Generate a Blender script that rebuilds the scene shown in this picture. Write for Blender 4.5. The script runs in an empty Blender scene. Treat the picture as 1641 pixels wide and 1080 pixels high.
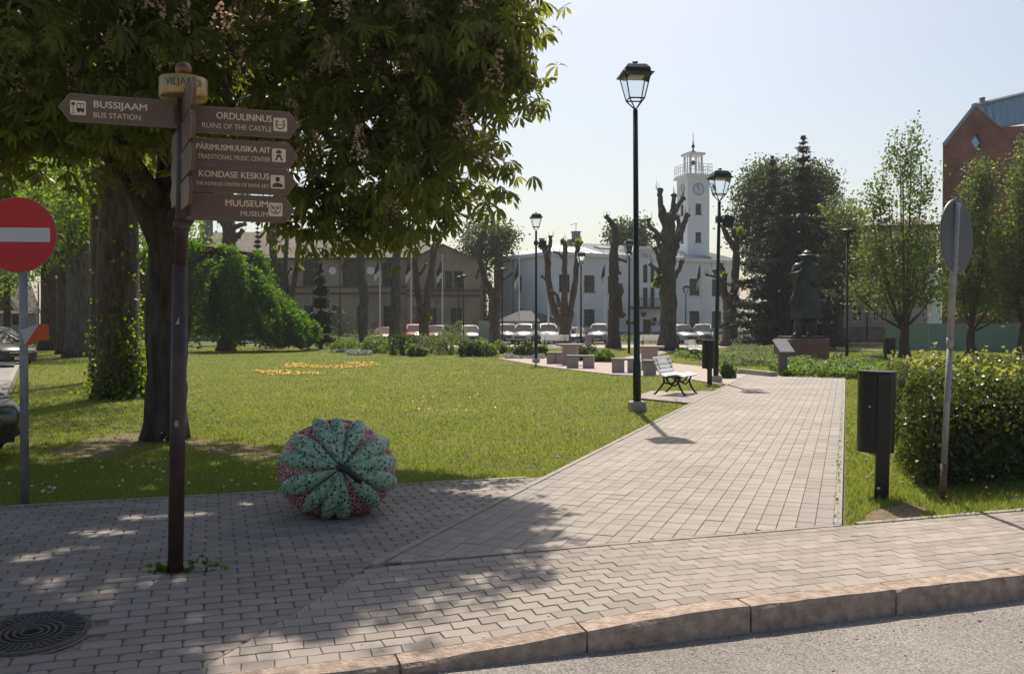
import bpy, bmesh, math
import numpy as np
from mathutils import Vector, Matrix
R = math.radians
SC = bpy.context.scene
COL = SC.collection
rng = np.random.default_rng(11)

# ------------------------------------------------------------------ camera, sky, sun, exposure
CAM = np.array([0.0, 0.0, 1.6]); FPX = 1450.0; HOR = 520.0
cd = bpy.data.cameras.new('camera'); cam = bpy.data.objects.new('camera', cd); COL.objects.link(cam)
PITCH = math.atan2(540 - HOR, FPX)
cam.location = CAM; cam.rotation_euler = (math.pi/2 - PITCH, 0, 0)
cd.sensor_width = 36; cd.lens = FPX/1641*36; cd.clip_start = .05; cd.clip_end = 3000
SC.camera = cam
w = bpy.data.worlds.new('World'); SC.world = w; w.use_nodes = True
nt = w.node_tree; bg = nt.nodes['Background']
sk = nt.nodes.new('ShaderNodeTexSky'); sk.sky_type = 'NISHITA'; sk.sun_disc = False
sk.sun_elevation = R(54); sk.sun_rotation = R(0); sk.air_density = 1.0; sk.dust_density = 2.6; sk.ozone_density = 1.5
nt.links.new(sk.outputs[0], bg.inputs[0]); bg.inputs[1].default_value = 0.105
sl = bpy.data.lights.new('sun', 'SUN'); sl.energy = 4.6; sl.angle = R(.6); sl.color = (1, .95, .88)
so = bpy.data.objects.new('sun', sl); COL.objects.link(so); so.rotation_euler = (R(-36), 0, R(-1.5))
SC.view_settings.view_transform = 'Standard'; SC.view_settings.look = 'None'
SC.view_settings.exposure = 0.30; SC.view_settings.gamma = 1
SC.view_settings.use_curve_mapping = False
SC.view_settings.use_white_balance = True; SC.view_settings.white_balance_temperature = 7050; SC.view_settings.white_balance_tint = 8

# ------------------------------------------------------------------ pixel -> place
def ray(px, py):
    x = (px - 820.5)/FPX; y = -(py - 540)/FPX
    c, s = math.cos(PITCH), math.sin(PITCH)
    return np.array([x, c + y*s, -s + y*c])
def G(px, py, z=0.0):
    r = ray(px, py); t = (z - 1.6)/r[2]; p = CAM + r*t
    return np.array([p[0], p[1]])
def P(px, py, d):
    r = ray(px, py); return CAM + r*(d/r[1])

# ------------------------------------------------------------------ materials
def mat(name, col, rough=.7, metal=0, var=.0, scale=8.0, bump=0, bscale=40, tint=0, col2=None, spec=.5, coord='Object', det=6, stretch=None):
    m = bpy.data.materials.new(name); m.use_nodes = True; n = m.node_tree; L = n.links
    b = n.nodes['Principled BSDF']; b.inputs['Roughness'].default_value = rough; b.inputs['Metallic'].default_value = metal
    b.inputs['Specular IOR Level'].default_value = spec
    tc = n.nodes.new('ShaderNodeTexCoord')
    def noise(s, d=det):
        t = n.nodes.new('ShaderNodeTexNoise'); t.inputs['Scale'].default_value = s; t.inputs['Detail'].default_value = d
        if stretch:
            mp = n.nodes.new('ShaderNodeMapping'); mp.inputs['Scale'].default_value = stretch; L.new(tc.outputs[coord], mp.inputs['Vector']); L.new(mp.outputs[0], t.inputs['Vector'])
        else: L.new(tc.outputs[coord], t.inputs['Vector'])
        return t
    c4 = (*col, 1)
    if var or col2 or tint:
        mx = n.nodes.new('ShaderNodeMix'); mx.data_type = 'RGBA'
        d = tuple(max(0, c*(1 - var)) for c in col); l = tuple(min(1, c*(1 + var)) for c in col)
        if col2: d, l = col, col2
        mx.inputs[6].default_value = (*d, 1); mx.inputs[7].default_value = (*l, 1)
        t = noise(scale); cr = n.nodes.new('ShaderNodeMapRange'); cr.inputs[1].default_value = .3; cr.inputs[2].default_value = .7
        L.new(t.outputs['Fac'], cr.inputs[0]); L.new(cr.outputs[0], mx.inputs[0]); out = mx.outputs[2]
        if tint:
            a = n.nodes.new('ShaderNodeAttribute'); a.attribute_name = 'tint'
            r = n.nodes.new('ShaderNodeMapRange'); r.inputs[3].default_value = 1 - tint; r.inputs[4].default_value = 1 + tint
            L.new(a.outputs['Fac'], r.inputs[0])
            v = n.nodes.new('ShaderNodeVectorMath'); v.operation = 'SCALE'
            L.new(out, v.inputs[0]); L.new(r.outputs[0], v.inputs['Scale']); out = v.outputs[0]
        L.new(out, b.inputs['Base Color'])
    else: b.inputs['Base Color'].default_value = c4
    if bump:
        t = noise(bscale, 4); bp = n.nodes.new('ShaderNodeBump'); bp.inputs['Strength'].default_value = bump; bp.inputs['Distance'].default_value = .02
        L.new(t.outputs['Fac'], bp.inputs['Height']); L.new(bp.outputs[0], b.inputs['Normal'])
    return m
def leafmat(name, col, trans, tint=.35, fac=.42, rough=.45, var=0.25, spec=.5, scale=.8):
    m = mat(name, col, rough, tint=tint, var=var, scale=scale, spec=spec); n = m.node_tree; L = n.links
    b = n.nodes['Principled BSDF']; o = n.nodes['Material Output']
    tr = n.nodes.new('ShaderNodeBsdfTranslucent'); tr.inputs[0].default_value = (*trans, 1)
    mx = n.nodes.new('ShaderNodeMixShader'); mx.inputs[0].default_value = fac
    L.new(b.outputs[0], mx.inputs[1]); L.new(tr.outputs[0], mx.inputs[2]); L.new(mx.outputs[0], o.inputs[0])
    return m

# ------------------------------------------------------------------ mesh building
class MB:
    def __init__(s): s.v = []; s.f = []; s.m = []; s.t = []; s.s = []
    def add(s, vs, fs, mi=0, tint=.5, smooth=False):
        k = len(s.v); s.v.extend([tuple(map(float, v)) for v in vs])
        for f in fs:
            s.f.append([k + i for i in f]); s.m.append(mi); s.t.append(tint); s.s.append(smooth)
        return s
    def box(s, c, d, rz=0, mi=0, bevel=0, rx=0, ry=0, tint=.5):
        a, b, e = d[0]/2, d[1]/2, d[2]/2; g = bevel
        if g:
            vs = []
            for z, k in ((-e, g), (-e + g, 0), (e - g, 0), (e, g)):
                A, B = a - k, b - k
                vs += [(-A + (0 if k else g), -B, z), (A - (0 if k else g), -B, z), (A, -B + (0 if k else g), z), (A, B - (0 if k else g), z),
                       (A - (0 if k else g), B, z), (-A + (0 if k else g), B, z), (-A, B - (0 if k else g), z), (-A, -B + (0 if k else g), z)]
            fs = [list(range(7, -1, -1)), list(range(24, 32))]
            for q in range(3):
                for i in range(8): fs.append([q*8 + i, q*8 + (i + 1) % 8, q*8 + 8 + (i + 1) % 8, q*8 + 8 + i])
        else:
            vs = [(x, y, z) for z in (-e, e) for x, y in ((-a, -b), (a, -b), (a, b), (-a, b))]
            fs = [[3, 2, 1, 0], [4, 5, 6, 7], [0, 1, 5, 4], [1, 2, 6, 5], [2, 3, 7, 6], [3, 0, 4, 7]]
        M = Matrix.Rotation(rz, 3, 'Z') @ Matrix.Rotation(ry, 3, 'Y') @ Matrix.Rotation(rx, 3, 'X')
        return s.add([M @ Vector(v) + Vector(c) for v in vs], fs, mi, tint)
    def tube(s, pts, rad, n=8, mi=0, caps=True, smooth=True, bump=0, tint=.5, flat=1.0):
        pts = [Vector(p) for p in pts]; k = len(pts)
        if not hasattr(rad, '__len__'): rad = [rad]*k
        vs = []; up = None
        for i, p in enumerate(pts):
            t = (pts[min(i + 1, k - 1)] - pts[max(i - 1, 0)]).normalized()
            if up is None: up = Vector((1, 0, 0)) if abs(t.x) < .8 else Vector((0, 1, 0))
            a = (up - t*up.dot(t)).normalized(); up = a; b = t.cross(a)
            for j in range(n):
                q = 2*math.pi*j/n; r = rad[i]*(1 + (bump*(rng.random()*2 - 1) if bump else 0))
                vs.append(p + a*math.cos(q)*r + b*math.sin(q)*r*flat)
        fs = [[i*n + j, i*n + (j + 1) % n, (i + 1)*n + (j + 1) % n, (i + 1)*n + j] for i in range(k - 1) for j in range(n)]
        s.add(vs, fs, mi, tint, smooth)
        if caps:
            o = len(s.v) - len(vs)
            for c in (list(range(n - 1, -1, -1)), list(range((k - 1)*n, k*n))):
                s.f.append([o + i for i in c]); s.m.append(mi); s.t.append(tint); s.s.append(False)
        return s
    def lathe(s, prof, c=(0, 0, 0), n=16, mi=0, smooth=True, sx=1, sy=1):
        vs = []
        for r, z in prof:
            for j in range(n):
                q = 2*math.pi*(j + .5)/n; vs.append((c[0] + r*sx*math.cos(q), c[1] + r*sy*math.sin(q), c[2] + z))
        fs = [[i*n + j, i*n + (j + 1) % n, (i + 1)*n + (j + 1) % n, (i + 1)*n + j] for i in range(len(prof) - 1) for j in range(n)]
        if prof[0][0] > 1e-4: fs.append(list(range(n - 1, -1, -1)))
        if prof[-1][0] > 1e-4: fs.append([(len(prof) - 1)*n + j for j in range(n)])
        return s.add(vs, fs, mi, .5, smooth)
    def prism(s, poly, a, b, plane='xy', mi=0, tint=.5):
        # poly extruded between a and b on the remaining axis
        n = len(poly)
        def T(p, h): return {'xy': (p[0], p[1], h), 'xz': (p[0], h, p[1]), 'yz': (h, p[0], p[1])}[plane]
        vs = [T(p, a) for p in poly] + [T(p, b) for p in poly]
        fs = [list(range(n - 1, -1, -1)), list(range(n, 2*n))] + [[i, (i + 1) % n, n + (i + 1) % n, n + i] for i in range(n)]
        return s.add(vs, fs, mi, tint)
    def build(s, name, mats, parent=None, loc=None, rz=0):
        me = bpy.data.meshes.new(name); me.from_pydata(s.v, [], s.f)
        for m in (mats if isinstance(mats, (list, tuple)) else [mats]): me.materials.append(m)
        me.polygons.foreach_set('material_index', s.m); me.polygons.foreach_set('use_smooth', s.s)
        at = me.attributes.new('tint', 'FLOAT', 'FACE'); at.data.foreach_set('value', s.t)
        me.update(); return link(name, me, parent, loc, rz)
def link(name, me, parent=None, loc=None, rz=0):
    o = bpy.data.objects.new(name, me); COL.objects.link(o)
    if parent: o.parent = parent
    if loc is not None: o.location = tuple(loc) if len(loc) == 3 else (loc[0], loc[1], 0)
    o.rotation_euler.z = rz
    return o
def np_mesh(name, V, F, mats, parent=None, loc=None, tint=None, mi=None, smooth=False):
    """V (n,3); F (m,k) all faces with the same number of corners"""
    V = np.asarray(V, dtype=np.float32); F = np.asarray(F, dtype=np.int32); me = bpy.data.meshes.new(name)
    n, (m, k) = len(V), F.shape
    me.vertices.add(n); me.vertices.foreach_set('co', V.ravel())
    me.loops.add(m*k); me.loops.foreach_set('vertex_index', F.ravel())
    me.polygons.add(m); me.polygons.foreach_set('loop_start', np.arange(0, m*k, k, dtype=np.int32))
    for x in (mats if isinstance(mats, (list, tuple)) else [mats]): me.materials.append(x)
    if mi is not None: me.polygons.foreach_set('material_index', np.asarray(mi, dtype=np.int32))
    if smooth: me.polygons.foreach_set('use_smooth', np.ones(m, dtype=bool))
    me.update(calc_edges=True)
    at = me.attributes.new('tint', 'FLOAT', 'FACE')
    at.data.foreach_set('value', np.asarray(tint if tint is not None else np.full(m, .5), dtype=np.float32))
    return link(name, me, parent, loc)
def rots(n, tilt=60, up=True, r=None):
    r = r or rng
    a = r.random(n)*2*np.pi; b = R(tilt)*(r.random(n)*2 - 1); c = R(tilt)*(r.random(n)*2 - 1)
    if not up: b = r.random(n)*2*np.pi; c = r.random(n)*2*np.pi
    ca, sa, cb, sb, cc, sc_ = np.cos(a), np.sin(a), np.cos(b), np.sin(b), np.cos(c), np.sin(c)
    z = np.zeros(n); o = np.ones(n)
    Rz = np.stack([np.stack([ca, -sa, z], -1), np.stack([sa, ca, z], -1), np.stack([z, z, o], -1)], 1)
    Rx = np.stack([np.stack([o, z, z], -1), np.stack([z, cb, -sb], -1), np.stack([z, sb, cb], -1)], 1)
    Ry = np.stack([np.stack([cc, z, sc_], -1), np.stack([z, o, z], -1), np.stack([-sc_, z, cc], -1)], 1)
    return Rz @ Rx @ Ry
def scatter(tv, tf, pos, rot, size):
    tv = np.asarray(tv, float); tf = np.asarray(tf); n = len(pos); size = np.asarray(size)
    if size.ndim == 0: size = np.full(n, float(size))
    V = np.einsum('nij,kj->nki', rot, tv)*size[:, None, None] + pos[:, None, :]
    F = tf[None] + (np.arange(n)*len(tv))[:, None, None]
    return V.reshape(-1, 3), F.reshape(-1, tf.shape[1])
def empty(name, loc, label=None, cat=None, group=None, rz=0):
    o = bpy.data.objects.new(name, None); COL.objects.link(o); o.empty_display_size = .2
    o.location = (loc[0], loc[1], loc[2] if len(loc) > 2 else 0); o.rotation_euler.z = rz
    return tag(o, label, cat, group)
def tag(o, label=None, cat=None, group=None, kind=None):
    if label: o['label'] = label
    if cat: o['category'] = cat
    if group: o['group'] = group
    if kind: o['kind'] = kind
    return o
def copy_tree(o, parent=None):
    c = o.copy(); COL.objects.link(c)
    if parent: c.parent = parent; c.matrix_parent_inverse = o.matrix_parent_inverse
    for ch in list(o.children): copy_tree(ch, c)
    return c
def text_mesh(txt, width=None, height=None, bold=0, extrude=.0008, align='LEFT'):
    cu = bpy.data.curves.new('t', 'FONT'); cu.body = txt; cu.size = 1; cu.offset = bold; cu.resolution_u = 3
    o = bpy.data.objects.new('t', cu); COL.objects.link(o)
    dg = bpy.context.evaluated_depsgraph_get(); me = bpy.data.meshes.new_from_object(o.evaluated_get(dg))
    bpy.data.objects.remove(o); bpy.data.curves.remove(cu)
    v = np.zeros(len(me.vertices)*3); me.vertices.foreach_get('co', v); v = v.reshape(-1, 3)
    mn, mxx = v.min(0), v.max(0); v[:, 0] -= mn[0]; v[:, 1] -= 0
    cap = .72
    sy = height/cap if height else 1; sx = width/(mxx[0] - mn[0]) if width else sy
    v[:, 0] *= sx; v[:, 1] *= sy
    if align == 'RIGHT': v[:, 0] -= (mxx[0] - mn[0])*sx
    if align == 'CENTER': v[:, 0] -= (mxx[0] - mn[0])*sx/2
    me.vertices.foreach_set('co', v.ravel()); me.update(); return me
def put_text(me, m, parent, loc, name='lettering', rx=90, rz=0):
    me.materials.clear(); me.materials.append(m)
    o = link(name, me, parent, loc); o.rotation_euler = (R(rx), 0, R(rz)); return o
def in_poly(x, y, poly):
    x = np.asarray(x); y = np.asarray(y); c = np.zeros(x.shape, bool); n = len(poly)
    for i in range(n):
        x1, y1 = poly[i]; x2, y2 = poly[(i + 1) % n]
        if y1 == y2: continue
        k = ((y1 > y) != (y2 > y)) & (x < (x2 - x1)*(y - y1)/(y2 - y1) + x1); c ^= k
    return c
def clip(poly, planes):
    for (a, b, c) in planes:           # keep a*x+b*y>=c
        out = []
        for i in range(len(poly)):
            p, q = poly[i], poly[(i + 1) % len(poly)]
            dp, dq = a*p[0] + b*p[1] - c, a*q[0] + b*q[1] - c
            if dp >= 0: out.append(p)
            if (dp >= 0) != (dq >= 0):
                t = dp/(dp - dq); out.append((p[0] + (q[0] - p[0])*t, p[1] + (q[1] - p[1])*t))
        poly = out
        if len(poly) < 3: return []
    return poly

# common materials
M_cream = mat('cream_lettering', (.80, .64, .44), .6)
M_black = mat('black_painted_metal', (.012, .013, .013), .38, .3, var=.3, scale=20)
M_galv = mat('galvanised_steel', (.27, .27, .27), .5, .25, var=.2, scale=14)
M_glass = mat('clear_lantern_glass', (.8, .85, .88), .05)
M_glass.node_tree.nodes['Principled BSDF'].inputs['Transmission Weight'].default_value = 1
M_glass.node_tree.nodes['Principled BSDF'].inputs['IOR'].default_value = 1.05
M_win = mat('window_glass', (.018, .02, .02), .09, 0, spec=.55)
M_frame_dark = mat('dark_window_frame', (.10, .08, .065), .6)
M_frame_white = mat('white_window_frame', (.6, .6, .57), .6)
M_concrete = mat('concrete', (.36, .33, .30), .85, var=.2, scale=12, bump=.3, bscale=60)
M_bark = mat('tree_bark', (.038, .027, .02), .95, col2=(.12, .09, .068), scale=11, bump=1.0, bscale=20, stretch=(1, 1, .22))
M_bark_g = mat('grey_tree_bark', (.055, .045, .036), .95, col2=(.14, .12, .10), scale=8, bump=1.0, bscale=13, stretch=(1, 1, .22))
# ------------------------------------------------------------------ street frame: a along the kerb, b away from the street
K0 = np.array([3.22, 5.69]); U = np.array([.949, .314]); U /= np.linalg.norm(U); N = np.array([-U[1], U[0]])
def AB(a, b): p = K0 + U*a + N*b; return (p[0], p[1])
def toAB(x, y): dx = np.asarray(x) - K0[0]; dy = np.asarray(y) - K0[1]; return dx*U[0] + dy*U[1], dx*N[0] + dy*N[1]
def sstep(x): x = np.clip(x, 0, 1); return x*x*(3 - 2*x)
def drop(x, y):          # the pavement dips to a dropped kerb at the left
    a, b = toAB(x, y)
    return -.095*sstep((-2.1 - a)/2.0)*(1 - sstep((b - .1)/1.9))
O = np.array([2.61, 7.14]); PD = np.array([.347, .938]); PD /= np.linalg.norm(PD); PN = np.array([-PD[1], PD[0]])
def ST(s, t): p = O + PD*s + PN*t; return (p[0], p[1])
def toST(x, y): dx = np.asarray(x) - O[0]; dy = np.asarray(y) - O[1]; return dx*PD[0] + dy*PD[1], dx*PN[0] + dy*PN[1]
PW = 2.92; PL = 21.6; BK = 4.42; BB = 1.57
def halfplane(p, q):     # keep left of p->q
    nx, ny = -(q[1] - p[1]), q[0] - p[0]; return (nx, ny, nx*p[0] + ny*p[1])
PX = lambda l: [tuple(G(x, y)) for x, y in l]

M_grass_ground = mat('lawn_soil', (.075, .09, .02), .95, col2=(.16, .14, .055), scale=.55, bump=.6, bscale=60)
M_soil = mat('bare_soil', (.17, .115, .075), .95, var=.35, scale=14, bump=.8, bscale=50)
M_joint = mat('paving_joint_sand', (.20, .16, .13), .95, var=.3, scale=30, bump=.3)
M_pave = mat('grey_concrete_paver', (.25, .212, .188), .82, var=.22, scale=.9, tint=.16, bump=.22, bscale=160)
M_pave_pink = mat('pinkish_concrete_paver', (.30, .256, .226), .85, var=.18, scale=.7, tint=.15, bump=.2, bscale=160)
M_edge = mat('concrete_edging', (.30, .262, .232), .85, var=.18, scale=9, bump=.3, bscale=90)
M_kerb = mat('weathered_kerb_stone', (.26, .185, .145), .92, col2=(.46, .365, .30), scale=16, bump=1.0, bscale=38, tint=.12, det=12)
def asphalt():
    m = mat('asphalt', (.21, .185, .17), .8, col2=(.34, .305, .28), scale=.8, bump=.7, bscale=170, det=9)
    n = m.node_tree; L = n.links; b = n.nodes['Principled BSDF']; src = b.inputs['Base Color'].links[0].from_socket
    v = n.nodes.new('ShaderNodeTexVoronoi'); v.inputs['Scale'].default_value = 110
    tc = [x for x in n.nodes if x.type == 'TEX_COORD'][0]; L.new(tc.outputs['Object'], v.inputs['Vector'])
    r = n.nodes.new('ShaderNodeMapRange'); r.inputs[3].default_value = .55; r.inputs[4].default_value = 1.5
    sp = n.nodes.new('ShaderNodeSeparateColor'); L.new(v.outputs['Color'], sp.inputs[0]); L.new(sp.outputs[0], r.inputs[0])
    s = n.nodes.new('ShaderNodeVectorMath'); s.operation = 'SCALE'; L.new(src, s.inputs[0]); L.new(r.outputs[0], s.inputs['Scale'])
    L.new(s.outputs[0], b.inputs['Base Color']); return m
M_asphalt = asphalt()

MB().prism([(-800, -500), (800, -500), (800, 1100), (-800, 1100)], -1.2, -.6).build('ground', M_grass_ground)['kind'] = 'structure'
# lawn: one sheet from the kerb line to far behind the buildings, gently uneven far from paths
lw = MB(); lw.add([(*AB(-80, .1), -.02), (*AB(120, .1), -.02), (260, 300, -.02), (-260, 300, -.02)], [[0, 1, 2, 3]])
# the strip by the dropped kerb lies lower
lw.v[0] = (*AB(-80, BB), -.02); lw.v[1] = (*AB(120, BB), -.02)
lawn = lw.build('lawn', M_grass_ground); lawn['kind'] = 'structure'
rd = MB(); rd.add([(*AB(-80, .05), -.135), (*AB(-80, -30), -.2), (*AB(120, -30), -.2), (*AB(120, .05), -.135)], [[0, 1, 2, 3]])
road = rd.build('road', M_asphalt); road['kind'] = 'structure'

def paver_mesh(poly, top, th=.05, ch=.006, gap=.003, tint=.5, name='paver', m=None, rnd=.0):
    """poly CCW in local xy; returns a MB with a chamfered block"""
    p = np.array(poly); c = p.mean(0)
    if rnd:
        q = []
        for i in range(len(p)):
            a = p[i - 1] - p[i]; b = p[(i + 1) % len(p)] - p[i]
            q.append(p[i] + a/np.linalg.norm(a)*min(rnd, np.linalg.norm(a)*.4)); q.append(p[i] + b/np.linalg.norm(b)*min(rnd, np.linalg.norm(b)*.4))
        p = np.array(q)
    d = p - c; r = np.linalg.norm(d, axis=1, keepdims=True) + 1e-9
    o1 = c + d*np.clip(1 - gap/r, .1, 1); o2 = c + d*np.clip(1 - (gap + ch)/r, .1, 1); n = len(p)
    vs = [(*x, top - th) for x in o1] + [(*x, top - ch*.8) for x in o1] + [(*x, top) for x in o2]
    fs = [[i, (i + 1) % n, n + (i + 1) % n, n + i] for i in range(n)] + [[n + i, n + (i + 1) % n, 2*n + (i + 1) % n, 2*n + i] for i in range(n)] + [list(range(2*n, 3*n))]
    return vs, fs

def lay(parent, cells, maker, m, limit=300, joined='paver_field'):
    """cells: list of (poly world CCW, key or None, centre, angle). The nearest ones in view become objects sharing meshes, the rest one mesh."""
    def seen(c): return c[1] > 3.9 and abs(c[0]) < c[1]*.575 + .1
    order = sorted(range(len(cells)), key=lambda i: (0 if seen(cells[i][2]) and cells[i][1] is not None else 1, np.hypot(*cells[i][2])))
    solo = [i for i in order[:limit] if cells[i][1] is not None and seen(cells[i][2])]; ss = set(solo)
    cache = {}
    for i in solo:
        poly, key, c, ang = cells[i]; k = (key, int(rng.integers(8)))
        if k not in cache:
            ca, sa = math.cos(-ang), math.sin(-ang); pl = [((x - c[0])*ca - (y - c[1])*sa, (x - c[0])*sa + (y - c[1])*ca) for x, y in poly]
            vs, fs = maker(pl, 0); mb = MB(); mb.add(vs, fs, tint=rng.random()); me_o = mb.build('paver', m, parent); cache[k] = me_o.data; o = me_o
        else: o = link('paver', cache[k], parent)
        z = .016 + drop(*c) + rng.normal()*.0009
        gx = (drop(c[0] + .05, c[1]) - drop(c[0] - .05, c[1]))/.1; gy = (drop(c[0], c[1] + .05) - drop(c[0], c[1] - .05))/.1
        MM = Matrix.Translation((c[0], c[1], z)) @ Matrix(((1, 0, 0, 0), (0, 1, 0, 0), (gx + rng.normal()*.004, gy + rng.normal()*.004, 1, 0), (0, 0, 0, 1))) @ Matrix.Rotation(ang, 4, 'Z')
        # keep it a pure rotation + move
        lo, ro, sc = MM.decompose(); o.location = lo; o.rotation_mode = 'QUATERNION'; o.rotation_quaternion = ro; o.scale = (1, 1, 1)
    mb = MB()
    for i in range(len(cells)):
        if i in ss: continue
        poly, key, c, ang = cells[i]; vs, fs = maker(poly, 0); dz = rng.normal()*.0009
        mb.add([(x, y, z + .016 + float(drop(x, y)) + dz) for x, y, z in vs], fs, tint=rng.random())
    o = mb.build(joined, m, parent); o['kind'] = 'stuff'; return o

# --- pavement slab (joint bed) as a fine grid so it can dip
def bed(name, poly_planes, arange, brange, m, z=.002):
    As = np.arange(*arange, .5); Bs = np.arange(*brange, .25); mb = MB()
    for a in As:
        for b in Bs:
            pl = clip([AB(a, b), AB(a + .5, b), AB(a + .5, b + .25), AB(a, b + .25)], poly_planes)
            if pl: mb.add([(x, y, z + float(drop(x, y))) for x, y in pl], [list(range(len(pl)))], tint=.5)
    return mb.build(name, m)
LA, LB_ = ST(-6, PW), ST(20, PW)
leftL = halfplane(LA, LB_)                      # left of the path's left line
rightL = halfplane(LB_, LA)
A_pl = [leftL, halfplane(AB(-30, .16), AB(30, .16)), halfplane(AB(30, BK), AB(-30, BK))]
B_pl = [rightL, halfplane(AB(-30, .16), AB(30, .16)), halfplane(AB(30, BB - .04), AB(-30, BB - .04))]
sidewalk = bed('sidewalk', [halfplane(AB(-30, .1), AB(30, .1)), halfplane(AB(30, BB), AB(-30, BB))], (-22, 18), (0, 1.75), M_joint); sidewalk['kind'] = 'structure'
b2 = bed('joint_bed', [leftL, halfplane(AB(-30, BB), AB(30, BB)), halfplane(AB(30, BK + .03), AB(-30, BK + .03))], (-22, 2), (1.5, 4.6), M_joint); b2.parent = sidewalk

angU = math.atan2(U[1], U[0]); cellsA = []; L_, W_ = .2, .1
r_ = 0; b = .16
while b < BK:
    off = (r_ % 2)*L_/2; a = -13.0 + off
    while a < .6:
        q = [AB(a, b), AB(a + L_, b), AB(a + L_, b + W_), AB(a, b + W_)]
        pl = clip(q, A_pl)
        if len(pl) >= 3:
            full = len(pl) == 4 and all(abs(pl[i][0] - q[i][0]) + abs(pl[i][1] - q[i][1]) < 1e-6 for i in range(4))
            c = np.mean(pl, 0)
            area = abs(sum(pl[i][0]*pl[(i + 1) % len(pl)][1] - pl[(i + 1) % len(pl)][0]*pl[i][1] for i in range(len(pl))))/2
            if area > .0012:
                # leave room for the manhole and the signpost's foot
                if np.hypot(c[0] + 2.56, c[1] - 4.80) > .33: cellsA.append((pl, 'A' if full else None, c, angU))
        a += L_
    b += W_; r_ += 1
# zone B: wavy interlocking blocks
cellsB = []; r_ = 0; b = .16; LB, WB = .16, .106
def wav(a, b): return AB(a + .003*math.sin(b/WB*math.pi) , b + .003*math.sin(a/LB*2*math.pi))
while b < BB - .03:
    a = -6.0 + (r_ % 2)*LB/2
    while a < 12.5:
        q = []
        for (x0, y0), (x1, y1) in (((a, b), (a + LB, b)), ((a + LB, b), (a + LB, b + WB)), ((a + LB, b + WB), (a, b + WB)), ((a, b + WB), (a, b))):
            k = 4 if y0 == y1 else 2
            for t in range(k): q.append(wav(x0 + (x1 - x0)*t/k, y0 + (y1 - y0)*t/k))
        pl = clip(q, B_pl); full = len(pl) == len(q) and all(abs(p[0] - s[0]) + abs(p[1] - s[1]) < 1e-6 for p, s in zip(pl, q))
        if len(pl) >= 3:
            area = abs(sum(pl[i][0]*pl[(i + 1) % len(pl)][1] - pl[(i + 1) % len(pl)][0]*pl[i][1] for i in range(len(pl))))/2
            if area > .0015: cellsB.append((pl, 'B%d' % (int(round(b/WB*100)) if 0 else r_ % 2) if full else None, np.mean(pl, 0), angU))
        a += LB
    b += WB; r_ += 1
# unique meshes for wavy blocks: phases differ, so key by phase
cellsB = [(pl, (k + '_%d' % (int(round(((toAB(*c)[0]) % LB)/LB*4)) % 4)) if k else None, c, an) for pl, k, c, an in cellsB]
def mkA(pl, top): return paver_mesh(pl, top, th=.014, ch=.007, gap=.003, rnd=.014)
def mkB(pl, top): return paver_mesh(pl, top, th=.012, ch=.003, gap=.002)
allc = [(c, 'A') for c in cellsA] + [(c, 'B') for c in cellsB]
def seen0(c): return c[1] > 3.9 and abs(c[0]) < c[1]*.575 + .1
near = sorted([i for i, (c, k) in enumerate(allc) if c[1] is not None and seen0(c[2])], key=lambda i: np.hypot(*allc[i][0][2]))[:300]
nA = sum(1 for i in near if allc[i][1] == 'A')
lay(sidewalk, cellsA, mkA, M_pave, nA, 'grey_paver_field'); lay(sidewalk, cellsB, mkB, M_pave_pink, 300 - nA, 'wavy_paver_field')
# edging strips
def strip(mb, p, q, w, z0, z1, seg=1.0, tint=None):
    p = np.array(p); q = np.array(q); L = np.linalg.norm(q - p); d = (q - p)/L; n = np.array([-d[1], d[0]]); k = max(1, int(round(L/seg)))
    for i in range(k):
        s0, s1 = L*i/k + .004, L*(i + 1)/k - .004
        mb.add(*paver_mesh([tuple(p + d*s0 - n*w/2), tuple(p + d*s1 - n*w/2), tuple(p + d*s1 + n*w/2), tuple(p + d*s0 + n*w/2)], z1, z1 - z0, .006, .001), tint=rng.random())
e = MB(); strip(e, AB(-16, BK + .03), AB(-1.75, BK + .03), .06, -.05, .022); strip(e, AB(.02, BB), AB(14, BB), .06, -.05, .022)
e.build('edging_strip', M_edge, sidewalk)
# kerb
kerb = MB().box((*AB(-4, .08), -.32), (44, .11, .3), angU).build('kerb', M_joint); kerb['kind'] = 'structure'
for i in range(-14, 10):
    a0 = .06 + i*1.0 - .03
    mb = MB(); secs = 8; prof = [(.0, -.2), (.0, -.02), (.012, 0), (.15, .004), (.158, -.2)]
    vs = []
    for k in range(secs + 1):
        a = a0 + .006 + (1.0 - .012)*k/secs
        for (bb, zz) in prof:
            j = rng.normal()*.003 if zz > -.1 else 0; x, y = AB(a, bb + j + (.006 if k in (0, secs) and bb < .1 else 0)); dz = float(drop(*AB(a, .05)))
            vs.append((x, y, .016 + (zz + dz + (rng.normal()*.0015 - (.004 if k in (0, secs) else 0)) if zz > -.1 else zz)))
    n = len(prof); fs = [[k*n + q, (k + 1)*n + q, (k + 1)*n + q + 1, k*n + q + 1] for k in range(secs) for q in range(n - 1)] + [list(range(n)), [secs*n + q for q in range(n - 1, -1, -1)]]
    mb.add(vs, fs, tint=rng.random()); mb.build('kerb_stone', M_kerb, kerb)
gr = MB()
for i in range(2600):
    a = rng.uniform(-6, 3.2); b = -abs(rng.normal())*.22 - .01 if i % 3 else -rng.random()*1.4; x, y = AB(a, b); s = rng.uniform(.002, .006)*(2 if i % 60 == 0 else 1)
    gr.box((x, y, -.135 - .065*(.05 - b)/30 + s*.3), (s, s*rng.uniform(.7, 1.4), s*.7), rng.random()*3, tint=rng.random())
g = gr.build('gravel', mat('loose_grit', (.3, .26, .22), .9, tint=.6)); g['kind'] = 'stuff'

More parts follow.
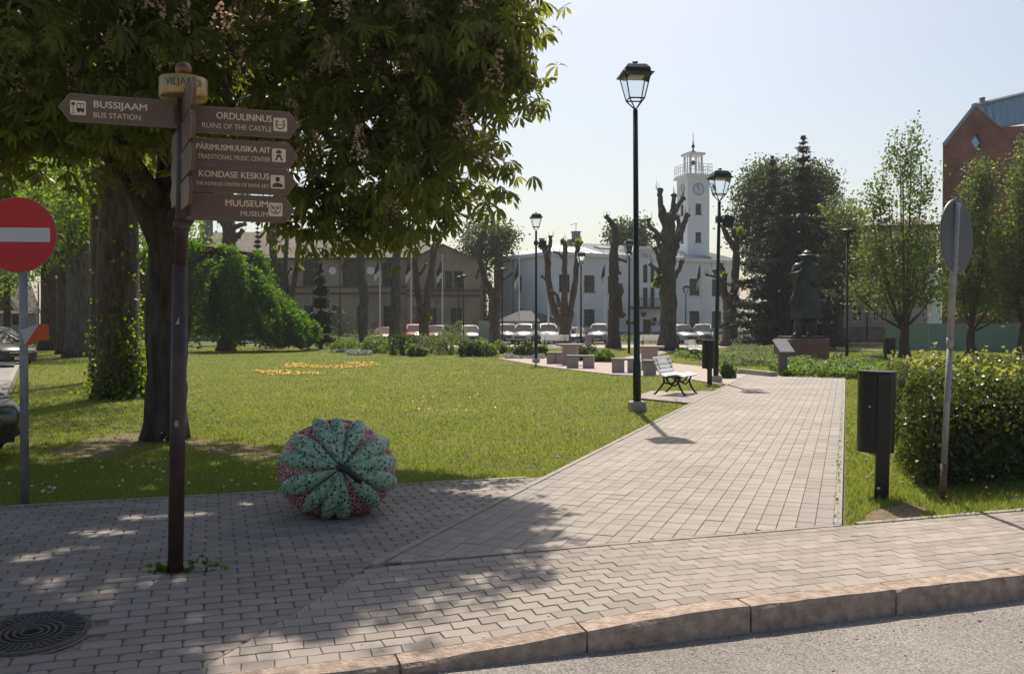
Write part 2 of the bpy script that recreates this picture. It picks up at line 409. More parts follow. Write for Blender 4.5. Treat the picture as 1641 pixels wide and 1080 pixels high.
# --- footpath
fp = MB(); fp.add([(*ST(-2.2, PW), .003), (*AB(-3.66, BB), .003), (*AB(-.12, BB), .003), (*ST(0, 0), .003), (*ST(PL, 0), .003), (*ST(PL, PW), .003)], [[0, 1, 2, 3, 4, 5]])
footpath = fp.build('footpath', M_joint); footpath['kind'] = 'structure'
P_pl = [halfplane(AB(-30, BB + .035), AB(30, BB + .035)), halfplane(ST(-9, .06), ST(40, .06)), halfplane(ST(40, PW - .06), ST(-9, PW - .06))]
angP = math.atan2(PD[1], PD[0]); cellsP = []; wc = .14; ncol = int(round((PW - .12)/wc)); wc = (PW - .12)/ncol
for c_ in range(ncol):
    t = .06 + c_*wc; s = -3.2 + rng.random()*.03
    while s < PL - .1:
        ln = .2; q = [ST(s, t), ST(s + ln, t), ST(s + ln, t + wc), ST(s, t + wc)]
        pl = clip(q, P_pl)
        if len(pl) >= 3:
            area = abs(sum(pl[i][0]*pl[(i + 1) % len(pl)][1] - pl[(i + 1) % len(pl)][0]*pl[i][1] for i in range(len(pl))))/2
            full = len(pl) == 4 and abs(area - ln*wc) < 1e-6
            if area > .0015: cellsP.append((pl, 'P' if full else None, np.mean(pl, 0), angP))
        s += ln
def mkP(pl, top): return paver_mesh(pl, top, ch=.004, gap=.003)
M_pave_path = mat('path_concrete_paver', (.30, .26, .232), .8, var=.15, scale=.8, tint=.11, bump=.2, bscale=160)
M_pave_blue = mat('bluish_grey_paver', (.275, .245, .222), .8, var=.12, scale=.8, tint=.12, bump=.2, bscale=160)
def colno(c): return int((toST(*c)[1] - .06)/wc)
inner = [c for c in cellsP if 2 <= colno(c[2]) < ncol - 2]; outer = [c for c in cellsP if not 2 <= colno(c[2]) < ncol - 2]
ni = sorted([(np.hypot(*c[2]), k) for k, lst in ((0, inner), (1, outer)) for c in lst if c[1]])[:300]; n0 = sum(1 for d, k in ni if k == 0)
lay(footpath, inner, mkP, M_pave_path, n0, 'path_paver_field'); lay(footpath, outer, mkP, M_pave_blue, 300 - n0, 'border_paver_field')
e = MB(); strip(e, ST(0, .03), ST(PL, .03), .06, -.05, .022); strip(e, ST(-2.35, PW - .03), ST(PL, PW - .03), .06, -.05, .024)
strip(e, AB(-3.66, BB), AB(-.12, BB), .05, -.05, .018)
e.build('edging_strip', M_edge, footpath)
# plaza beyond the path, bench pad, far paths
plaza_poly = PX([(1357, 606), (1168, 618), (1130, 612), (1085, 604), (980, 600), (870, 587), (796, 574), (868, 574), (985, 578), (1012, 570), (1045, 571), (1060, 580), (1150, 590), (1235, 599)])
pz = MB(); pz.add([(x, y, .006) for x, y in plaza_poly], [list(range(len(plaza_poly)))]); o = pz.build('plaza', mat('pink_paving', (.37, .29, .26), .85, var=.12, scale=3, bump=.2)); o['kind'] = 'structure'
pad_poly = PX([(1011, 638), (1043, 628), (1158, 628), (1104, 647)])
cellsB2 = []; pp = np.array(pad_poly)
pd_ = MB(); pd_.add([(x, y, .008) for x, y in pad_poly], [[0, 3, 2, 1]]); pad = pd_.build('bench_pad', M_joint); pad['kind'] = 'structure'
x0, y0 = pp.min(0); x1, y1 = pp.max(0)
planes = [halfplane(pad_poly[(i + 1) % 4], pad_poly[i]) for i in range(4)]
if not (lambda c: all(a*c[0] + b*c[1] >= k for a, b, k in planes))(pp.mean(0)): planes = [halfplane(pad_poly[i], pad_poly[(i + 1) % 4]) for i in range(4)]
mb = MB()
for i in range(60):
    for j in range(60):
        x, y = x0 + i*.3, y0 + j*.3
        if x > x1 or y > y1: continue
        pl = clip([(x, y), (x + .3, y), (x + .3, y + .3), (x, y + .3)], planes)
        if len(pl) > 2: mb.add(*paver_mesh(pl, .022, .02, .005, .004), tint=rng.random())
o = mb.build('paver_field', M_pave_pink, pad); o['kind'] = 'stuff'
fpth = MB()
for poly in ([(700, 553), (1240, 553), (1240, 557.5), (700, 557.5)], [(1340, 557), (1440, 557), (1440, 561), (1340, 561)], [(1012, 570), (1090, 557), (1110, 557), (1045, 571)]):
    pl = PX(poly); fpth.add([(x, y, .008) for x, y in pl], [[3, 2, 1, 0]])
o = fpth.build('gravel_path', mat('pale_gravel_path', (.42, .37, .33), .9, var=.1, scale=4)); o['kind'] = 'structure'
cp = MB(); y_ = G(800, 549)[1]; cp.add([(-60, y_, .012), (45, y_, .012), (45, y_ + 14, .012), (-60, y_ + 14, .012)], [[0, 1, 2, 3]])
o = cp.build('car_park', mat('car_park_asphalt', (.16, .15, .145), .85, var=.15, scale=2)); o['kind'] = 'structure'
# left street / car park with kerb
kl = [G(-8, 700), G(4, 640), G(33, 578)]
dl = (kl[2] - kl[1])/np.linalg.norm(kl[2] - kl[1]); pA = kl[1] - dl*6.5; pB = kl[1] + dl*60; nl = np.array([-dl[1], dl[0]])
sp = MB(); sp.add([(*pA, .006), (*pB, .006), (*(pB + nl*30), .006), (*(pA + nl*30), .006)], [[0, 1, 2, 3]])
side_street = sp.build('parking_street', M_asphalt); side_street['kind'] = 'structure'
e = MB(); strip(e, pA, pB, .14, -.05, .1); o = e.build('parking_kerb', M_edge); o['kind'] = 'structure'
# bare soil patches under the chestnut and by the litter bin
def soil(poly, z, name='bare_earth'):
    pts = PX(poly); c = np.mean(pts, 0); out = []
    for i in range(len(pts)):
        p, q = np.array(pts[i]), np.array(pts[(i + 1) % len(pts)])
        for t in (0, .33, .66): k = p + (q - p)*t; out.append(k + (k - c)*rng.normal()*.06)
    mb = MB(); mb.add([(*p, z) for p in out], [list(range(len(out)))]); o = mb.build(name, M_soil); o['kind'] = 'structure'; return [tuple(p) for p in out]
soil1 = soil([(75, 726), (140, 700), (235, 690), (250, 712), (150, 735)], -.014)
soil2 = soil([(1372, 838), (1400, 816), (1450, 803), (1490, 815), (1470, 830), (1400, 843)], -.012)
soil3 = soil([(300, 700), (420, 712), (460, 730), (380, 730), (300, 716)], -.013)
# ------------------------------------------------------------------ buildings
class Wall:
    """vertical plane: origin o (x,y), unit direction d; outward normal to the right of d (towards the camera when d runs left to right)"""
    def __init__(s, o, d, root=(0, 0)):
        s.o = np.array(o, float); s.d = np.array(d, float)/np.linalg.norm(d); s.n = np.array([s.d[1], -s.d[0]]); s.r = np.array([root[0], root[1]])
    def pt(s, u, z, out=0): p = s.o + s.d*u + s.n*out - s.r; return (p[0], p[1], z)
    def uz(s, px, py):
        r = ray(px, py); k = ((s.o - CAM[:2]) @ s.n)/(r[:2] @ s.n); p = CAM + r*k; return float((p[:2] - s.o) @ s.d), float(p[2])
    def rect(s, x0, x1, y0, y1):
        xm, ym = (x0 + x1)/2, (y0 + y1)/2
        return (s.uz(x0, ym)[0], s.uz(x1, ym)[0], s.uz(xm, y1)[1], s.uz(xm, y0)[1])
    def face(s, mb, u0, u1, z0, z1, holes=(), depth=.22, mi=0):
        us = sorted({u0, u1, *[h[0] for h in holes], *[h[1] for h in holes]}); zs = sorted({z0, z1, *[h[2] for h in holes], *[h[3] for h in holes]})
        for i in range(len(us) - 1):
            for j in range(len(zs) - 1):
                um, zm = (us[i] + us[i + 1])/2, (zs[j] + zs[j + 1])/2
                if any(h[0] < um < h[1] and h[2] < zm < h[3] for h in holes): continue
                mb.add([s.pt(us[i], zs[j]), s.pt(us[i + 1], zs[j]), s.pt(us[i + 1], zs[j + 1]), s.pt(us[i], zs[j + 1])], [[0, 1, 2, 3]], mi)
        for a, b, c, d in holes:
            q = [(a, c), (b, c), (b, d), (a, d)]
            for k in range(4):
                (ua, za), (ub, zb) = q[k], q[(k + 1) % 4]
                mb.add([s.pt(ua, za), s.pt(ub, zb), s.pt(ub, zb, -depth), s.pt(ua, za, -depth)], [[3, 2, 1, 0]], mi)
    def slab(s, mb, u0, u1, z0, z1, o0, o1, mi=0):
        v = [s.pt(u, z, o) for z in (z0, z1) for u, o in ((u0, o0), (u1, o0), (u1, o1), (u0, o1))]
        mb.add(v, [[0, 1, 2, 3], [7, 6, 5, 4], [0, 4, 5, 1], [1, 5, 6, 2], [2, 6, 7, 3], [3, 7, 4, 0]], mi)
    def window(s, parent, r, cols=2, rows=3, fm=None, depth=.16, bar=.06, arch=False, sill=True, pane=None):
        a, b, c, d = r; mb = MB(); f = bar
        s.slab(mb, a, a + f, c, d, -depth, -depth + .07); s.slab(mb, b - f, b, c, d, -depth, -depth + .07)
        s.slab(mb, a + f, b - f, c, c + f, -depth, -depth + .07); s.slab(mb, a + f, b - f, d - f, d, -depth, -depth + .07)
        for i in range(1, cols): u = a + (b - a)*i/cols; s.slab(mb, u - f*.35, u + f*.35, c + f, d - f, -depth + .005, -depth + .06)
        for j in range(1, rows): z = c + (d - c)*j/rows; s.slab(mb, a + f, b - f, z - f*.3, z + f*.3, -depth + .01, -depth + .055)
        if sill: s.slab(mb, a - .08, b + .08, c - .07, c - .003, -.1, .09)
        o = mb.build('window', fm or M_frame_dark, parent)
        g = MB(); g.add([s.pt(a + f, c + f, -depth + .02), s.pt(b - f, c + f, -depth + .02), s.pt(b - f, d - f, -depth + .02), s.pt(a + f, d - f, -depth + .02)], [[0, 1, 2, 3]])
        g.build('pane', pane or M_win, o)
        return o

M_white_wall = mat('pale_plaster', (.76, .77, .78), .9, var=.06, scale=.6, bump=.15, bscale=6)
M_pink_wall = mat('rosy_white_plaster', (.56, .53, .52), .9, var=.06, scale=.6)
M_tin = mat('standing_seam_tin_roof', (.42, .43, .44), .42, .35, var=.12, scale=.7)
M_tin_blue = mat('blue_grey_tin_roof', (.25, .31, .37), .5, .3, var=.12, scale=.7)
M_plinth = mat('blue_grey_plinth', (.17, .20, .24), .9)
M_tan = mat('ochre_plaster', (.31, .245, .165), .92, var=.25, scale=.5, bump=.3, bscale=5)
M_tiles = mat('old_clay_roof_tiles', (.09, .065, .055), .9, col2=(.22, .18, .15), scale=3.5, bump=.8, bscale=12)
M_string = mat('dark_moulding', (.09, .075, .06), .9)
M_brickpatch = mat('exposed_brick', (.30, .14, .09), .9, var=.3, scale=6)
M_grey_wall = mat('grey_plaster', (.40, .41, .43), .9, var=.12, scale=.8, bump=.2, bscale=6)
M_tower = mat('tower_plaster', (.78, .79, .80), .9, var=.04, scale=.5)
def brickmat(name, c1, c2, mortar, s=1.0, wd=.25, ht=.075):
    m = bpy.data.materials.new(name); m.use_nodes = True; n = m.node_tree; L = n.links; b = n.nodes['Principled BSDF']; b.inputs['Roughness'].default_value = .9
    g = n.nodes.new('ShaderNodeNewGeometry'); sx = n.nodes.new('ShaderNodeSeparateXYZ'); L.new(g.outputs['Position'], sx.inputs[0])
    ad = n.nodes.new('ShaderNodeMath'); ad.operation = 'ADD'; L.new(sx.outputs[0], ad.inputs[0]); L.new(sx.outputs[1], ad.inputs[1])
    cb = n.nodes.new('ShaderNodeCombineXYZ'); L.new(ad.outputs[0], cb.inputs[0]); L.new(sx.outputs[2], cb.inputs[1])
    br = n.nodes.new('ShaderNodeTexBrick'); br.inputs['Scale'].default_value = s; br.inputs['Brick Width'].default_value = wd; br.inputs['Row Height'].default_value = ht
    br.inputs['Mortar Size'].default_value = .008; br.inputs['Color1'].default_value = (*c1, 1); br.inputs['Color2'].default_value = (*c2, 1); br.inputs['Mortar'].default_value = (*mortar, 1)
    L.new(cb.outputs[0], br.inputs['Vector'])
    ns = n.nodes.new('ShaderNodeTexNoise'); ns.inputs['Scale'].default_value = .7; ns.inputs['Detail'].default_value = 8; L.new(g.outputs['Position'], ns.inputs['Vector'])
    mr = n.nodes.new('ShaderNodeMapRange'); mr.inputs[1].default_value = .3; mr.inputs[2].default_value = .7; mr.inputs[3].default_value = .65; mr.inputs[4].default_value = 1.35; L.new(ns.outputs[0], mr.inputs[0])
    v = n.nodes.new('ShaderNodeVectorMath'); v.operation = 'SCALE'; L.new(br.outputs[0], v.inputs[0]); L.new(mr.outputs[0], v.inputs['Scale']); L.new(v.outputs[0], b.inputs['Base Color'])
    return m

# --- town hall
CX = np.array([3.9, 88.0]); d1 = np.array([.86, .51]); d2 = np.array([.51, -.86])
th = empty('town_hall', (*CX, 0), 'long white two storey town hall with a clock tower and pale tin roof', 'town hall')
F = Wall(CX, d1, CX); S_ = Wall(CX - d2/np.linalg.norm(d2)*11.5, d2, CX)
HE = F.uz(881, 404)[1]; FL = F.uz(1185, 418)[0]
wins = []
for x0, x1 in ((896, 913), (936, 953), (974, 992), (1066, 1082), (1105, 1121), (1141, 1156)):
    for (yl0, yl1, yr0, yr1) in ((440, 467, 448, 474), (495, 522, 499, 525)):
        t = (x0 - 896)/250; wins.append(F.rect(x0, x1, yl0 + (yr0 - yl0)*t, yl1 + (yr1 - yl1)*t))
ca, cb_ = F.uz(1011, 450)[0], F.uz(1058, 450)[0]
cw = [F.rect(a, b, c, d) for a, b, c, d in ((1026, 1034, 424, 453.5), (1038, 1045, 424, 453.5), (1026, 1034, 461.5, 492), (1038, 1045, 461.5, 492))]
door = F.rect(1026, 1040, 512, 541)
mb = MB(); F.face(mb, 0, FL, .0, HE, [w_ for w_ in wins if not (ca < (w_[0] + w_[1])/2 < cb_)] ); S_.face(mb, 0, 11.5, 0, HE, [S_.rect(829, 836, 442, 467), S_.rect(829, 836, 493, 508)])
mb.build('wall', M_white_wall, th)
# central bay stands 0.35 m proud
CB = Wall(CX + F.n*.45, d1, CX); HC = F.uz(1035, 398)[1]
mb = MB(); CB.face(mb, ca, cb_, .0, HC, cw + [door], .35)
for u in (ca, cb_): mb.add([CB.pt(u, 0), CB.pt(u, HC), CB.pt(u, HC, -.45), CB.pt(u, 0, -.45)], [[0, 1, 2, 3] if u == ca else [3, 2, 1, 0]])
CB.slab(mb, ca, cb_, HE + .01, HC - .002, -2.5, -.3)
mb.build('central_bay', M_white_wall, th)
for w_ in wins: F.window(th, w_, 3, 3, M_frame_dark, .15, .07)
for w_ in cw: CB.window(th, w_, 1, 4, M_frame_dark, .25, .05, sill=False)
for w_ in cw[:2]:    # round heads
    a, b, c, d = w_; m_, r_ = (a + b)/2, (b - a)/2
    for sg in (-1, 1):
        arc = [(m_ + sg*r_*math.cos(q), d - r_ + r_*math.sin(q)) for q in np.linspace(0, math.pi/2, 6)]
        pl = arc + [(m_ + sg*r_, d)]; vs = [CB.pt(u, z, -.002) for u, z in pl]; MB().add(vs, [list(range(len(vs)))]).build('arch_head', M_white_wall, th)
for r_ in (S_.rect(829, 836, 442, 467), S_.rect(829, 836, 493, 508)): S_.window(th, r_, 2, 3, M_frame_dark, .15, .07)
mb = MB(); CB.slab(mb, door[0], door[1], 0.05, door[3], -.3, -.22); dr = mb.build('door', mat('brown_wooden_door', (.10, .055, .035), .6, var=.3), th)
mb = MB(); CB.slab(mb, (door[0] + door[1])/2 + .1, (door[0] + door[1])/2 + .16, 1.2, 1.5, -.215, -.17); mb.build('handle', M_galv, dr)
bal = CB.rect(1009, 1056, 493, 495); mb = MB(); CB.slab(mb, bal[0] - .2, bal[1] + .2, bal[2], bal[3] + .08, .003, .9); mb.build('balcony', M_string, th)
rl = MB()
for k in range(19): u = bal[0] + (bal[1] - bal[0])*k/18; CB.slab(rl, u - .015, u + .015, bal[3] + .08, bal[3] + .9, .80, .83)
CB.slab(rl, bal[0], bal[1], bal[3] + .9, bal[3] + .95, .79, .84); rl.build('balcony_railing', M_black, th)
sh = CB.rect(1027, 1035, 500, 509); m_ = (sh[0] + sh[1])/2; hw = (sh[1] - sh[0])/2
pl = [(m_ - hw, sh[3]), (m_ + hw, sh[3]), (m_ + hw, (sh[2] + sh[3])/2), (m_, sh[2]), (m_ - hw, (sh[2] + sh[3])/2)][::-1]
MB().add([CB.pt(u, z, .08) for u, z in pl] + [CB.pt(u, z, .004) for u, z in pl], [list(range(5))] + [[i, 5 + i, 5 + (i + 1) % 5, (i + 1) % 5] for i in range(5)]).build('coat_of_arms', mat('bronze_crest', (.08, .08, .09), .5, .5), th)
for a, b, c, d in ((1043, 1050, 516.5, 521.5), (1008, 1019, 515.5, 520)):
    r_ = CB.rect(a, b, c, d); mb = MB(); CB.slab(mb, *r_, .004, .05); mb.build('plaque', M_frame_dark, th)
for x, y in ((1004, 516), (1057, 517), (1047, 512)):
    u, z = CB.uz(x, y); mb = MB(); CB.slab(mb, u - .13, u + .13, z - .25, z + .2, .1, .36); CB.slab(mb, u - .03, u + .03, z - .03, z + .03, .004, .1); mb.build('wall_lantern', M_black, th)
u, z = CB.uz(1028, 413); me = text_mesh('1931', 1.05, .45, .01, .01)
o = put_text(me, M_string, th, CB.pt(u, z, .01), 'date_numerals', 90, math.degrees(math.atan2(d1[1], d1[0])))
u, z = CB.uz(1056, 495); mb = MB(); mb.tube([CB.pt(u - .3, z, .3), CB.pt(u + .3, z + 2.1, 1.2)], .03, 6); mb.add([CB.pt(u + .25, z + 1.9, 1.15), CB.pt(u - .05, z + .7, .65), CB.pt(u - .25, z + .1, .7), CB.pt(u - .1, z + 1.2, 1.1)], [[0, 1, 2, 3]], 1)
mb.build('balcony_flag', [M_galv, mat('flag_blue_cloth', (.03, .10, .28), .8)], th)
# cornice, plinth
mb = MB()
for a, b in ((-.3, ca - .03), (cb_ + .03, FL)): F.slab(mb, a, b, HE - .3, HE + .06, .003, .38)
S_.slab(mb, 0, 11.45, HE - .3, HE + .06, .003, .36); CB.slab(mb, ca - .25, cb_ + .25, HC - .25, HC + .05, .003, .4); mb.build('cornice', M_tower, th)
mb = MB()
for a, b in ((0, ca - .01), (cb_ + .01, FL)): F.slab(mb, a, b, 0, .85, .003, .06)
CB.slab(mb, ca, door[0] - .05, 0, .85, .003, .06); CB.slab(mb, door[1] + .05, cb_, 0, .85, .003, .06)
mb.build('plinth', M_plinth, th)
# hipped roof
D = 12.0; RH = HE + 1.65
def T(u, v, z): p = F.d*u - F.n*v; return (p[0], p[1], z)
e4 = [T(-.4, -.4, HE + .06), T(FL, -.4, HE + .06), T(FL, D, HE + .06), T(-.4, D, HE + .06)]; rg = [T(5.5, D/2, RH), T(FL, D/2, RH)]
rf = MB().add(e4 + rg, [[0, 1, 5, 4], [2, 3, 4, 5], [3, 0, 4], [1, 2, 5]]).build('roof', M_tin, th)
def seam(a, b, k, mbx, w_=.05, h=.07):
    for i in range(1, k):
        p = Vector(a[0]).lerp(Vector(a[1]), i/k); q = Vector(b[0]).lerp(Vector(b[1]), i/k); mbx.tube([p + Vector((0, 0, .03)), q + Vector((0, 0, .03))], .05, 4, smooth=False)
mb = MB(); seam((T(5.5, -.4, HE + .06), e4[1]), (rg[0], rg[1]), 34, mb); seam((e4[0], T(5.5, -.4, HE + .06)), (T(2.6, D*.22, HE + .06 + (RH - HE)*.42), rg[0]), 6, mb)
mb.build('roof_seam', M_tin, rf)['kind'] = 'stuff'
p = T(*(8.4, 3.2), HE + 1.0); MB().box((p[0], p[1], p[2] + .03), (1.5, 1.1, .12), math.atan2(d1[1], d1[0]), rx=R(14)).build('skylight', M_frame_dark, rf)
def chimney(x0, x1, ytop, ybot, d, parent, rootxy, m, name='chimney'):
    a, b = P(x0, ytop, d), P(x1, ybot, d); w_ = b[0] - a[0]
    mb = MB().box(((a[0] + b[0])/2 - rootxy[0], d - rootxy[1], (a[2] + b[2])/2), (w_*.86, w_*.8, a[2] - b[2]), .5).box(((a[0] + b[0])/2 - rootxy[0], d - rootxy[1], a[2] + .05), (w_, w_*.95, .16), .5)
    return mb.build(name, m, parent)
M_chim = mat('grey_chimney', (.2, .22, .25), .85, var=.2)
chimney(917, 929, 373, 400, 95, th, CX, M_chim); chimney(910, 918, 386, 402, 94, th, CX, M_chim); chimney(865, 872, 384, 412, 94, th, CX, M_chim)
p = P(923, 373, 95); MB().tube([(p[0] - CX[0], 95 - CX[1], p[2]), (p[0] - CX[0], 95 - CX[1], p[2] + 1.0)], .03, 5).tube([(p[0] - CX[0] - .6, 95 - CX[1], p[2] + .8), (p[0] - CX[0] + .1, 95 - CX[1], p[2] + .95)], .03, 5).build('aerial', M_black, th)
# downpipe at left corner
mb = MB(); u, z = S_.uz(824, 450); mb.tube([S_.pt(u, .2, .12), S_.pt(u, HE - .3, .12)], .07, 6); mb.build('drainpipe', M_galv, th)
# annex
az = P(843, 545, 82); ax = MB()
def ann():
    w_, l_, h_ = 4.4, 3.6, P(843, 515, 86)[2]; cx, cy = P(845, 540, 86)[:2] - CX; r_ = math.atan2(d1[1], d1[0]); a = MB().box((cx, cy, h_/2), (w_, l_, h_), r_)
    a.build('annex_wall', M_pink_wall, th); M = Matrix.Rotation(r_, 3, 'Z'); b = MB()
    q = [M @ Vector((x, y, 0)) + Vector((cx, cy, h_ + .01)) for x, y in ((-w_/2 - .3, -l_/2 - .3), (w_/2 + .3, -l_/2 - .3), (w_/2 + .3, l_/2 + .3), (-w_/2 - .3, l_/2 + .3))]
    t = [M @ Vector((x, 0, 0)) + Vector((cx, cy, h_ + 1.0)) for x in (-.8, .8)]
    b.add(q + t, [[0, 1, 5, 4], [1, 2, 5], [2, 3, 4, 5], [3, 0, 4]]); b.build('annex_roof', mat('dark_slate_roof', (.06, .065, .075), .8, var=.2), th)
    MB().box(tuple(M @ Vector((.4, -l_/2 - .02, 0)) + Vector((cx, cy, 1.0))), (1.1, .08, 2.0), r_).build('annex_door', M_frame_dark, th)
ann()
# tower
TC = np.array([*P(1110, 520, 101)[:2]]); tz0 = 6.0; tz1 = P(1110, 288, 101)[2]; tw = 2.45
tr = R(16); mt = Matrix.Rotation(tr, 3, 'Z'); tc = TC - CX
fr = P(1136, 300, 101)[0] - P(1102, 300, 101)[0]; tw = fr/.89
TW = Wall(TC + (mt @ Vector((-tw/2, -tw/2, 0))).xy, (math.cos(tr), math.sin(tr)), CX); TL = Wall(TC + (mt @ Vector((-tw/2, tw/2, 0))).xy, (math.sin(tr), -math.cos(tr)), CX)
def zz(y): return P(1110, y, 101)[2]
hol = [(tw*.36, tw*.62, zz(a), zz(b)) for a, b in ((346, 329), (390, 374))]
mb = MB(); TW.face(mb, 0, tw, tz0, tz1, hol); TL.face(mb, 0, tw, tz0, tz1, hol)
q = [mt @ Vector((x*tw/2, y*tw/2, 0)) + Vector((*tc, 0)) for x, y in ((1, -1), (1, 1), (-1, 1))]
for a, b in ((q[0], q[1]), (q[1], q[2])): mb.add([(a.x, a.y, tz0), (b.x, b.y, tz0), (b.x, b.y, tz1), (a.x, a.y, tz1)], [[0, 1, 2, 3]])
twr = mb.build('tower', M_tower, th)
for h in hol:
    for W_ in (TW, TL): W_.window(th, h, 2, 2, M_frame_dark, .15, .06)
MB().box((*tc, tz1 + .14), (tw + .55, tw + .55, .28), tr).box((*tc, tz1 + .36), (tw + .3, tw + .3, .16), tr).build('tower_cornice', M_tower, th)
# railing on the tower
rl = MB(); hw = tw/2 + .2; zr = tz1 + .44
for sx, sy, ex, ey in ((-1, -1, 1, -1), (1, -1, 1, 1), (1, 1, -1, 1), (-1, 1, -1, -1)):
    a = mt @ Vector((sx*hw, sy*hw, 0)) + Vector((*tc, 0)); b = mt @ Vector((ex*hw, ey*hw, 0)) + Vector((*tc, 0))
    for h in (.4, .75, 1.1): rl.tube([(a.x, a.y, zr + h), (b.x, b.y, zr + h)], .022, 4)
    for k in range(6): p = a.lerp(b, k/6); rl.tube([(p.x, p.y, zr), (p.x, p.y, zr + 1.1)], .022, 4)
rl.build('tower_railing', M_galv, th)
# lantern on top
lh0, lh1 = zr, zz(250); lw_ = tw*.26; lt = MB()
for x in (-1, 1):
    for y in (-1, 1): p = mt @ Vector((x*lw_, y*lw_, 0)); lt.box((tc[0] + p.x, tc[1] + p.y, (lh0 + lh1)/2), (.2, .2, lh1 - lh0), tr)
for x, y in ((0, -1), (1, 0), (0, 1), (-1, 0)): p = mt @ Vector((x*lw_, y*lw_, 0)); lt.box((tc[0] + p.x, tc[1] + p.y, (lh0 + lh1)/2), (.1, .1, lh1 - lh0 - .1), tr)
lt.build('belfry_columns', M_tower, th)
MB().box((*tc, lh1 + .12), (lw_*2 + .62, lw_*2 + .62, .24), tr).build('belfry_cap', M_tower, th)
MB().lathe([(.05, -.1), (.32, -.1), (.26, .2), (.12, .35), (.04, .4)], (*tc, lh1 - .9), 10).build('bell', M_frame_dark, th)
MB().lathe([(.32, 0), (.3, .2), (.1, .35), (.07, .55), (.17, .68), (.2, .82), (.12, .98), (.05, 1.1), (.1, 1.2), (.04, 1.35), (.025, zz(213) - lh1 - .25)], (*tc, lh1 + .24), 8).build('spire', M_black, th)
# clocks
M_clock = mat('clock_face', (.62, .66, .68), .5)
for W_ in (TW, TL):
    cz = zz(306); cr = tw*.235; cu = tw*.49
    g = MB(); pts = [(cu + cr*math.cos(q), cz + cr*math.sin(q)) for q in np.linspace(0, 2*math.pi, 29)[:-1]]
    g.add([W_.pt(a, b, .05) for a, b in pts], [list(range(28))]); ck = g.build('clock', M_clock, th); h = MB()
    def bar(q, r0, r1, w_, o=.055):
        dx, dz = math.sin(q), math.cos(q); h.add([W_.pt(cu + dx*r0 - dz*w_, cz + dz*r0 + dx*w_, o), W_.pt(cu + dx*r0 + dz*w_, cz + dz*r0 - dx*w_, o), W_.pt(cu + dx*r1 + dz*w_, cz + dz*r1 - dx*w_, o), W_.pt(cu + dx*r1 - dz*w_, cz + dz*r1 + dx*w_, o)], [[0, 1, 2, 3]])
    for k in range(12): bar(k*math.pi/6, cr*.8, cr*.96, .025)
    for k in range(28):
        q0, q1 = 2*math.pi*k/28, 2*math.pi*(k + 1)/28
        h.add([W_.pt(cu + cr*math.cos(q0), cz + cr*math.sin(q0), .06), W_.pt(cu + cr*math.cos(q1), cz + cr*math.sin(q1), .06), W_.pt(cu + cr*1.07*math.cos(q1), cz + cr*1.07*math.sin(q1), .06), W_.pt(cu + cr*1.07*math.cos(q0), cz + cr*1.07*math.sin(q0), .06)], [[3, 2, 1, 0]])
    bar(R(-14), -.1, cr*.85, .03, .065); bar(R(-28), -.08, cr*.6, .04, .068); h.build('clock_hands', M_black, ck)

# --- old ochre building (left)
B0 = np.array([*P(250, 520, 90)[:2]]); ob = empty('ochre_building', (*B0, 0), 'old ochre plastered building with arched upper windows and worn tile roof behind the lawn', 'building')
OB = Wall(B0, (1, -.06), B0); ZE = OB.uz(520, 413.5)[1]; OL = OB.uz(652, 450)[0]
hl = [OB.rect(a, b, 419, 460) for a, b in ((352, 381), (425, 453), (485, 513), (548, 576), (612, 640))] + [OB.rect(a, b, 490, 524) for a, b in ((366, 380), (430, 446), (487, 502), (532, 545), (571, 588), (614, 627))]
mb = MB(); OB.face(mb, 0, OL, 0, ZE, hl, .3); mb.add([OB.pt(0, 0), OB.pt(0, ZE), OB.pt(0, ZE, -12), OB.pt(0, 0, -12)], [[0, 1, 2, 3]]); mb.build('wall', M_tan, ob)
for i, h in enumerate(hl): 
    OB.window(ob, h, 3 if i < 5 else 2, 3, M_frame_dark, .2, .09)
    if i < 5:
        a, b, c, d = h; m_, r_ = (a + b)/2, (b - a)/2; hh = min(r_, (d - c)*.5)
        for sg in (-1, 1):
            arc = [(m_ + sg*r_*math.cos(q), d - hh + hh*math.sin(q)) for q in np.linspace(0, math.pi/2, 8)]; pl = arc + [(m_ + sg*r_, d)]
            MB().add([OB.pt(u, z, -.004) for u, z in pl], [list(range(len(pl)))]).build('arch_head', M_tan, ob)
        mb = MB(); mb.tube([OB.pt(m_ + (r_ + .1)*math.cos(q), d - hh + (hh + .1)*math.sin(q), .02) for q in np.linspace(0, math.pi, 14)], .09, 4, smooth=False); mb.build('arch_moulding', M_string, ob)
mb = MB()
for y in (460, 470.5): z = OB.uz(520, y)[1]; OB.slab(mb, 0, OL, z - .08, z + .1, .003, .12)
OB.slab(mb, 0, OL, ZE - .2, ZE + .02, .003, .35); mb.build('moulding', M_string, ob)
for x in (462, 533, 594):
    u, z = OB.uz(x, 434); pts = [(u + .38*math.cos(q), z + .38*math.sin(q)) for q in np.linspace(0, 2*math.pi, 17)[:-1]]
    MB().add([OB.pt(a, b, .05) for a, b in pts] + [OB.pt(a, b, .003) for a, b in pts], [list(range(16))] + [[i, 16 + i, 16 + (i + 1) % 16, (i + 1) % 16] for i in range(16)]).build('medallion', M_white_wall, ob)
ZR = P(520, 372, 96)[2]
rf = MB().add([OB.pt(-.5, ZE, .5), OB.pt(OL + 3.2, ZE, .5), OB.pt(OL - .5, ZR, -6.5), OB.pt(-.5 + 3.5, ZR, -6.5), OB.pt(-.5, ZE, -13.5), OB.pt(OL + 3.2, ZE, -13.5)], [[0, 1, 2, 3], [0, 3, 4], [1, 5, 2], [4, 3, 2, 5]]).build('roof', M_tiles, ob)
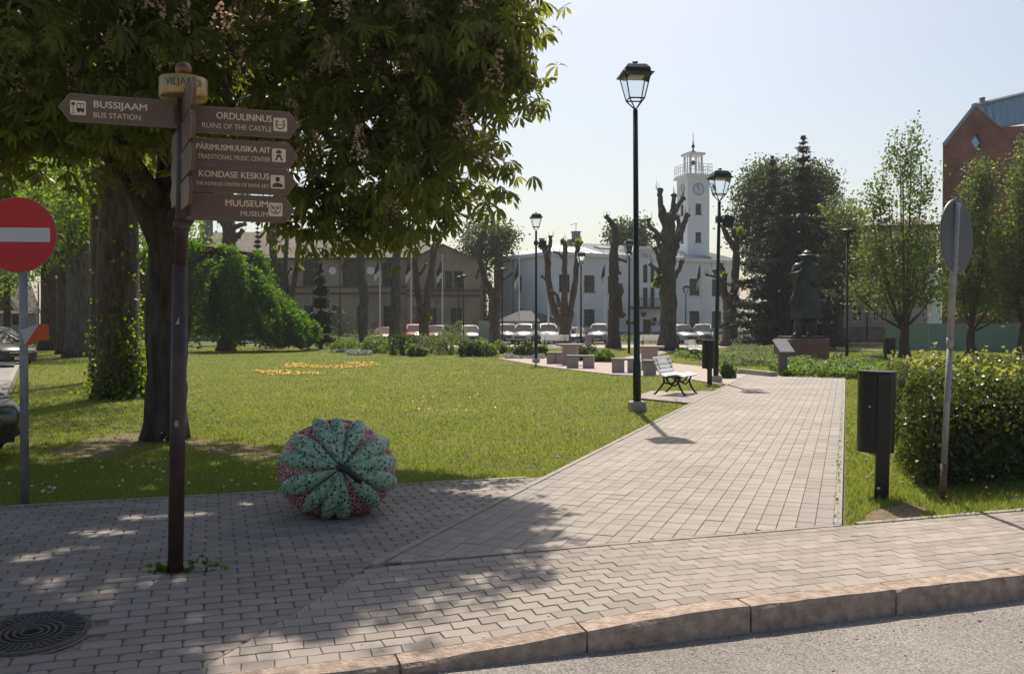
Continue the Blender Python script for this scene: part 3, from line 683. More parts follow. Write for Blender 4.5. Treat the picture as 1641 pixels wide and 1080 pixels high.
ch = chimney(320, 341, 352, 400, 90, ob, B0, mat('stone_chimney', (.22, .19, .16), .9, var=.3, scale=3)); chimney(434, 449, 358, 385, 95, ob, B0, mat('stone_chimney_dark', (.14, .12, .1), .9, var=.3, scale=3))
# gabled wing
G0 = np.array([*P(652, 520, 87.5)[:2]]); GW = Wall(G0, (1, -.02), B0); gl = GW.uz(769, 450)[0]; ge = GW.uz(766, 418)[1]; ga = GW.uz(710, 393); gh = [GW.rect(a, b, 434, 463) for a, b in ((685, 697), (699, 711), (713, 725), (727, 742))] + [GW.rect(685, 700, 493, 524), GW.rect(722, 741, 493, 518)]
mb = MB(); GW.face(mb, 0, gl, 0, ge, gh, .3); mb.add([GW.pt(0, ge), GW.pt(gl, ge), GW.pt(ga[0], ga[1])], [[0, 1, 2]])
mb.add([GW.pt(gl, 0), GW.pt(gl, 0, -14), GW.pt(gl, ge, -14), GW.pt(gl, ge)], [[0, 1, 2, 3]]); mb.add([GW.pt(0, 0), GW.pt(0, ge), GW.pt(0, ge, -3), GW.pt(0, 0, -3)], [[0, 1, 2, 3]]); mb.build('gable_wall', M_tan, ob)
for i, h in enumerate(gh): GW.window(ob, h, 2, 3, M_frame_dark, .2, .09)
mb = MB()
for y in (466, 474): z = GW.uz(710, y)[1]; GW.slab(mb, 0, gl, z - .1, z + .1, .003, .14)
mb.build('moulding', M_string, ob)
mb = MB(); k = .45
mb.add([GW.pt(-k, ge - .2, k), GW.pt(ga[0], ga[1] + .12, k), GW.pt(ga[0], ga[1] + .12, -14), GW.pt(-k, ge - .2, -14), GW.pt(gl + k, ge - .2, k), GW.pt(gl + k, ge - .2, -14),
        GW.pt(-k, ge - .4, k), GW.pt(ga[0], ga[1] - .1, k), GW.pt(gl + k, ge - .4, k)], [[0, 3, 2, 1], [4, 1, 2, 5], [6, 0, 1, 7], [7, 1, 4, 8]]); mb.build('gable_roof', M_tiles, ob)
for k_ in range(26):     # exposed brick where the plaster has fallen
    WW = GW if k_ % 3 else OB; u = rng.uniform(.3, gl - .3) if WW is GW else rng.uniform(OL - 9, OL - .5); z = rng.uniform(.8, 8.0 if WW is GW else 3.2)
    if any(h[0] - .7 < u < h[1] + .7 and h[2] - .7 < z < h[3] + .7 for h in (gh if WW is GW else hl)): continue
    if WW is GW and z > ge - .6: continue
    n_ = 11; rr = rng.uniform(.25, .6); pl = [(u + rr*rng.uniform(.5, 1.1)*math.cos(2*math.pi*i/n_), z + rr*rng.uniform(.5, 1.3)*math.sin(2*math.pi*i/n_)) for i in range(n_)]
    MB().add([WW.pt(a, b, .006) for a, b in pl], [list(range(n_))]).build('exposed_brick_patch', M_brickpatch, ob)
# --- grey house behind the statue (right)
H0 = np.array([*P(1300, 520, 78)[:2]]); gh_ = empty('grey_house', (*H0, 0), 'old light grey house with tall windows partly hidden behind the trees on the right', 'house')
HW = Wall(H0, (1, -.12), H0); hL = HW.uz(1500, 500)[0]; zt = HW.uz(1400, 362)[1]
hl = [HW.rect(a, b, c, d) for a, b in ((1324, 1334), (1366, 1382), (1399, 1409), (1411, 1423), (1446, 1458)) for c, d in ((489, 515), (430, 458))] + [HW.rect(1368, 1379, 530, 540)]
mb = MB(); HW.face(mb, 0, hL, 0, zt, hl, .25); mb.build('wall', M_grey_wall, gh_)
for h in hl: HW.window(gh_, h, 2, 3, M_frame_white, .14, .08)
mb = MB(); HW.slab(mb, 0, hL, 0, HW.uz(1400, 524)[1], .003, .1); mb.build('plinth', mat('weathered_plinth', (.22, .22, .22), .95, var=.4, scale=2), gh_)
mb = MB(); u = HW.uz(1389, 500)[0]; mb.tube([HW.pt(u, .2, .12), HW.pt(u, zt, .12)], .06, 6); mb.build('drainpipe', M_black, gh_)
MB().add([HW.pt(-.4, zt, .6), HW.pt(hL + .4, zt, .6), HW.pt(hL + .4, zt + 1.1, -5), HW.pt(-.4, zt + 1.1, -5), HW.pt(-.4, zt - .25, .6), HW.pt(hL + .4, zt - .25, .6)], [[0, 1, 2, 3], [4, 5, 1, 0]]).build('roof', M_frame_dark, gh_)
# --- red brick building
M_brick = brickmat('red_brick', (.20, .065, .055), (.29, .105, .09), (.22, .15, .12))
R0 = np.array([*P(1497, 520, 58)[:2]]); rb = empty('red_brick_building', (*R0, 0), 'tall gabled red brick building with a diamond window and glazed roof at the right edge', 'building')
RB = Wall(R0, (1, .0), R0); g1 = RB.uz(1511, 233); g2 = RB.uz(1563, 170); g3 = RB.uz(1602, 204); g4 = RB.uz(1680, 191)
u0 = g1[0]; dm = [RB.uz(x, y) for x, y in ((1566, 213), (1575, 227), (1566, 243), (1557, 227))]
poly = [(u0, 0), (g4[0] + 6, 0), (g4[0] + 6, g4[1]), g3, g2, g1]
# wall with a diamond opening: split into strips
mb = MB(); A = lambda p, o=0: RB.pt(p[0], p[1], o)
L1 = (u0, min(dm[3][1], g1[1] - .25)); Rr = (g4[0] + 6, dm[1][1])
mb.add([A(L1), A(dm[3]), A(dm[0]), A(g2), A(g1)], [[0, 1, 2, 3, 4]]); mb.add([A(dm[0]), A(dm[1]), A(Rr), A((g4[0] + 6, g4[1])), A(g3), A(g2)], [[0, 1, 2, 3, 4, 5]])
mb.add([A((u0, 0)), A((dm[2][0], 0)), A(dm[2]), A(dm[3]), A(L1)], [[0, 1, 2, 3, 4]]); mb.add([A((dm[2][0], 0)), A((g4[0] + 6, 0)), A(Rr), A(dm[1]), A(dm[2])], [[0, 1, 2, 3, 4]])
for i in range(4): mb.add([A(dm[i]), A(dm[(i + 1) % 4]), A(dm[(i + 1) % 4], -.3), A(dm[i], -.3)], [[0, 1, 2, 3]])
mb.add([A((u0, 0)), A(g1), A((g1[0] + 9, g1[1]), -14), A((u0 + 9, 0), -14)], [[0, 1, 2, 3]]); mb.build('wall', M_brick, rb)
wn = MB()
c_ = np.mean(dm, 0); inn = [tuple(c_ + (np.array(p) - c_)*.86) for p in dm]
for i in range(4): wn.add([A(dm[i], -.2), A(dm[(i + 1) % 4], -.2), A(inn[(i + 1) % 4], -.2), A(inn[i], -.2)], [[0, 1, 2, 3]])
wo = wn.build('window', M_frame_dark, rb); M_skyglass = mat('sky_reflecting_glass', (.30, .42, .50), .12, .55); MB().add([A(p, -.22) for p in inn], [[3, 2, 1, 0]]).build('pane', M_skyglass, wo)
# glazed roof panels lean back from the wall head
gr0 = [g2, g4]; 
def top_at(u): t = (u - g2[0])/(g4[0] - g2[0]); return g2[1] + (RB.uz(1641, 151.5)[1] - g2[1])*t*((g4[0] - g2[0])/(RB.uz(1641, 151)[0] - g2[0]))
def low_at(u): return g2[1] + (g3[1] - g2[1])*(u - g2[0])/(g3[0] - g2[0]) if u < g3[0] else g3[1] + (g4[1] - g3[1])*(u - g3[0])/(g4[0] - g3[0])
us = np.linspace(g2[0], g4[0], 12)
for i in range(11):
    a, b = us[i] + .03, us[i + 1] - .03; pb = [(a, low_at(a)), (b, low_at(b))]; 
    pt_ = [(b, top_at(b)), (a, top_at(a))]; MB().add([A(pb[0], .02), A(pb[1], .02), A(pt_[0], -.5), A(pt_[1], -.5)], [[0, 1, 2, 3]]).build('glass_panel', M_skyglass, rb)
    mb = MB(); mb.tube([A((us[i], low_at(us[i])), .05), A((us[i], top_at(us[i])), -.47)], .045, 4, smooth=False); mb.build('mullion', M_tin_blue, rb)
mb = MB(); mb.tube([A(g1, .1), A((g2[0], g2[1] + .1), .1)], .12, 4, smooth=False); mb.tube([A((g2[0], g2[1] + .1), -.4), A((g4[0], top_at(g4[0]) + .08), -.5)], .12, 4, smooth=False); mb.tube([A(g2, .06), A(g3, .06), A(g4, .06)], .07, 4, smooth=False); mb.build('roof_flashing', M_tin_blue, rb)
mb = MB(); v = [A((g1[0] - .05, g1[1] + .1), .1), A((g2[0], g2[1] + .12), .1), A((g2[0] + 9, g2[1] + .12), -14), A((g1[0] + 9, g1[1] + .1), -14)]; mb.add(v, [[0, 1, 2, 3]]); mb.build('roof', M_tin_blue, rb)
x, z = RB.uz(1582, 163); MB().lathe([(.16, 0), (.16, .25), (.22, .3), (.05, .4)], RB.pt(x, z + .05, -.6), 8).build('roof_vent', M_galv, rb)
mb = MB(); a = RB.uz(1592, 500)[0]; b = RB.uz(1617, 500)[0]; RB.slab(mb, a, b, 0, RB.uz(1600, 480)[1], .004, .06); mb.build('door', mat('dark_red_door', (.11, .012, .015), .6), rb)
mb = MB(); a = RB.uz(1492, 500)[0]; b = RB.uz(1504, 500)[0]; RB.slab(mb, a, b, 0, RB.uz(1500, 440)[1], -.5, .4); mb.build('white_pier', M_white_wall, rb)
# --- green hoarding in front of it
f0 = G(1419, 562); f1 = G(1425, 562) + np.array([20, -6.5]); fd = f1 - f0; fl = np.linalg.norm(fd)
fe = empty('green_fence', (*f0, 0), 'long pale green solid board fence in front of the red brick building', 'fence'); FW = Wall(f0, fd, f0); FH = 1.66
M_green = mat('pale_green_boards', (.19, .29, .23), .75, var=.06, scale=.5, tint=.06)
k = 0; u = 0
while u < fl:
    mb = MB(); FW.slab(mb, u, u + 1.19, .04, FH, -.04, 0)
    for j in range(10): FW.slab(mb, u + .03 + j*.119, u + .085 + j*.119, .06, FH - .02, 0.0005, .014)
    mb.t = [rng.random()]*len(mb.t); mb.build('fence_panel', M_green, fe); u += 1.2
# --- houses far left
hz = empty('gabled_house', (*P(20, 520, 75)[:2], 0), 'low house with a dark tiled gable roof beyond the parked cars on the left', 'house')
b_ = np.array(P(20, 520, 75)[:2]); q = lambda x, y, d=75: (lambda p: (p[0] - b_[0], p[1] - b_[1], p[2]))(P(x, y, d))
MB().add([q(-60, 549), q(62, 549), q(62, 500), q(-60, 500), q(62, 549, 84), q(62, 500, 84)], [[0, 1, 2, 3], [1, 4, 5, 2]]).build('wall', mat('beige_house_wall', (.36, .33, .28), .9, var=.1), hz)
MB().add([q(-60, 502, 74), q(66, 502, 74), q(50, 455, 79), q(-60, 455, 79)], [[0, 1, 2, 3]]).build('roof', mat('grey_brown_roof_tiles', (.12, .10, .09), .9, var=.3, scale=4, bump=.6), hz)
mb = MB(); mb.tube([q(-20, 450, 72), q(8, 470, 72), q(28, 498, 72)], .16, 4, smooth=False); mb.build('barge_board', M_cream, hz)
MB().add([q(-20, 450, 72.5), q(28, 498, 72.5), q(-20, 498, 72.5)], [[0, 2, 1]]).build('gable', M_frame_dark, hz)
MB().add([q(20, 520, 74.8), q(36, 520, 74.8), q(36, 506, 74.8), q(20, 506, 74.8)], [[0, 1, 2, 3]]).build('window', M_win, hz)
# ------------------------------------------------------------------ vegetation
L_chest = leafmat('chestnut_leaf', (.066, .084, .027), (.36, .40, .05), .6, .46, .42, .3, .4)
L_lime = leafmat('lime_leaf', (.05, .085, .014), (.30, .44, .03), .5, .5, .5)
L_young = leafmat('young_tree_leaf', (.060, .088, .024), (.24, .32, .045), .5, .40, .5)
L_elm = leafmat('weeping_elm_leaf', (.034, .085, .008), (.20, .42, .012), .6, .33, .6, spec=.2)
L_spruce = leafmat('spruce_needles', (.024, .038, .028), (.045, .07, .03), .6, .22, .7)
L_far = leafmat('far_tree_leaf', (.040, .065, .022), (.14, .20, .04), .5, .35, .6)
L_shrub = leafmat('shrub_leaf', (.055, .095, .018), (.24, .38, .04), .5, .4, .5, scale=1.5)
L_hedge = leafmat('hedge_leaf', (.035, .05, .010), (.20, .26, .03), .6, .30, .35, scale=1.2, spec=.6)
L_grass = leafmat('grass_blade', (.115, .15, .032), (.38, .45, .065), .5, .45, .6, .55, .3, .4)
M_flower = leafmat('chestnut_blossom', (.72, .52, .40), (.75, .5, .36), .3, .45, .8)
M_yel = mat('yellow_petals', (.75, .42, .01), .7); M_seed = mat('dandelion_seed_head', (.55, .54, .48), .9); M_white_fl = mat('silvery_foliage', (.42, .45, .40), .9, var=.2)
LEAF_V = [(0, 0, 0), (.42, .42, .10), (0, 1, -.05), (-.42, .42, .10)]; LEAF_F = [[0, 1, 2], [0, 2, 3]]
def leaves(name, pos, size, m, parent=None, loc=None, tilt=70, tint=None, kind=None, r0=.6, up=True, tv=LEAF_V, tf=LEAF_F):
    n = len(pos); V, F = scatter(tv, tf, pos, rots(n, tilt, up), size*(r0 + (1.4 - r0)*rng.random(n)) if not hasattr(size, '__len__') else size)
    t = np.repeat(rng.random(n) if tint is None else tint, len(tf)); o = np_mesh(name, V, F, m, parent, loc, t)
    if kind: o['kind'] = kind
    return o
def sphere_pts(n):
    v = rng.normal(size=(n, 3)); return v/np.linalg.norm(v, axis=1, keepdims=True)
def crown_points(ells, n, shell=.45):
    """ells: (cx,cy,cz,rx,ry,rz); points in the union, denser towards the outside"""
    vol = np.array([e[3]*e[4]*e[5] for e in ells])**.8; pick = rng.choice(len(ells), n*2, p=vol/vol.sum()); E = np.array(ells)[pick]
    rad = (shell + (1 - shell)*rng.random(n*2))[:, None]; p = E[:, :3] + sphere_pts(n*2)*E[:, 3:]*rad
    inner = np.zeros(len(p), bool)
    for e in ells: inner |= (((p - np.array(e[:3]))/np.array(e[3:]))**2).sum(1) < (shell*.8)**2
    return p[~inner][:n]
def grow(mb, start_nodes, targets, r_tip=.012, sides=5, k=1.0, r_max=.2):
    """connect every target to the nearest node that is closer to the trunk"""
    nodes = [np.array(p, float) for p, r in start_nodes]; rad = [r for p, r in start_nodes]
    o = nodes[0]; T_ = sorted(targets, key=lambda t: np.linalg.norm(t - o)); par = [-1]*len(nodes)
    for t in T_:
        N_ = np.array(nodes); d = np.linalg.norm(N_ - t, axis=1) + .25*np.maximum(0, N_[:, 2] - t[2]); j = int(np.argmin(d)); p = N_[j]
        m_ = (p + t)/2 + rng.normal(size=3)*np.linalg.norm(t - p)*.08*k; m_[2] += np.linalg.norm(t - p)*.08
        ra = max(r_tip, min(rad[j]*.62, r_max)); rb_ = max(r_tip, ra*.6)
        mb.tube([p, m_, t], [ra, (ra + rb_)/2, rb_], sides, bump=.08); nodes.append(m_); rad.append((ra + rb_)/2); nodes.append(t); rad.append(rb_)
def bumpy_trunk(mb, pts, rad, n=14, flare=1.6, sub=3):
    pts = [np.array(p, float) for p in pts]; P_, R_ = [], []
    for i in range(len(pts) - 1):
        for k in range(sub): t = k/sub; P_.append(pts[i]*(1 - t) + pts[i + 1]*t); R_.append(rad[i]*(1 - t) + rad[i + 1]*t)
    P_.append(pts[-1]); R_.append(rad[-1])
    for i in range(len(R_)):
        h = P_[i][2] - P_[0][2]; R_[i] *= 1 + (flare - 1)*math.exp(-h/.28)
    mb.tube(P_, R_, n, bump=.09)
def broadleaf(name, base, trunk, trad, ells, nclu, per, lsize, lm, label, cat, group=None, cr=.5, bark=None, tilt=75, squash=.7, shell=.4, rtip=.012, flare=1.5, sides=5):
    """ells and trunk in local metres from the base"""
    root = empty(name, (*base, -.02), label, cat, group); mb = MB(); bumpy_trunk(mb, trunk, trad, flare=flare)
    C = crown_points(ells, nclu, shell); grow(mb, [(trunk[-1], trad[-1]), (trunk[-2], trad[-2])], C, rtip, sides, r_max=trad[-1]*.7); mb.build('trunk', bark or M_bark, root)
    n = len(C)*per; pos = np.repeat(C, per, 0) + rng.normal(size=(n, 3))*cr*np.array([1, 1, squash])*.55; ct = np.repeat(rng.random(len(C))*.5, per) + rng.random(n)*.5
    leaves('crown', pos, lsize, lm, root, tilt=tilt, tint=ct, kind='stuff'); return root

# --- big horse chestnut
CB_ = G(265, 702); cbx, cby = CB_
chest = empty('chestnut_tree', (cbx, cby, -.02), 'big horse chestnut in blossom whose dark crown hangs over the signpost', 'tree')
lc = lambda x, y, z: (x - cbx, y - cby, z)
mb = MB(); bumpy_trunk(mb, [(0, 0, 0), (.02, 0, 1.2), (.02, .02, 2.3), (.08, .05, 3.3), (.15, .1, 4.6), (.1, 0, 6.5)], [.275, .265, .26, .25, .2, .12], 18, 1.2, 5)
limbs = [([(0, 0, 2.6), (-.35, -.1, 3.5), (-1.1, -.5, 4.7), (-2.4, -1.1, 6.0)], .16), ([(.05, 0, 2.9), (.9, -.5, 3.7), (2.2, -1.1, 4.3), (3.3, -1.6, 4.9)], .19), ([(.1, 0, 3.5), (.7, -1.2, 4.4), (1.2, -2.4, 5.0)], .15), ([(0, 0, 3.2), (-.4, -1.3, 4.4), (-.5, -2.8, 5.4)], .15), ([(.1, .1, 4), (-.5, .8, 5.5), (-1.2, 1.6, 7)], .14), ([(.1, .1, 4.4), (.9, .9, 5.8), (2.0, 1.4, 7.2)], .14)]
st = [((.1, 0, 4.6), .2), ((.1, 0, 6.5), .12)]
for pl, r_ in limbs:
    mb.tube(pl, np.linspace(r_, r_*.45, len(pl)), 9, bump=.08); st += [(p, r_*(1 - .5*i/len(pl))) for i, p in enumerate(pl)][1:]
ells = [(*lc(-4.95, 12.6, 7.6), 4.6, 4.6, 4.3), (*lc(-1.35, 11.2, 4.75), 1.8, 1.8, 1.75), (*lc(-1.2, 11.0, 3.3), 1.35, 1.3, .85), (*lc(-2.9, 10.6, 4.4), 1.8, 1.6, 1.3),
        (*lc(-7.2, 11.2, 4.7), 2.8, 2.2, 1.6), (*lc(-4.9, 9.6, 5.0), 2.3, 1.6, 1.25), (*lc(-2.4, 11.1, 3.1), .95, 1.0, .6), (*lc(-6.4, 11.0, 3.9), 1.3, 1.0, .6), (*lc(-.95, 10.3, 5.5), 1.2, 1.3, 1.25), (*lc(-3.55, 10.2, 8.8), 3.3, 3.3, 2.8), (*lc(-3.3, 9.2, 8.6), 2.9, 2.1, 2.0), (*lc(-.85, 10.8, 5.2), 1.3, 1.2, 1.7), (*lc(-.75, 10.6, 4.9), 1.15, 1.1, 1.0)]
C = crown_points(ells, 1560, .35)
wx, wy, wz = C[:, 0] + cbx, C[:, 1] + cby, C[:, 2]
C = C[(wz > 2.45) & ~((wx < -4.3) & (wz < 6.2) & (rng.random(len(C)) < .22))]
grow(mb, st, C, .011, 5, r_max=.09); mb.build('trunk', M_bark, chest)
# palmate leaf: five to seven drooping leaflets
def palmate(k, droop):
    V, F = [], []
    for i in range(k):
        a = (i - (k - 1)/2)*(2.55/(k - 1)*1.5) ; L = 1.0 - .13*abs(i - (k - 1)/2); ca, sa = math.sin(a), math.cos(a); w_ = .17*L; o = len(V)
        def q(t, s, z): return (ca*t*L + sa*s, sa*t*L - ca*s, z)
        V += [q(.04, 0, 0), q(.45, w_*.7, -droop*.22 + .03), q(.45, 0, -droop*.22 - .02), q(.45, -w_*.7, -droop*.22 + .03), q(.75, w_, -droop*.55 + .02), q(.75, 0, -droop*.55 - .03), q(.75, -w_, -droop*.55 + .02), q(1.0, 0, -droop*.95)]
        F += [[o, o + 2, o + 1], [o, o + 3, o + 2], [o + 1, o + 2, o + 5], [o + 1, o + 5, o + 4], [o + 2, o + 3, o + 6], [o + 2, o + 6, o + 5], [o + 4, o + 5, o + 7], [o + 5, o + 6, o + 7]]
    return V, F
PALM = [palmate(7, .55), palmate(5, .8), palmate(6, .35), palmate(7, .95)]
per = 18; n = len(C)*per; pos = np.repeat(C, per, 0) + rng.normal(size=(n, 3))*np.array([.22, .22, .17]); ct = np.repeat(rng.random(len(C))*.5, per) + rng.random(n)*.5
wp = pos + np.array([cbx, cby, 0]); ok = wp[:, 2] > 2.12
# leaves cut away along the sun's direction to place sun patches on the paving
gaps = [(G(x, y), r) for x, y, r in ((110, 885, .13), (200, 835, .12), (300, 830, .12), (40, 940, .10), (230, 935, .09), (150, 860, .16), (20, 900, .12), (780, 795, .13), (390, 812, .12), (400, 1020, .15), (380, 1050, .14), (500, 800, .09), (330, 870, .07), (90, 960, .08), (250, 780, .14), (130, 740, .15), (700, 790, .08), (440, 880, .06))]
gx, gy = wp[:, 0] - .026*wp[:, 2], wp[:, 1] - .7265*wp[:, 2]
for (c_, r_) in gaps: ok &= ((gx - c_[0])/1.5)**2 + (gy - c_[1])**2 > (r_ + .07)**2
pos, ct, wp = pos[ok], ct[ok], wp[ok]; n = len(pos)
size = .135 + .09*rng.random(n); rot = rots(n, 38); variant = rng.integers(0, 4, n)
px_ = 820 + FPX*wp[:, 0]/wp[:, 1]; py_ = HOR - FPX*(wp[:, 2] - 1.6)/wp[:, 1]; vis = (px_ > 0) & (px_ < 1641) & (py_ > 0)
dist = np.linalg.norm(wp - CAM, axis=1) + np.where(vis, 0, 100); idx = np.argsort(dist)[:300]; solo = np.zeros(n, bool); solo[idx] = True
for v in range(4):
    me = None
    for i in np.where(solo & (variant == v))[0]:
        if me is None: me = np_mesh('leaf', np.array(PALM[v][0]), np.array(PALM[v][1]), L_chest, chest); o = me
        else: o = link('leaf', me.data, chest)
        o.location = pos[i]; o.rotation_mode = 'QUATERNION'; o.rotation_quaternion = Matrix(rot[i].tolist()).to_quaternion(); o.scale = (size[i],)*3
Vs, Fs, Ts = [], [], []; off = 0
for v in range(4):
    s = (~solo) & (variant == v); V, F = scatter(*PALM[v], pos[s], rot[s], size[s]); Vs.append(V); Fs.append(F + off); off += len(V); Ts.append(np.repeat(ct[s], len(PALM[v][1])))
np_mesh('foliage', np.concatenate(Vs), np.concatenate(Fs), L_chest, chest, tint=np.concatenate(Ts))['kind'] = 'stuff'
# blossom candles: small cones of florets standing up at the shoots, seen mostly on the outside
def candle():
    V, F = [], []
    for i in range(70):
        h = rng.random(); r = .075*(1 - h*.8); a = rng.random()*6.28; c = np.array([r*math.cos(a), r*math.sin(a), .03 + h*.27]); d = rng.normal(size=(2, 3)); d /= np.linalg.norm(d, axis=1, keepdims=True); s = .014*rng.uniform(.7, 1.3); o = len(V)
        V += [c - d[0]*s, c + d[1]*s, c + d[0]*s, c - d[1]*s]; F += [[o, o + 1, o + 2], [o, o + 2, o + 3]]
    return np.array(V), np.array(F)
cands = C[np.argsort(-np.abs(rng.normal(size=len(C))))]; wC = cands + np.array([cbx, cby, 0])
front = wC[:, 1] < 12.6; cpx = 820 + FPX*wC[:, 0]/wC[:, 1]; cpy = HOR - FPX*(wC[:, 2] - 1.6)/wC[:, 1]; ok = front & (cpy > -10) & (cpx > -20); cands = cands[ok][:290]
cm = [candle() for _ in range(4)]; cobj = [None]*4
for i, p in enumerate(cands):
    v = i % 4; out = np.array([0, -.16, .08])
    if cobj[v] is None: cobj[v] = np_mesh('blossom_candle', cm[v][0], cm[v][1], M_flower, chest); o = cobj[v]
    else: o = link('blossom_candle', cobj[v].data, chest)
    o.location = p + out; o.rotation_euler = (rng.normal()*.25, rng.normal()*.25, rng.random()*6); s = rng.uniform(1.0, 1.6); o.scale = (s, s, s)

# --- avenue of old trees on the left
def avenue(px, py, rpx, hfork, ells, label, nclu=260, per=34, lsize=.13, lm=L_lime, bark=M_bark, lean=0):
    b = G(px, py); d = b[1]; r = rpx/FPX*d
    t = [(0, 0, 0), (lean*.3, 0, hfork*.4), (lean, .05, hfork), (lean*1.4, .1, hfork + 2.6)]
    return broadleaf('avenue_tree', b, t, [r*1.02, r*.96, r*.9, r*.6], ells, nclu, per, lsize, lm, label, 'tree', 'old avenue trees on the left', cr=.8, bark=bark, flare=1.35)
avB = avenue(190, 636, 32, 4.6, [(-.5, .5, 8.4, 4.2, 4.2, 3.6), (-2.2, -1, 6.2, 2.6, 2.4, 1.6)], 'second thick trunk from the left behind the signpost with ivy leaves at its foot', 300, 34)
avenue(157, 611, 12, 5, [(-.5, 1.5, 7.8, 3.2, 3, 2.8)], 'slim trunk just left of the ivy clad one in the avenue', 120, 30)
avenue(126, 572, 19, 5.2, [(-1, 0, 9, 5, 4.5, 4.2), (1.5, -1, 6.6, 3, 3, 1.8), (-2.5, -1, 5.4, 2.6, 2.4, 1.6)], 'grey barked avenue tree between the ivy clad trunk and the orange flag', 300, 36, .16, bark=M_bark_g)
avenue(101, 567, 9, 5.5, [(0, 0, 9, 3.5, 3.5, 3.5)], 'thin avenue tree close beside the grey barked trunk', 130, 32, .16)
avenue(80, 561, 14, 5.5, [(-2, 0, 8.6, 5, 5, 4.4), (-3.5, -2, 5.6, 3.2, 3, 2.2)], 'avenue tree standing farthest left next to the orange flag', 300, 36, .19)
# light green foliage of trees farther back, seen through the gaps
broadleaf('linden_tree', G(12, 553), [(0, 0, 0), (0, 0, 3), (0, 0, 5)], [.3, .26, .2], [(0, 0, 9, 6, 5, 5.5), (-2, 0, 5.2, 4, 4, 2.2)], 260, 34, .22, L_lime, 'bright green tree behind the parked cars at the left edge', 'tree', cr=1.1)
broadleaf('linden_tree', P(215, 548, 78)[:2], [(0, 0, 0), (0, 0, 3), (0, 0, 5)], [.3, .26, .2], [(0, 0, 11, 8, 5, 6), (3, 0, 7, 4, 4, 3), (-4, 0, 7, 4, 4, 4.2)], 300, 34, .26, L_lime, 'bright green tree seen in the gap between the ivy clad trunk and the chestnut', 'tree', cr=1.3)
# ivy and shoots on trunk B
bb = G(190, 636); n = 1300; a = rng.uniform(0, 6.28, n); h = np.abs(rng.normal(size=n))*.8; hh = rng.random(n) < .10; h[hh] = rng.uniform(0, 4, hh.sum()); a = np.where(rng.random(n) < .6, rng.normal(-.4, .6, n), a)
r = (.46 + .35*np.exp(-h/.3) + np.abs(rng.normal(size=n))*.10); pos = np.stack([r*np.cos(a), r*np.sin(a), h], 1)
leaves('ivy', pos, .085, leafmat('ivy_leaf', (.05, .085, .012), (.34, .46, .03), .5, .5, .45), avB, tilt=80, kind='stuff')

# --- weeping elm
EB = G(362, 562); eb = empty('weeping_elm', (*EB, -.02), 'green weeping elm whose umbrella crown hangs to the grass behind the signpost', 'tree')
d = EB[1]; s_ = d/FPX
def ez(y): return (HOR - y)*s_ + 1.6
mb = MB(); bumpy_trunk(mb, [(0, 0, 0), (.1, 0, 1.2), (-.1, .1, 2.6), (-.2, 0, ez(400))], [.42, .38, .34, .25], 12, 1.7)
strands = []
ridge_x = np.array([-140, -60, 0, 40, 70, 95, 118, 140]); ridge_y = np.array([415, 392, 388, 398, 425, 455, 488, 520])   # crown outline, px right of the trunk
boughs = [(-150, 402, .5, 20), (-112, 392, -1.2, 24), (-72, 386, .8, 24), (-38, 392, -1.8, 24), (-4, 398, -.2, 22), (28, 402, -2.0, 20), (48, 404, 1.2, 18), (66, 440, -.9, 15), (84, 462, -2.0, 12), (100, 482, .4, 11), (114, 492, -1.2, 10), (127, 506, .3, 9)]
for i in range(252):
    bx, by, bd, bw = boughs[i % len(boughs)]; g = rng.normal(); g = max(-1.6, min(1.6, g)); xo = bx + g*bw*.62; yo = bd + rng.normal()*.38; top = by + (g*g)*bw*.55 + rng.random()*8 + (rng.random() < .4)*rng.uniform(8, 60)
    top = min(top, 538); ex = xo*s_; zt = ez(top); ry_ = np.interp(xo*.55, ridge_x, ridge_y); p0 = np.array([-.2, 0, ez(402)]); p1 = np.array([ex*.55, yo*.4, min(ez(ry_ + 4), max(zt + .5, ez(402)*.6 + zt*.4))]); p2 = np.array([ex*.94, yo, zt])
    zb = rng.uniform(.25, 1.1) if rng.random() < .75 else rng.uniform(1, 2.2); p3 = np.array([ex + .30*np.sign(ex), yo*1.2, min(zb, zt - .3)])
    cv = []
    for t in np.linspace(0, 1, 9)[:-1]: cv.append((1 - t)**2*p0 + 2*(1 - t)*t*p1 + t*t*p2)
    for t in np.linspace(0, 1, 12): q_ = p2*(1 - t) + p3*t; q_[0] += .25*np.sign(ex)*math.sin(t*3.14)*.8; cv.append(q_)
    mb.tube(cv[::3], np.linspace(.05, .01, len(cv[::3])), 4); strands.append(np.array(cv)[6:])
mb.build('trunk', M_bark, eb)
pos = []; tt = []
for cv in strands:
    n = 190; k = rng.integers(0, len(cv) - 1, n); t = rng.random(n)[:, None]; p = cv[k]*(1 - t) + cv[k + 1]*t; pos.append(p + rng.normal(size=(n, 3))*np.array([.15, .15, .12])); tt.append(rng.random()*.5 + .5*rng.random(n))
pos = np.concatenate(pos); pos[:, 2] = np.maximum(pos[:, 2], .1); leaves('crown', pos, .16, L_elm, eb, tilt=75, tint=np.concatenate(tt), kind='stuff')

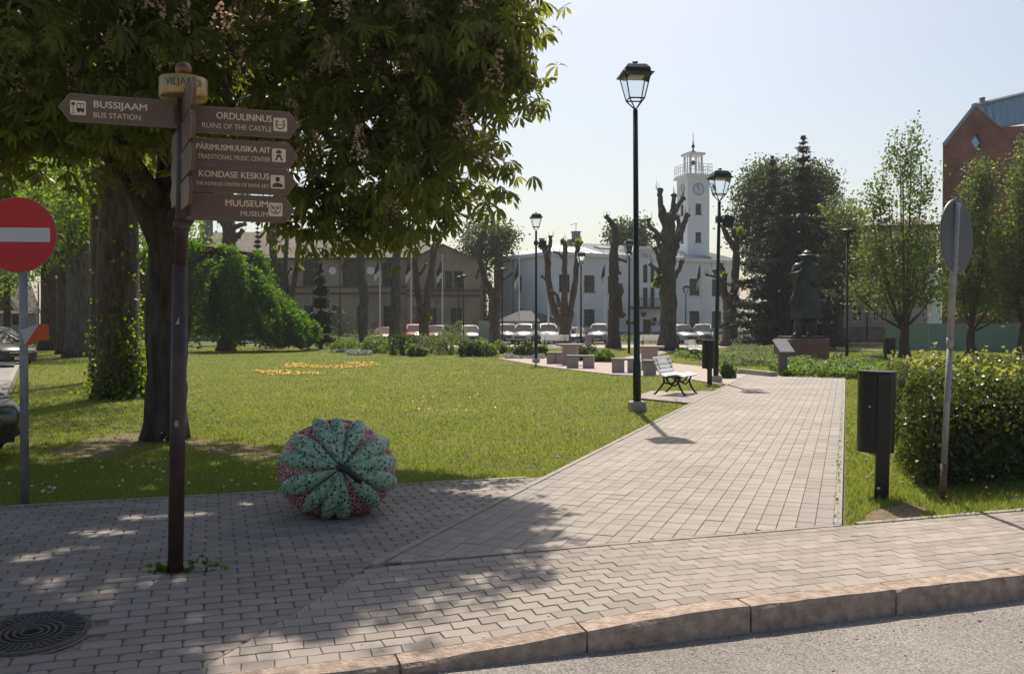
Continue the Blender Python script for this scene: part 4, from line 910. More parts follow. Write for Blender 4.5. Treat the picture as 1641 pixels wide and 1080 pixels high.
# --- pollarded trees
M_cutwood = mat('sawn_wood', (.34, .26, .17), .9, var=.3, scale=10)
def pollard(base, d, lines, label, leafspots=(), name='pollarded_tree'):
    """lines: polylines [(px,py,rpx,depth offset)...] at distance d"""
    b = P(*base, d); root = empty(name, (b[0], d, -.02), label, 'tree', 'pollarded lime trees in the park'); mb = MB()
    for ln in lines:
        pts, rad = [], []
        for i, q in enumerate(ln):
            p = P(q[0], q[1], d + (q[3] if len(q) > 3 else 0)); pts.append((p[0] - b[0], p[1] - d, p[2])); rad.append(q[2]/FPX*d)
        # resample with wobble
        P2, R2 = [], []
        for i in range(len(pts) - 1):
            for t in (0, .25, .5, .75): P2.append(np.array(pts[i])*(1 - t) + np.array(pts[i + 1])*t + (rng.normal(size=3)*rad[i]*.10)); R2.append(rad[i]*(1 - t) + rad[i + 1]*t)
        P2.append(np.array(pts[-1])); R2.append(rad[-1])
        if ln is lines[0]: P2[0][2] = 0; R2[0] *= 1.35; R2[1] *= 1.1
        mb.tube(P2, R2, 9, bump=.12)
        e = P2[-1]; dr = (P2[-1] - P2[-2])/(np.linalg.norm(P2[-1] - P2[-2]) + 1e-6); mb.tube([e - dr*R2[-1]*.5, e + dr*R2[-1]*.3, e + dr*R2[-1]*1.0], [R2[-1]*1.0, R2[-1]*1.5, R2[-1]*1.1], 8, bump=.2)
        mb.tube([e + dr*R2[-1]*1.0, e + dr*(R2[-1]*1.0 + .02)], R2[-1]*.9, 8, mi=1)
        for _ in range(3):
            v = rng.normal(size=3); v /= np.linalg.norm(v); v[2] = abs(v[2]); mb.tube([e, e + v*R2[-1]*1.8, e + v*R2[-1]*2.2 + np.array([0, 0, rng.uniform(.2, .5)])], [.03, .02, .008], 4)
    mb.build('trunk', [M_bark if d > 60 else M_bark_g, M_cutwood], root)
    for (x, y, r) in leafspots:
        p = P(x, y, d - .5); n = 160; pos = np.array([p[0] - b[0], p[1] - d, p[2]]) + rng.normal(size=(n, 3))*r/FPX*d*.5; leaves('shoot', pos, .16, L_lime, root, kind='stuff')
    return root
pollard((1072, 562), 55, [[(1072, 562, 15), (1071, 500, 13), (1070, 440, 12.5), (1070, 395, 12.5), (1072, 350, 9)], [(1070, 370, 7), (1060, 345, 4.5), (1057, 315, 4, .4), (1058, 306, 4, .5)], [(1072, 350, 6), (1083, 335, 4, -.3), (1094, 318, 3.5, -.4)], [(1074, 350, 6), (1079, 330, 4), (1080, 314, 3.5)],
    [(1064, 385, 5), (1050, 370, 3.5, -.5), (1040, 362, 3, -.8), (1039, 352, 2.6, -.9)], [(1076, 400, 7), (1090, 375, 5, -.3), (1098, 352, 4, -.5), (1101, 345, 4, -.5)], [(1078, 392, 6), (1088, 360, 3.6, .8), (1086, 348, 3, .9)], [(1062, 440, 4), (1050, 430, 3, -.5), (1042, 423, 2.6, -.6)], [(1060, 432, 4), (1054, 408, 3.2, .5), (1050, 398, 3, .5)], [(1062, 405, 4), (1054, 386, 3.5), (1050, 378, 3)], [(1078, 450, 5), (1088, 432, 3.5, .3), (1092, 420, 3.3, .4)], [(1080, 410, 4), (1087, 395, 2.6, -.4), (1084, 384, 2.2, -.4)], [(1066, 345, 4), (1062, 330, 2.6, -.4), (1059, 334, 2, -.5)]],
    'thick pollarded trunk with many cut limbs in front of the clock tower', [(1055, 447, 6), (1053, 455, 5)])
pollard((984, 557), 62, [[(984, 557, 10), (984, 500, 8.5), (983, 450, 8), (983, 410, 7.5), (986, 380, 5.5), (984, 360, 5), (976, 352, 3)], [(982, 362, 4), (975, 350, 3.4), (972, 348, 3.2)], [(989, 415, 3.4), (996, 416, 2.2, -.3), (1003, 419, 1.8, -.4)], [(988, 432, 3), (994, 438, 1.6, -.4)], [(990, 455, 8), (989, 500, 9)]],
    'narrow bare pollarded trunk with a hooked top left of the tall lamp post')
pollard((905, 553), 70, [[(905, 552, 10), (904, 530, 9.5), (905, 510, 9)], [(898, 520, 7), (886, 490, 5.5), (880, 460, 5, .5), (877, 420, 5, .7), (876, 398, 5, .8)], [(877, 410, 4), (872, 402, 3.2, .6), (870, 396, 3, .5)], [(878, 408, 4), (882, 390, 3.2, 1), (882, 380, 2.6, 1)], [(904, 512, 7), (905, 470, 4.5, -.5), (905, 430, 4.2, -.5), (905, 390, 3.6, -.5), (902, 386, 3, -.5)], [(910, 515, 7), (916, 490, 5), (922, 450, 4.6, .3), (925, 410, 4.2, .4), (926, 385, 3.6, .4)], [(925, 400, 3.6, .4), (932, 388, 2, .3)], [(925, 396, 3.6, .4), (919, 384, 2.4, .3)], [(897, 492, 3.4, -.5), (893, 474, 2.8, -.6), (884, 466, 2.4, -.8)], [(903, 415, 2.6), (896, 406, 2), (889, 404, 1.8)], [(878, 450, 3), (873, 446, 2), (869, 443, 1.8)]],
    'three armed pollarded tree in front of the left half of the white town hall', [(926, 388, 4), (905, 390, 4)])
pollard((1168, 555), 66, [[(1168, 556, 12), (1170, 520, 11), (1170, 480, 10)], [(1172, 490, 9), (1178, 460, 6.5, .3), (1180, 420, 6, .5), (1180, 390, 5, .5), (1178, 372, 4, .5)], [(1179, 400, 5), (1168, 385, 4.5, -.4), (1161, 370, 4, -.6), (1158, 362, 3, -.7)], [(1176, 380, 3.4), (1174, 368, 2)], [(1166, 490, 7), (1155, 455, 4.5, -.5), (1146, 434, 3.4, -.7)], [(1160, 470, 5), (1160, 440, 4.5, .8), (1154, 425, 4, .8)], [(1148, 444, 3), (1141, 442, 2), (1132, 440, 2)]],
    'forked pollarded tree beside the lamp post with the floodlight', [(1186, 370, 5), (1162, 440, 3)])
pollard((793, 552), 66, [[(793, 553, 10), (792, 520, 9), (793, 480, 8), (794, 470, 8)], [(792, 478, 7), (778, 450, 5), (770, 420, 4.6, .3), (772, 385, 4, .4), (775, 372, 3.6, .4)], [(797, 475, 7), (800, 445, 6, -.3), (797, 400, 4.6, -.4), (796, 380, 4, -.4)], [(800, 455, 3.6), (810, 446, 2.6, -.4), (821, 438, 2.4, -.5)], [(799, 430, 3), (806, 420, 2, -.3), (816, 416, 2, -.4)], [(774, 440, 2.6), (768, 430, 2), (764, 445, 1.6)]],
    'dark two armed pollarded tree between the ochre building and the town hall', [(790, 420, 4)])
pollard((679, 551), 66, [[(679, 552, 8), (679, 510, 8), (678, 495, 8)], [(676, 500, 6.5), (668, 460, 5), (666, 420, 4.4, .3), (667, 400, 3.6, .3)], [(681, 500, 6.5), (688, 450, 5, -.3), (697, 400, 4, -.4), (703, 385, 3.6, -.4)], [(692, 420, 3.6), (693, 395, 2.8, .3), (697, 385, 2, .3)], [(673, 440, 3), (682, 424, 2, -.3)]],
    'V shaped pollarded tree in front of the gabled end of the ochre building', [(686, 510, 4)])
pollard((632, 560), 60, [[(632, 560, 9.5), (633, 500, 8.5), (634, 440, 7.5), (636, 390, 6), (637, 350, 5)]], 'straight tall trunk rising behind the shrubs under the bright chestnut leaves', [(630, 350, 14), (640, 330, 14)])
pollard((583, 560), 60, [[(586, 560, 9), (582, 520, 8), (582, 470, 7.5), (579, 420, 7), (577, 390, 6), (575, 350, 5)]], 'leaning brown trunk behind the flower bed in front of the arched windows')
pollard((458, 552), 64, [[(452, 553, 9), (452, 520, 8), (450, 490, 7)], [(450, 500, 6), (442, 460, 5.5), (438, 410, 6, .3), (436, 375, 5, .3)], [(438, 400, 5), (432, 372, 3, .2)], [(452, 500, 6), (456, 450, 4, .3), (459, 400, 3.5, .3), (460, 367, 3, .3)], [(455, 520, 7), (466, 480, 5, -.3), (474, 440, 4, -.4), (478, 400, 4, -.4), (479, 380, 4, -.4)], [(462, 470, 3.4), (458, 440, 2.6, -.5), (466, 430, 2.4, -.5)]],
    'many armed pollarded tree directly right of the weeping elm', [(440, 402, 5), (480, 430, 4)])
pollard((366, 552), 72, [[(366, 556, 14), (366, 470, 12), (366, 400, 11), (366, 350, 11), (364, 310, 9)], [(370, 385, 6), (380, 378, 5, -.5), (388, 370, 3, -.6)], [(370, 366, 6), (382, 362, 4, -.6), (392, 359, 3, -.6)], [(360, 360, 5), (352, 354, 3, -.4)]], 'stout pollarded trunk rising behind the top of the weeping elm')

# --- conifers
def spruce(px, ytop, d, wpx, label, ybot=None, n=9000, lm=L_spruce, lsize=.3, narrow=1.0, group=None):
    b = P(px, 520, d); H = (HOR - ytop)*d/FPX + 1.6; Wd = wpx/FPX*d/2; root = empty('spruce', (b[0], d, -.02), label, 'tree', group); mb = MB()
    mb.tube([(0, 0, 0), (0, 0, H*.5), (0, 0, H*.99)], [Wd*.10 + .05, Wd*.06 + .04, .015], 7); pos = []; ten = []; sz = []; k = int(H/(.5 if H > 9 else .26)); hs = .5 + (H - .62)*(1 - (1 - np.linspace(0, 1, k))**1.35); hs = hs + rng.normal(size=k)*.07
    for h in hs:
        rel = 1 - h/H; rel = max(rel, .004); L = Wd*min(1, rel**.85*1.15 + .01)*rng.uniform(.72, 1.15); nb = 7 if rel > .15 else 5; a0 = rng.random()*6.28
        for j in range(nb):
            a = a0 + 2*math.pi*j/nb + rng.normal()*.2; l = L*rng.uniform(.7, 1.12) + .05; e = np.array([math.cos(a)*l, math.sin(a)*l, h - l*.12 + .12 + rng.normal()*.1*l]); s0 = np.array([0, 0, h]); m_ = (s0 + e)/2 + np.array([0, 0, -.08*l])
            mb.tube([s0, m_, e], [.03, .02, .008], 3); q = max(6, int(n/len(hs)/nb*(.3 + 1.4*l/Wd))); t = rng.random(q)**.7; p = s0[None]*(1 - t)[:, None] + e[None]*t[:, None] + np.array([0, 0, -.06])*l*np.sin(t*3.1)[:, None]
            pos.append(p + rng.normal(size=(q, 3))*np.array([.12, .12, .05])*(.15 + l*.45)); sz.append(np.full(q, lsize*(.3 + .7*min(1, rel*3.2)))); ten.append(rng.random()*.6 + .4*rng.random(q))
    mb.build('trunk', M_bark, root); pos = np.concatenate(pos)
    leaves('needles', pos, np.concatenate(sz)*(.6 + .8*rng.random(len(pos))), lm, root, tilt=50, tint=np.concatenate(ten), kind='stuff', tv=[(0, 0, 0), (.22, .5, -.06), (0, 1, -.25), (-.22, .5, -.06)]); return root
spruce(1286, 217, 62, 150, 'tallest dark spruce right behind the bronze statue', n=20000, lsize=.30)
spruce(1237, 254, 64, 150, 'slightly lower dark spruce left of the tallest one', n=20000, lsize=.30)
spruce(1258, 290, 60, 190, 'broad low dark spruce between the two tall ones', n=18000, lsize=.30)
spruce(413, 358, 80, 26, 'small dark spruce in front of the ochre building roof beside the weeping elm', n=5000, lsize=.3)
spruce(514, 421, 60, 42, 'small young spruce standing in front of the arched windows', n=6000, lsize=.24)
# --- broadleaf trees at the right and far back
def far_tree(px, d, ells_px, label, nclu=240, per=34, ls=.22, lm=L_far, name='leafy_tree', r=.3, fork=3.0, cr=1.0, shell=.4):
    """ells_px: (px, py, rpx, rpy)"""
    b = P(px, 520, d); k = d/FPX; E = [((x - px)*k, rng.normal()*.5, (HOR - y)*k + 1.6, rx*k, rx*k*.85, ry*k) for x, y, rx, ry in ells_px]
    return broadleaf(name, (b[0], d), [(0, 0, 0), (0, 0, fork*.6), (.1, 0, fork), (.1, 0, fork + 2.2)], [r, r*.9, r*.8, r*.5], E, nclu, per, ls, lm, label, 'tree', cr=cr, shell=shell)
far_tree(1240, 78, [(1218, 310, 42, 56), (1245, 300, 46, 50), (1198, 350, 24, 66), (1225, 380, 50, 70)], 'green broadleaf tree behind the left spruce', 420, 40)
far_tree(1325, 76, [(1305, 310, 34, 52), (1325, 370, 30, 50), (1315, 400, 36, 60)], 'green broadleaf tree behind the tall spruce on its right side', 360, 40)
far_tree(1006, 112, [(990, 380, 22, 26), (1022, 375, 22, 30), (1005, 395, 30, 22)], 'small green tree peeking over the town hall roof', 160, ls=.35, cr=1.1)
far_tree(785, 95, [(780, 390, 42, 46), (760, 420, 30, 60), (805, 385, 26, 26), (765, 480, 18, 60)], 'tree between the ochre building and the town hall', 260, ls=.26)
far_tree(575, 120, [(570, 385, 50, 26), (600, 360, 40, 24)], 'green tree crown behind the ochre building roof', 150, ls=.3)
far_tree(1343, 66, [(1350, 350, 32, 40), (1330, 430, 34, 36), (1372, 420, 26, 44), (1345, 390, 44, 40)], 'light green tree rising behind the statue and the flat lamp', 240, lm=L_young, ls=.2, r=.42, fork=3.6)
# vase shaped street trees
def vase(px, py, ells_px, label, nstem=9, nclu=300, per=26, ls=.13, cr=.24):
    b = G(px, py); d = b[1]; k = d/FPX; root = empty('young_park_tree', (*b, -.02), label, 'tree', 'young vase shaped trees by the green fence'); mb = MB()
    fz = 1.5*1.0; bumpy_trunk(mb, [(0, 0, 0), (-.05, 0, .9), (0, 0, fz)], [.26, .2, .19], 12, 1.4); E = [((x - px)*k, (i % 3 - 1)*.5, (HOR - y)*k + 1.6, rx*k, rx*k, ry*k) for i, (x, y, rx, ry) in enumerate(ells_px)]
    st = [((0, 0, fz), .19)]
    for i in range(nstem):
        e = E[i % len(E)]; tx, ty, tz = e[0] + rng.normal()*e[3]*.35, e[1] + rng.normal()*e[4]*.4, e[2] + e[5]*rng.uniform(.0, .8); p0 = np.array([0, 0, fz - .1*rng.random()*3]); p3 = np.array([tx, ty, tz])
        p1 = p0 + np.array([tx*.45, ty*.45, (tz - fz)*.22]); p2 = np.array([tx*.9, ty*.9, fz + (tz - fz)*.6]); cv = [(1 - t)**3*p0 + 3*(1 - t)**2*t*p1 + 3*(1 - t)*t*t*p2 + t**3*p3 for t in np.linspace(0, 1, 9)]
        mb.tube(cv, np.linspace(.075, .012, 9), 6, bump=.05); st += [(c, .06*(1 - i_/10) + .01) for i_, c in enumerate(cv)][2:]
    C = crown_points(E, nclu, .25); grow(mb, st, C, .008, 4, r_max=.03); mb.build('trunk', M_bark, root); n = len(C)*per
    pos = np.repeat(C, per, 0) + rng.normal(size=(n, 3))*cr*np.array([.7, .7, 1.3]); leaves('crown', pos, ls, L_young, root, tilt=80, tint=np.repeat(rng.random(len(C))*.5, per) + rng.random(n)*.5, kind='stuff'); return root
vase(1450, 577, [(1440, 290, 34, 80), (1405, 330, 26, 70), (1480, 300, 30, 75), (1445, 400, 62, 60), (1400, 410, 40, 60), (1500, 420, 40, 62), (1455, 235, 22, 35), (1445, 465, 70, 34), (1385, 470, 30, 26)], 'open vase shaped young tree between the statue and the back of the round sign', 14, 540, 18)
vase(1556, 572, [(1560, 330, 34, 80), (1545, 400, 40, 80), (1590, 420, 44, 80), (1565, 290, 16, 35), (1540, 470, 44, 36), (1600, 470, 40, 40)], 'leafy young tree directly right of the back of the round sign', 10, 540, 24)
vase(1641, 576, [(1620, 330, 24, 80), (1650, 300, 34, 90), (1630, 420, 44, 90), (1670, 420, 50, 80), (1640, 480, 60, 36)], 'leafy young tree cut off by the right edge of the picture', 10, 540, 24)

# --- hedge (right)
def leaf_box(corners, z0, z1, n, inset=.12, top_frac=.45):
    """points on the outside of a prism given by plan corners"""
    c = np.array(corners); m = c.mean(0); out = []; L = [np.linalg.norm(c[(i + 1) % len(c)] - c[i]) for i in range(len(c))]
    nt_ = int(n*top_frac); w_ = rng.random((nt_, 2)); q = (c[0]*(1 - w_[:, :1]) + c[1]*w_[:, :1])*(1 - w_[:, 1:]) + (c[3]*(1 - w_[:, :1]) + c[2]*w_[:, :1])*w_[:, 1:]
    out.append(np.column_stack([q, z1 - np.abs(rng.normal(size=nt_))*inset])); ns = n - nt_; e = rng.choice(len(c), ns, p=np.array(L)/sum(L)); t = rng.random(ns)[:, None]
    p = c[e]*(1 - t) + c[(e + 1) % len(c)]*t; k = np.abs(rng.normal(size=ns))[:, None]*inset; p = p + (m - p)/np.linalg.norm(m - p, axis=1, keepdims=True)*k
    out.append(np.column_stack([p, z0 + (z1 - z0)*rng.random(ns)])); return np.concatenate(out)
hb = np.array([3.86, 8.75]); hc = [hb, hb + U*6, hb + U*6 + PD*4.6, hb + PD*4.6]
hedge = empty('hedge', (*hb, -.02), 'big clipped dark green hedge behind the bare sign pole at the right edge', 'hedge')
lcn = [c - hb for c in hc]; pos = leaf_box(lcn, .06, 1.10, 62000, .18, .36)
pos[:, 0] += .06*np.sin(pos[:, 2]*5 + pos[:, 1]*3); pos[:, 2] += .05*np.sin(pos[:, 0]*2.3 + 1)*(pos[:, 2] > .9)
leaves('foliage', pos, .045, L_hedge, hedge, tilt=85, kind='stuff')
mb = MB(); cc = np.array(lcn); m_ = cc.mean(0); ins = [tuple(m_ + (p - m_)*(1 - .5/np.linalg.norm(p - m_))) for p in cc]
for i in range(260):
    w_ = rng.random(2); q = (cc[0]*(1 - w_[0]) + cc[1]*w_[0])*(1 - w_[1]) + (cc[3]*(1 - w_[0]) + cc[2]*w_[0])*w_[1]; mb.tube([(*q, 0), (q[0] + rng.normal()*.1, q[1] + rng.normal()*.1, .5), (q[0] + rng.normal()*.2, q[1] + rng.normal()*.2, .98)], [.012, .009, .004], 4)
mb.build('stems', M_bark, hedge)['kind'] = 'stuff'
MB().prism(ins, .05, .80).build('inner_block', mat('dark_inner_fill', (.02, .022, .012), 1), hedge)  # one solid dark block fills the inside of the hedge
sp = []; tn = []
for i in range(230):
    w_ = rng.random(2); q = (cc[0]*(1 - w_[0]) + cc[1]*w_[0])*(1 - w_[1]) + (cc[3]*(1 - w_[0]) + cc[2]*w_[0])*w_[1]; h = rng.uniform(.05, .16) + (rng.random() < .22)*rng.uniform(.08, .2)
    for z in np.arange(0, h, .018): sp.append((*(q + rng.normal(size=2)*.02), 1.06 + z)); tn.append(.6 + .4*rng.random())
leaves('top_sprigs', np.array(sp), .05, leafmat('sunlit_hedge_leaf', (.12, .14, .03), (.5, .5, .1), .4, .4, .3, spec=.6), hedge, tilt=70, tint=np.array(tn), kind='stuff')  # sunlight on the top sprigs is put into the paler leaf colour

# --- shrubs, flower beds, ground cover
def shrub(px, py, wpx, hpx, label, name='shrub', lm=L_shrub, n=1500, ls=.10, group='shrubs in the flower bed across the lawn', asp=.8):
    b = G(px, py); d = b[1]; k = d/FPX; rx, h = wpx/2*k, hpx*k; s = sphere_pts(n); rr = (.75 + .25*rng.random(n))[:, None]*(1 + .22*np.sin(s[:, :1]*5 + px) + .15*np.sin(s[:, 1:2]*7 + py)); p = s*rr*np.array([rx, rx*asp, h*.62]); p[:, 2] = p[:, 2] + h*.42; p = p[p[:, 2] > 0]
    root = empty(name, (*b, -.02), label, 'shrub', group); leaves('foliage', p, ls, lm, root, kind='stuff', tilt=80); mb = MB()
    for i in range(9): a = rng.random()*6.28; mb.tube([(0, 0, 0), (math.cos(a)*rx*.35, math.sin(a)*rx*.35, h*.4), (math.cos(a)*rx*.6, math.sin(a)*rx*.5, h*.75)], [.02, .015, .008], 4)
    mb.build('stem', M_bark, root); return root
L_dk = leafmat('dark_shrub_leaf', (.03, .055, .018), (.10, .17, .03), .5, .3, .5); L_gr = leafmat('greyish_shrub_leaf', (.07, .10, .04), (.24, .32, .08), .5, .4, .6)
for a in [(555, 564, 60, 20, 'low spreading shrub at the left end of the flower bed', L_shrub), (600, 566, 50, 26, 'bright rounded shrub second from the left end of the flower bed', L_shrub), (645, 569, 46, 34, 'dark rounded shrub below the straight tall trunk', L_dk), (590, 554, 70, 24, 'pale feathery shrub behind the left part of the flower bed', L_gr),
          (690, 566, 60, 32, 'greyish green shrub in the middle of the flower bed', L_gr), (668, 571, 36, 18, 'small pale shrub at the front edge of the flower bed', L_gr), (720, 568, 56, 36, 'biggest greyish shrub right of the middle of the flower bed', L_gr), (752, 571, 36, 24, 'dark low shrub right of the biggest greyish one', L_dk), (775, 571, 44, 24, 'glossy low shrub in front of the two armed pollarded tree', L_shrub),
          (800, 566, 36, 18, 'small shrub at the right end of the flower bed', L_shrub), (842, 573, 34, 24, 'round dark green shrub left of the first stone table', L_dk), (866, 570, 26, 16, 'small shrub touching the first stone table', L_shrub), (935, 578, 50, 22, 'spreading peony shrub between the two stone tables', L_dk), (968, 580, 36, 18, 'small reddish green shrub left of the second stone table', L_shrub)]:
    shrub(a[0], a[1], a[2], a[3], a[4], lm=a[5])
shrub(728, 552, 44, 36, 'tall bright young shrub before the gabled end of the ochre building', n=900, lm=L_shrub)
shrub(550, 548, 40, 60, 'dark bush next to the young spruce', lm=L_dk, n=1500)
shrub(525, 556, 50, 20, 'long low bush at the right foot of the weeping elm', lm=L_shrub)
def carpet(name, poly, h, n, lm, ls, label=None, z=0, edge=.5):
    pl = PX(poly); a = np.array(pl); lo, hi = a.min(0), a.max(0); q = lo + (hi - lo)*rng.random((n*3, 2)); q = q[in_poly(q[:, 0], q[:, 1], pl)][:n]
    hh = h*(.65 + .35*np.sin(q[:, 0]*3.1)*np.sin(q[:, 1]*1.7 + 1)); p = np.column_stack([q, z + hh*rng.random(len(q))**.6]); o = leaves(name, p, ls, lm, tilt=60); o['kind'] = 'stuff'
    if label: o['label'] = label
    return o
carpet('ground_cover', [(1255, 604), (1392, 608), (1400, 590), (1330, 584), (1262, 583), (1232, 597)], .42, 26000, L_shrub, .075, 'clipped ground cover edging in front of the granite pedestal')
carpet('ground_cover', [(1356, 606), (1450, 612), (1460, 585), (1385, 588)], .34, 16000, L_shrub, .07, 'ground cover between the path end and the hedge')
carpet('flower_bed', [(1150, 586), (1262, 588), (1264, 560), (1175, 557)], .42, 26000, L_gr, .09, 'soft greyish green flower bed between the tall lamp and the statue')
carpet('flower_bed', [(1080, 572), (1150, 576), (1150, 566), (1085, 562)], .3, 6000, L_shrub, .09, 'low planted strip behind the white bench near the bin')
carpet('meadow_flowers', [(1335, 582), (1425, 582), (1425, 573), (1335, 573)], .25, 6000, L_gr, .08, 'pale flowering strip right of the granite pedestal')
carpet('bush_row', [(900, 549), (1240, 549), (1240, 545), (900, 545)], .75, 16000, L_gr, .14, 'low bushes in front of the parked cars')
carpet('bush_row', [(480, 553), (800, 553), (800, 549), (480, 549)], .55, 12000, L_gr, .14, 'low bushes behind the flower bed')
for i, (x0, x1, y) in enumerate(((531, 580, 565), (556, 596, 569), (808, 872, 575))):
    carpet('silver_plants', [(x0, y), (x1, y), (x1, y - 3), (x0, y - 3)], .22, 2600, M_white_fl, .08, 'silvery low plants at the front edge of the flower bed')
shrub(1165, 606, 24, 26, 'small bush at the foot of the tall lamp beside the far bin', lm=L_shrub, n=900, ls=.08, group=None)
# yellow carpet of flowers on the lawn
def flowers(name, poly, n, m, s, z=.05, label=None):
    pl = PX(poly); a = np.array(pl); lo, hi = a.min(0), a.max(0); q = lo + (hi - lo)*rng.random((n*4, 2)); q = q[in_poly(q[:, 0], q[:, 1], pl)]; w_ = np.sin(q[:, 0]*1.9) + np.sin(q[:, 1]*1.3 + q[:, 0]*.7) + rng.normal(size=len(q))*.6; q = q[w_ > -.5][:n]
    p = np.column_stack([q, z - .03 + .03*rng.random(len(q))]); o = leaves(name, p, s, m, tilt=30, tv=[(-.5, -.5, 0), (.5, -.5, 0), (.5, .5, 0), (-.5, .5, 0)], tf=[[0, 1, 2], [0, 2, 3]]); o['kind'] = 'stuff'
    if label: o['label'] = label
flowers('yellow_flowers', [(452, 589), (460, 583), (600, 581), (612, 586), (540, 591)], 1000, M_yel, .042, label='orange yellow flowers in a long patch on the lawn')
flowers('yellow_flowers', [(405, 594), (480, 594), (520, 600), (430, 602)], 420, M_yel, .04, label='second smaller patch of yellow flowers on the lawn')
flowers('yellow_flowers', [(700, 598), (760, 594), (790, 602), (700, 606)], 50, M_yel, .03)
flowers('yellow_flowers', [(650, 660), (800, 660), (800, 630), (650, 640)], 60, M_yel, .035)

# --- grass: real blades, thinner farther away
road_side = lambda x, y: toST(x, y)
def lawn_ok(x, y):
    a, b = toAB(x, y); s, t = toST(x, y)
    ok = (b > np.where(t > PW, BK + .05, BB + .05)) & ~((t > -.03) & (t < PW + .0) & (s < PL + .1)); ok &= ~in_poly(x, y, plaza_poly) & ~in_poly(x, y, pad_poly)
    kx = (x - kl[1][0])*dl[1] - (y - kl[1][1])*dl[0]; ok &= kx > .12; ok &= (y < G(800, 549)[1]); return ok
N_ = 620000; r0_, r1_ = 7.2, 70.; dd = r0_*(r1_/r0_)**(rng.random(N_)**1.0); xx = (rng.random(N_) - .5)*1.22*dd; ok = lawn_ok(xx, dd)
ok &= ~(in_poly(xx, dd, soil1) & (rng.random(N_) < .75)) & ~(in_poly(xx, dd, soil2) & (rng.random(N_) < .93)) & ~(in_poly(xx, dd, soil3) & (rng.random(N_) < .6))
xx, dd = xx[ok], dd[ok]; n = len(xx); wd = (.0025 + .0008*dd*(.6 + .8*rng.random(n))); s, t = toST(xx, dd); a_, b_ = toAB(xx, dd)
clump = .5 + .5*np.sin(xx*2.1 + np.sin(dd*1.3)*2)*np.sin(dd*1.7 + xx*.6); ht = (.022 + .026*rng.random(n)*(.5 + clump)); rough_ = (t < 0) | (np.abs(b_ - BK) < .25); ht = np.where(rough_, ht*1.5, ht)
an = rng.random(n)*6.28; lean = rng.normal(size=(n, 2))*.5*ht[:, None]; V = np.zeros((n, 3, 3)); V[:, 0] = np.column_stack([xx + np.cos(an)*wd/2, dd + np.sin(an)*wd/2, np.full(n, -.02)]); V[:, 1] = np.column_stack([xx - np.cos(an)*wd/2, dd - np.sin(an)*wd/2, np.full(n, -.02)]); V[:, 2] = np.column_stack([xx + lean[:, 0], dd + lean[:, 1], -.02 + ht])
o = np_mesh('grass', V.reshape(-1, 3), np.arange(n*3).reshape(-1, 3), L_grass, tint=np.clip(.25 + .5*rng.random(n) + .25*(clump - .5), 0, 1)); o['kind'] = 'stuff'
# dandelions: seed heads and yellow heads on stalks
def heads(name, n, m, s, dmax, zs):
    q = 8*(dmax/8)**rng.random(n*2); x = (rng.random(n*2) - .5)*1.15*q; ok = lawn_ok(x, q) & (np.sin(x*.8 + 1)*np.sin(q*.4) + rng.normal(size=n*2)*.5 > -.1); x, q = x[ok][:n], q[ok][:n]; nn = len(x); z = zs*(.6 + .8*rng.random(nn))
    ico = np.array([(0, 0, 1), (.89, 0, .45), (.28, .85, .45), (-.72, .53, .45), (-.72, -.53, .45), (.28, -.85, .45), (0, 0, -.6)]); fc = np.array([[0, 1, 2], [0, 2, 3], [0, 3, 4], [0, 4, 5], [0, 5, 1], [6, 2, 1], [6, 3, 2], [6, 4, 3], [6, 5, 4], [6, 1, 5]])
    V, F = scatter(ico, fc, np.column_stack([x, q, z]), rots(nn, 20), s*(.7 + .6*rng.random(nn))); S, F2 = scatter([(-.0025, 0, -1), (.0025, 0, -1), (0, 0, 0)], [[0, 1, 2]], np.column_stack([x, q, z]), np.repeat(np.eye(3)[None], nn, 0), 1.0); S = S.reshape(-1, 3, 3); S[:, :2, 2] = -.02; S = S.reshape(-1, 3)
    o = np_mesh(name, np.concatenate([V, S]), np.concatenate([F, F2 + len(V)]), [m, L_grass], mi=np.concatenate([np.zeros(len(F)), np.ones(len(F2))])); o['kind'] = 'stuff'
heads('dandelion_clocks', 620, M_seed, .019, 45, .10); heads('dandelion_flowers', 420, M_yel, .016, 40, .05)
# weeds at the foot of the signpost and in the joints
def weed(x, y, n, s, label, h=.06):
    p = np.column_stack([rng.normal(0, s, n), rng.normal(0, s*.35, n), np.abs(rng.normal(0, h, n))]); root = empty('weed', (x, y, .01), label, 'weed'); leaves('leaves', p, .05, L_shrub, root, tilt=60, kind='stuff'); MB().tube([(0, 0, 0), (.01, 0, .03)], .006, 5).build('stem', L_shrub, root)
x, y = G(330, 917); weed(x, y, 22, .05, 'small weed growing from the paving right of the signpost foot'); x, y = G(268, 918); weed(x, y, 90, .05, 'flat weed tuft against the left of the signpost foot', .02)

# moss and small weeds in the joints along the edges
q = []
for i in range(900):
    k = i % 3
    if k == 0: x, y = AB(rng.uniform(-9, -1.8), BK - abs(rng.normal())*.05)
    elif k == 1: x, y = AB(rng.uniform(0, 5), BB - abs(rng.normal())*.03)
    else: x, y = ST(abs(rng.normal())*8, .03 + abs(rng.normal())*.02)
    q.append((x, y, .02 + float(drop(x, y)) + rng.random()*.012))
leaves('joint_moss', np.array(q), .02, L_shrub, tilt=60, kind='stuff')
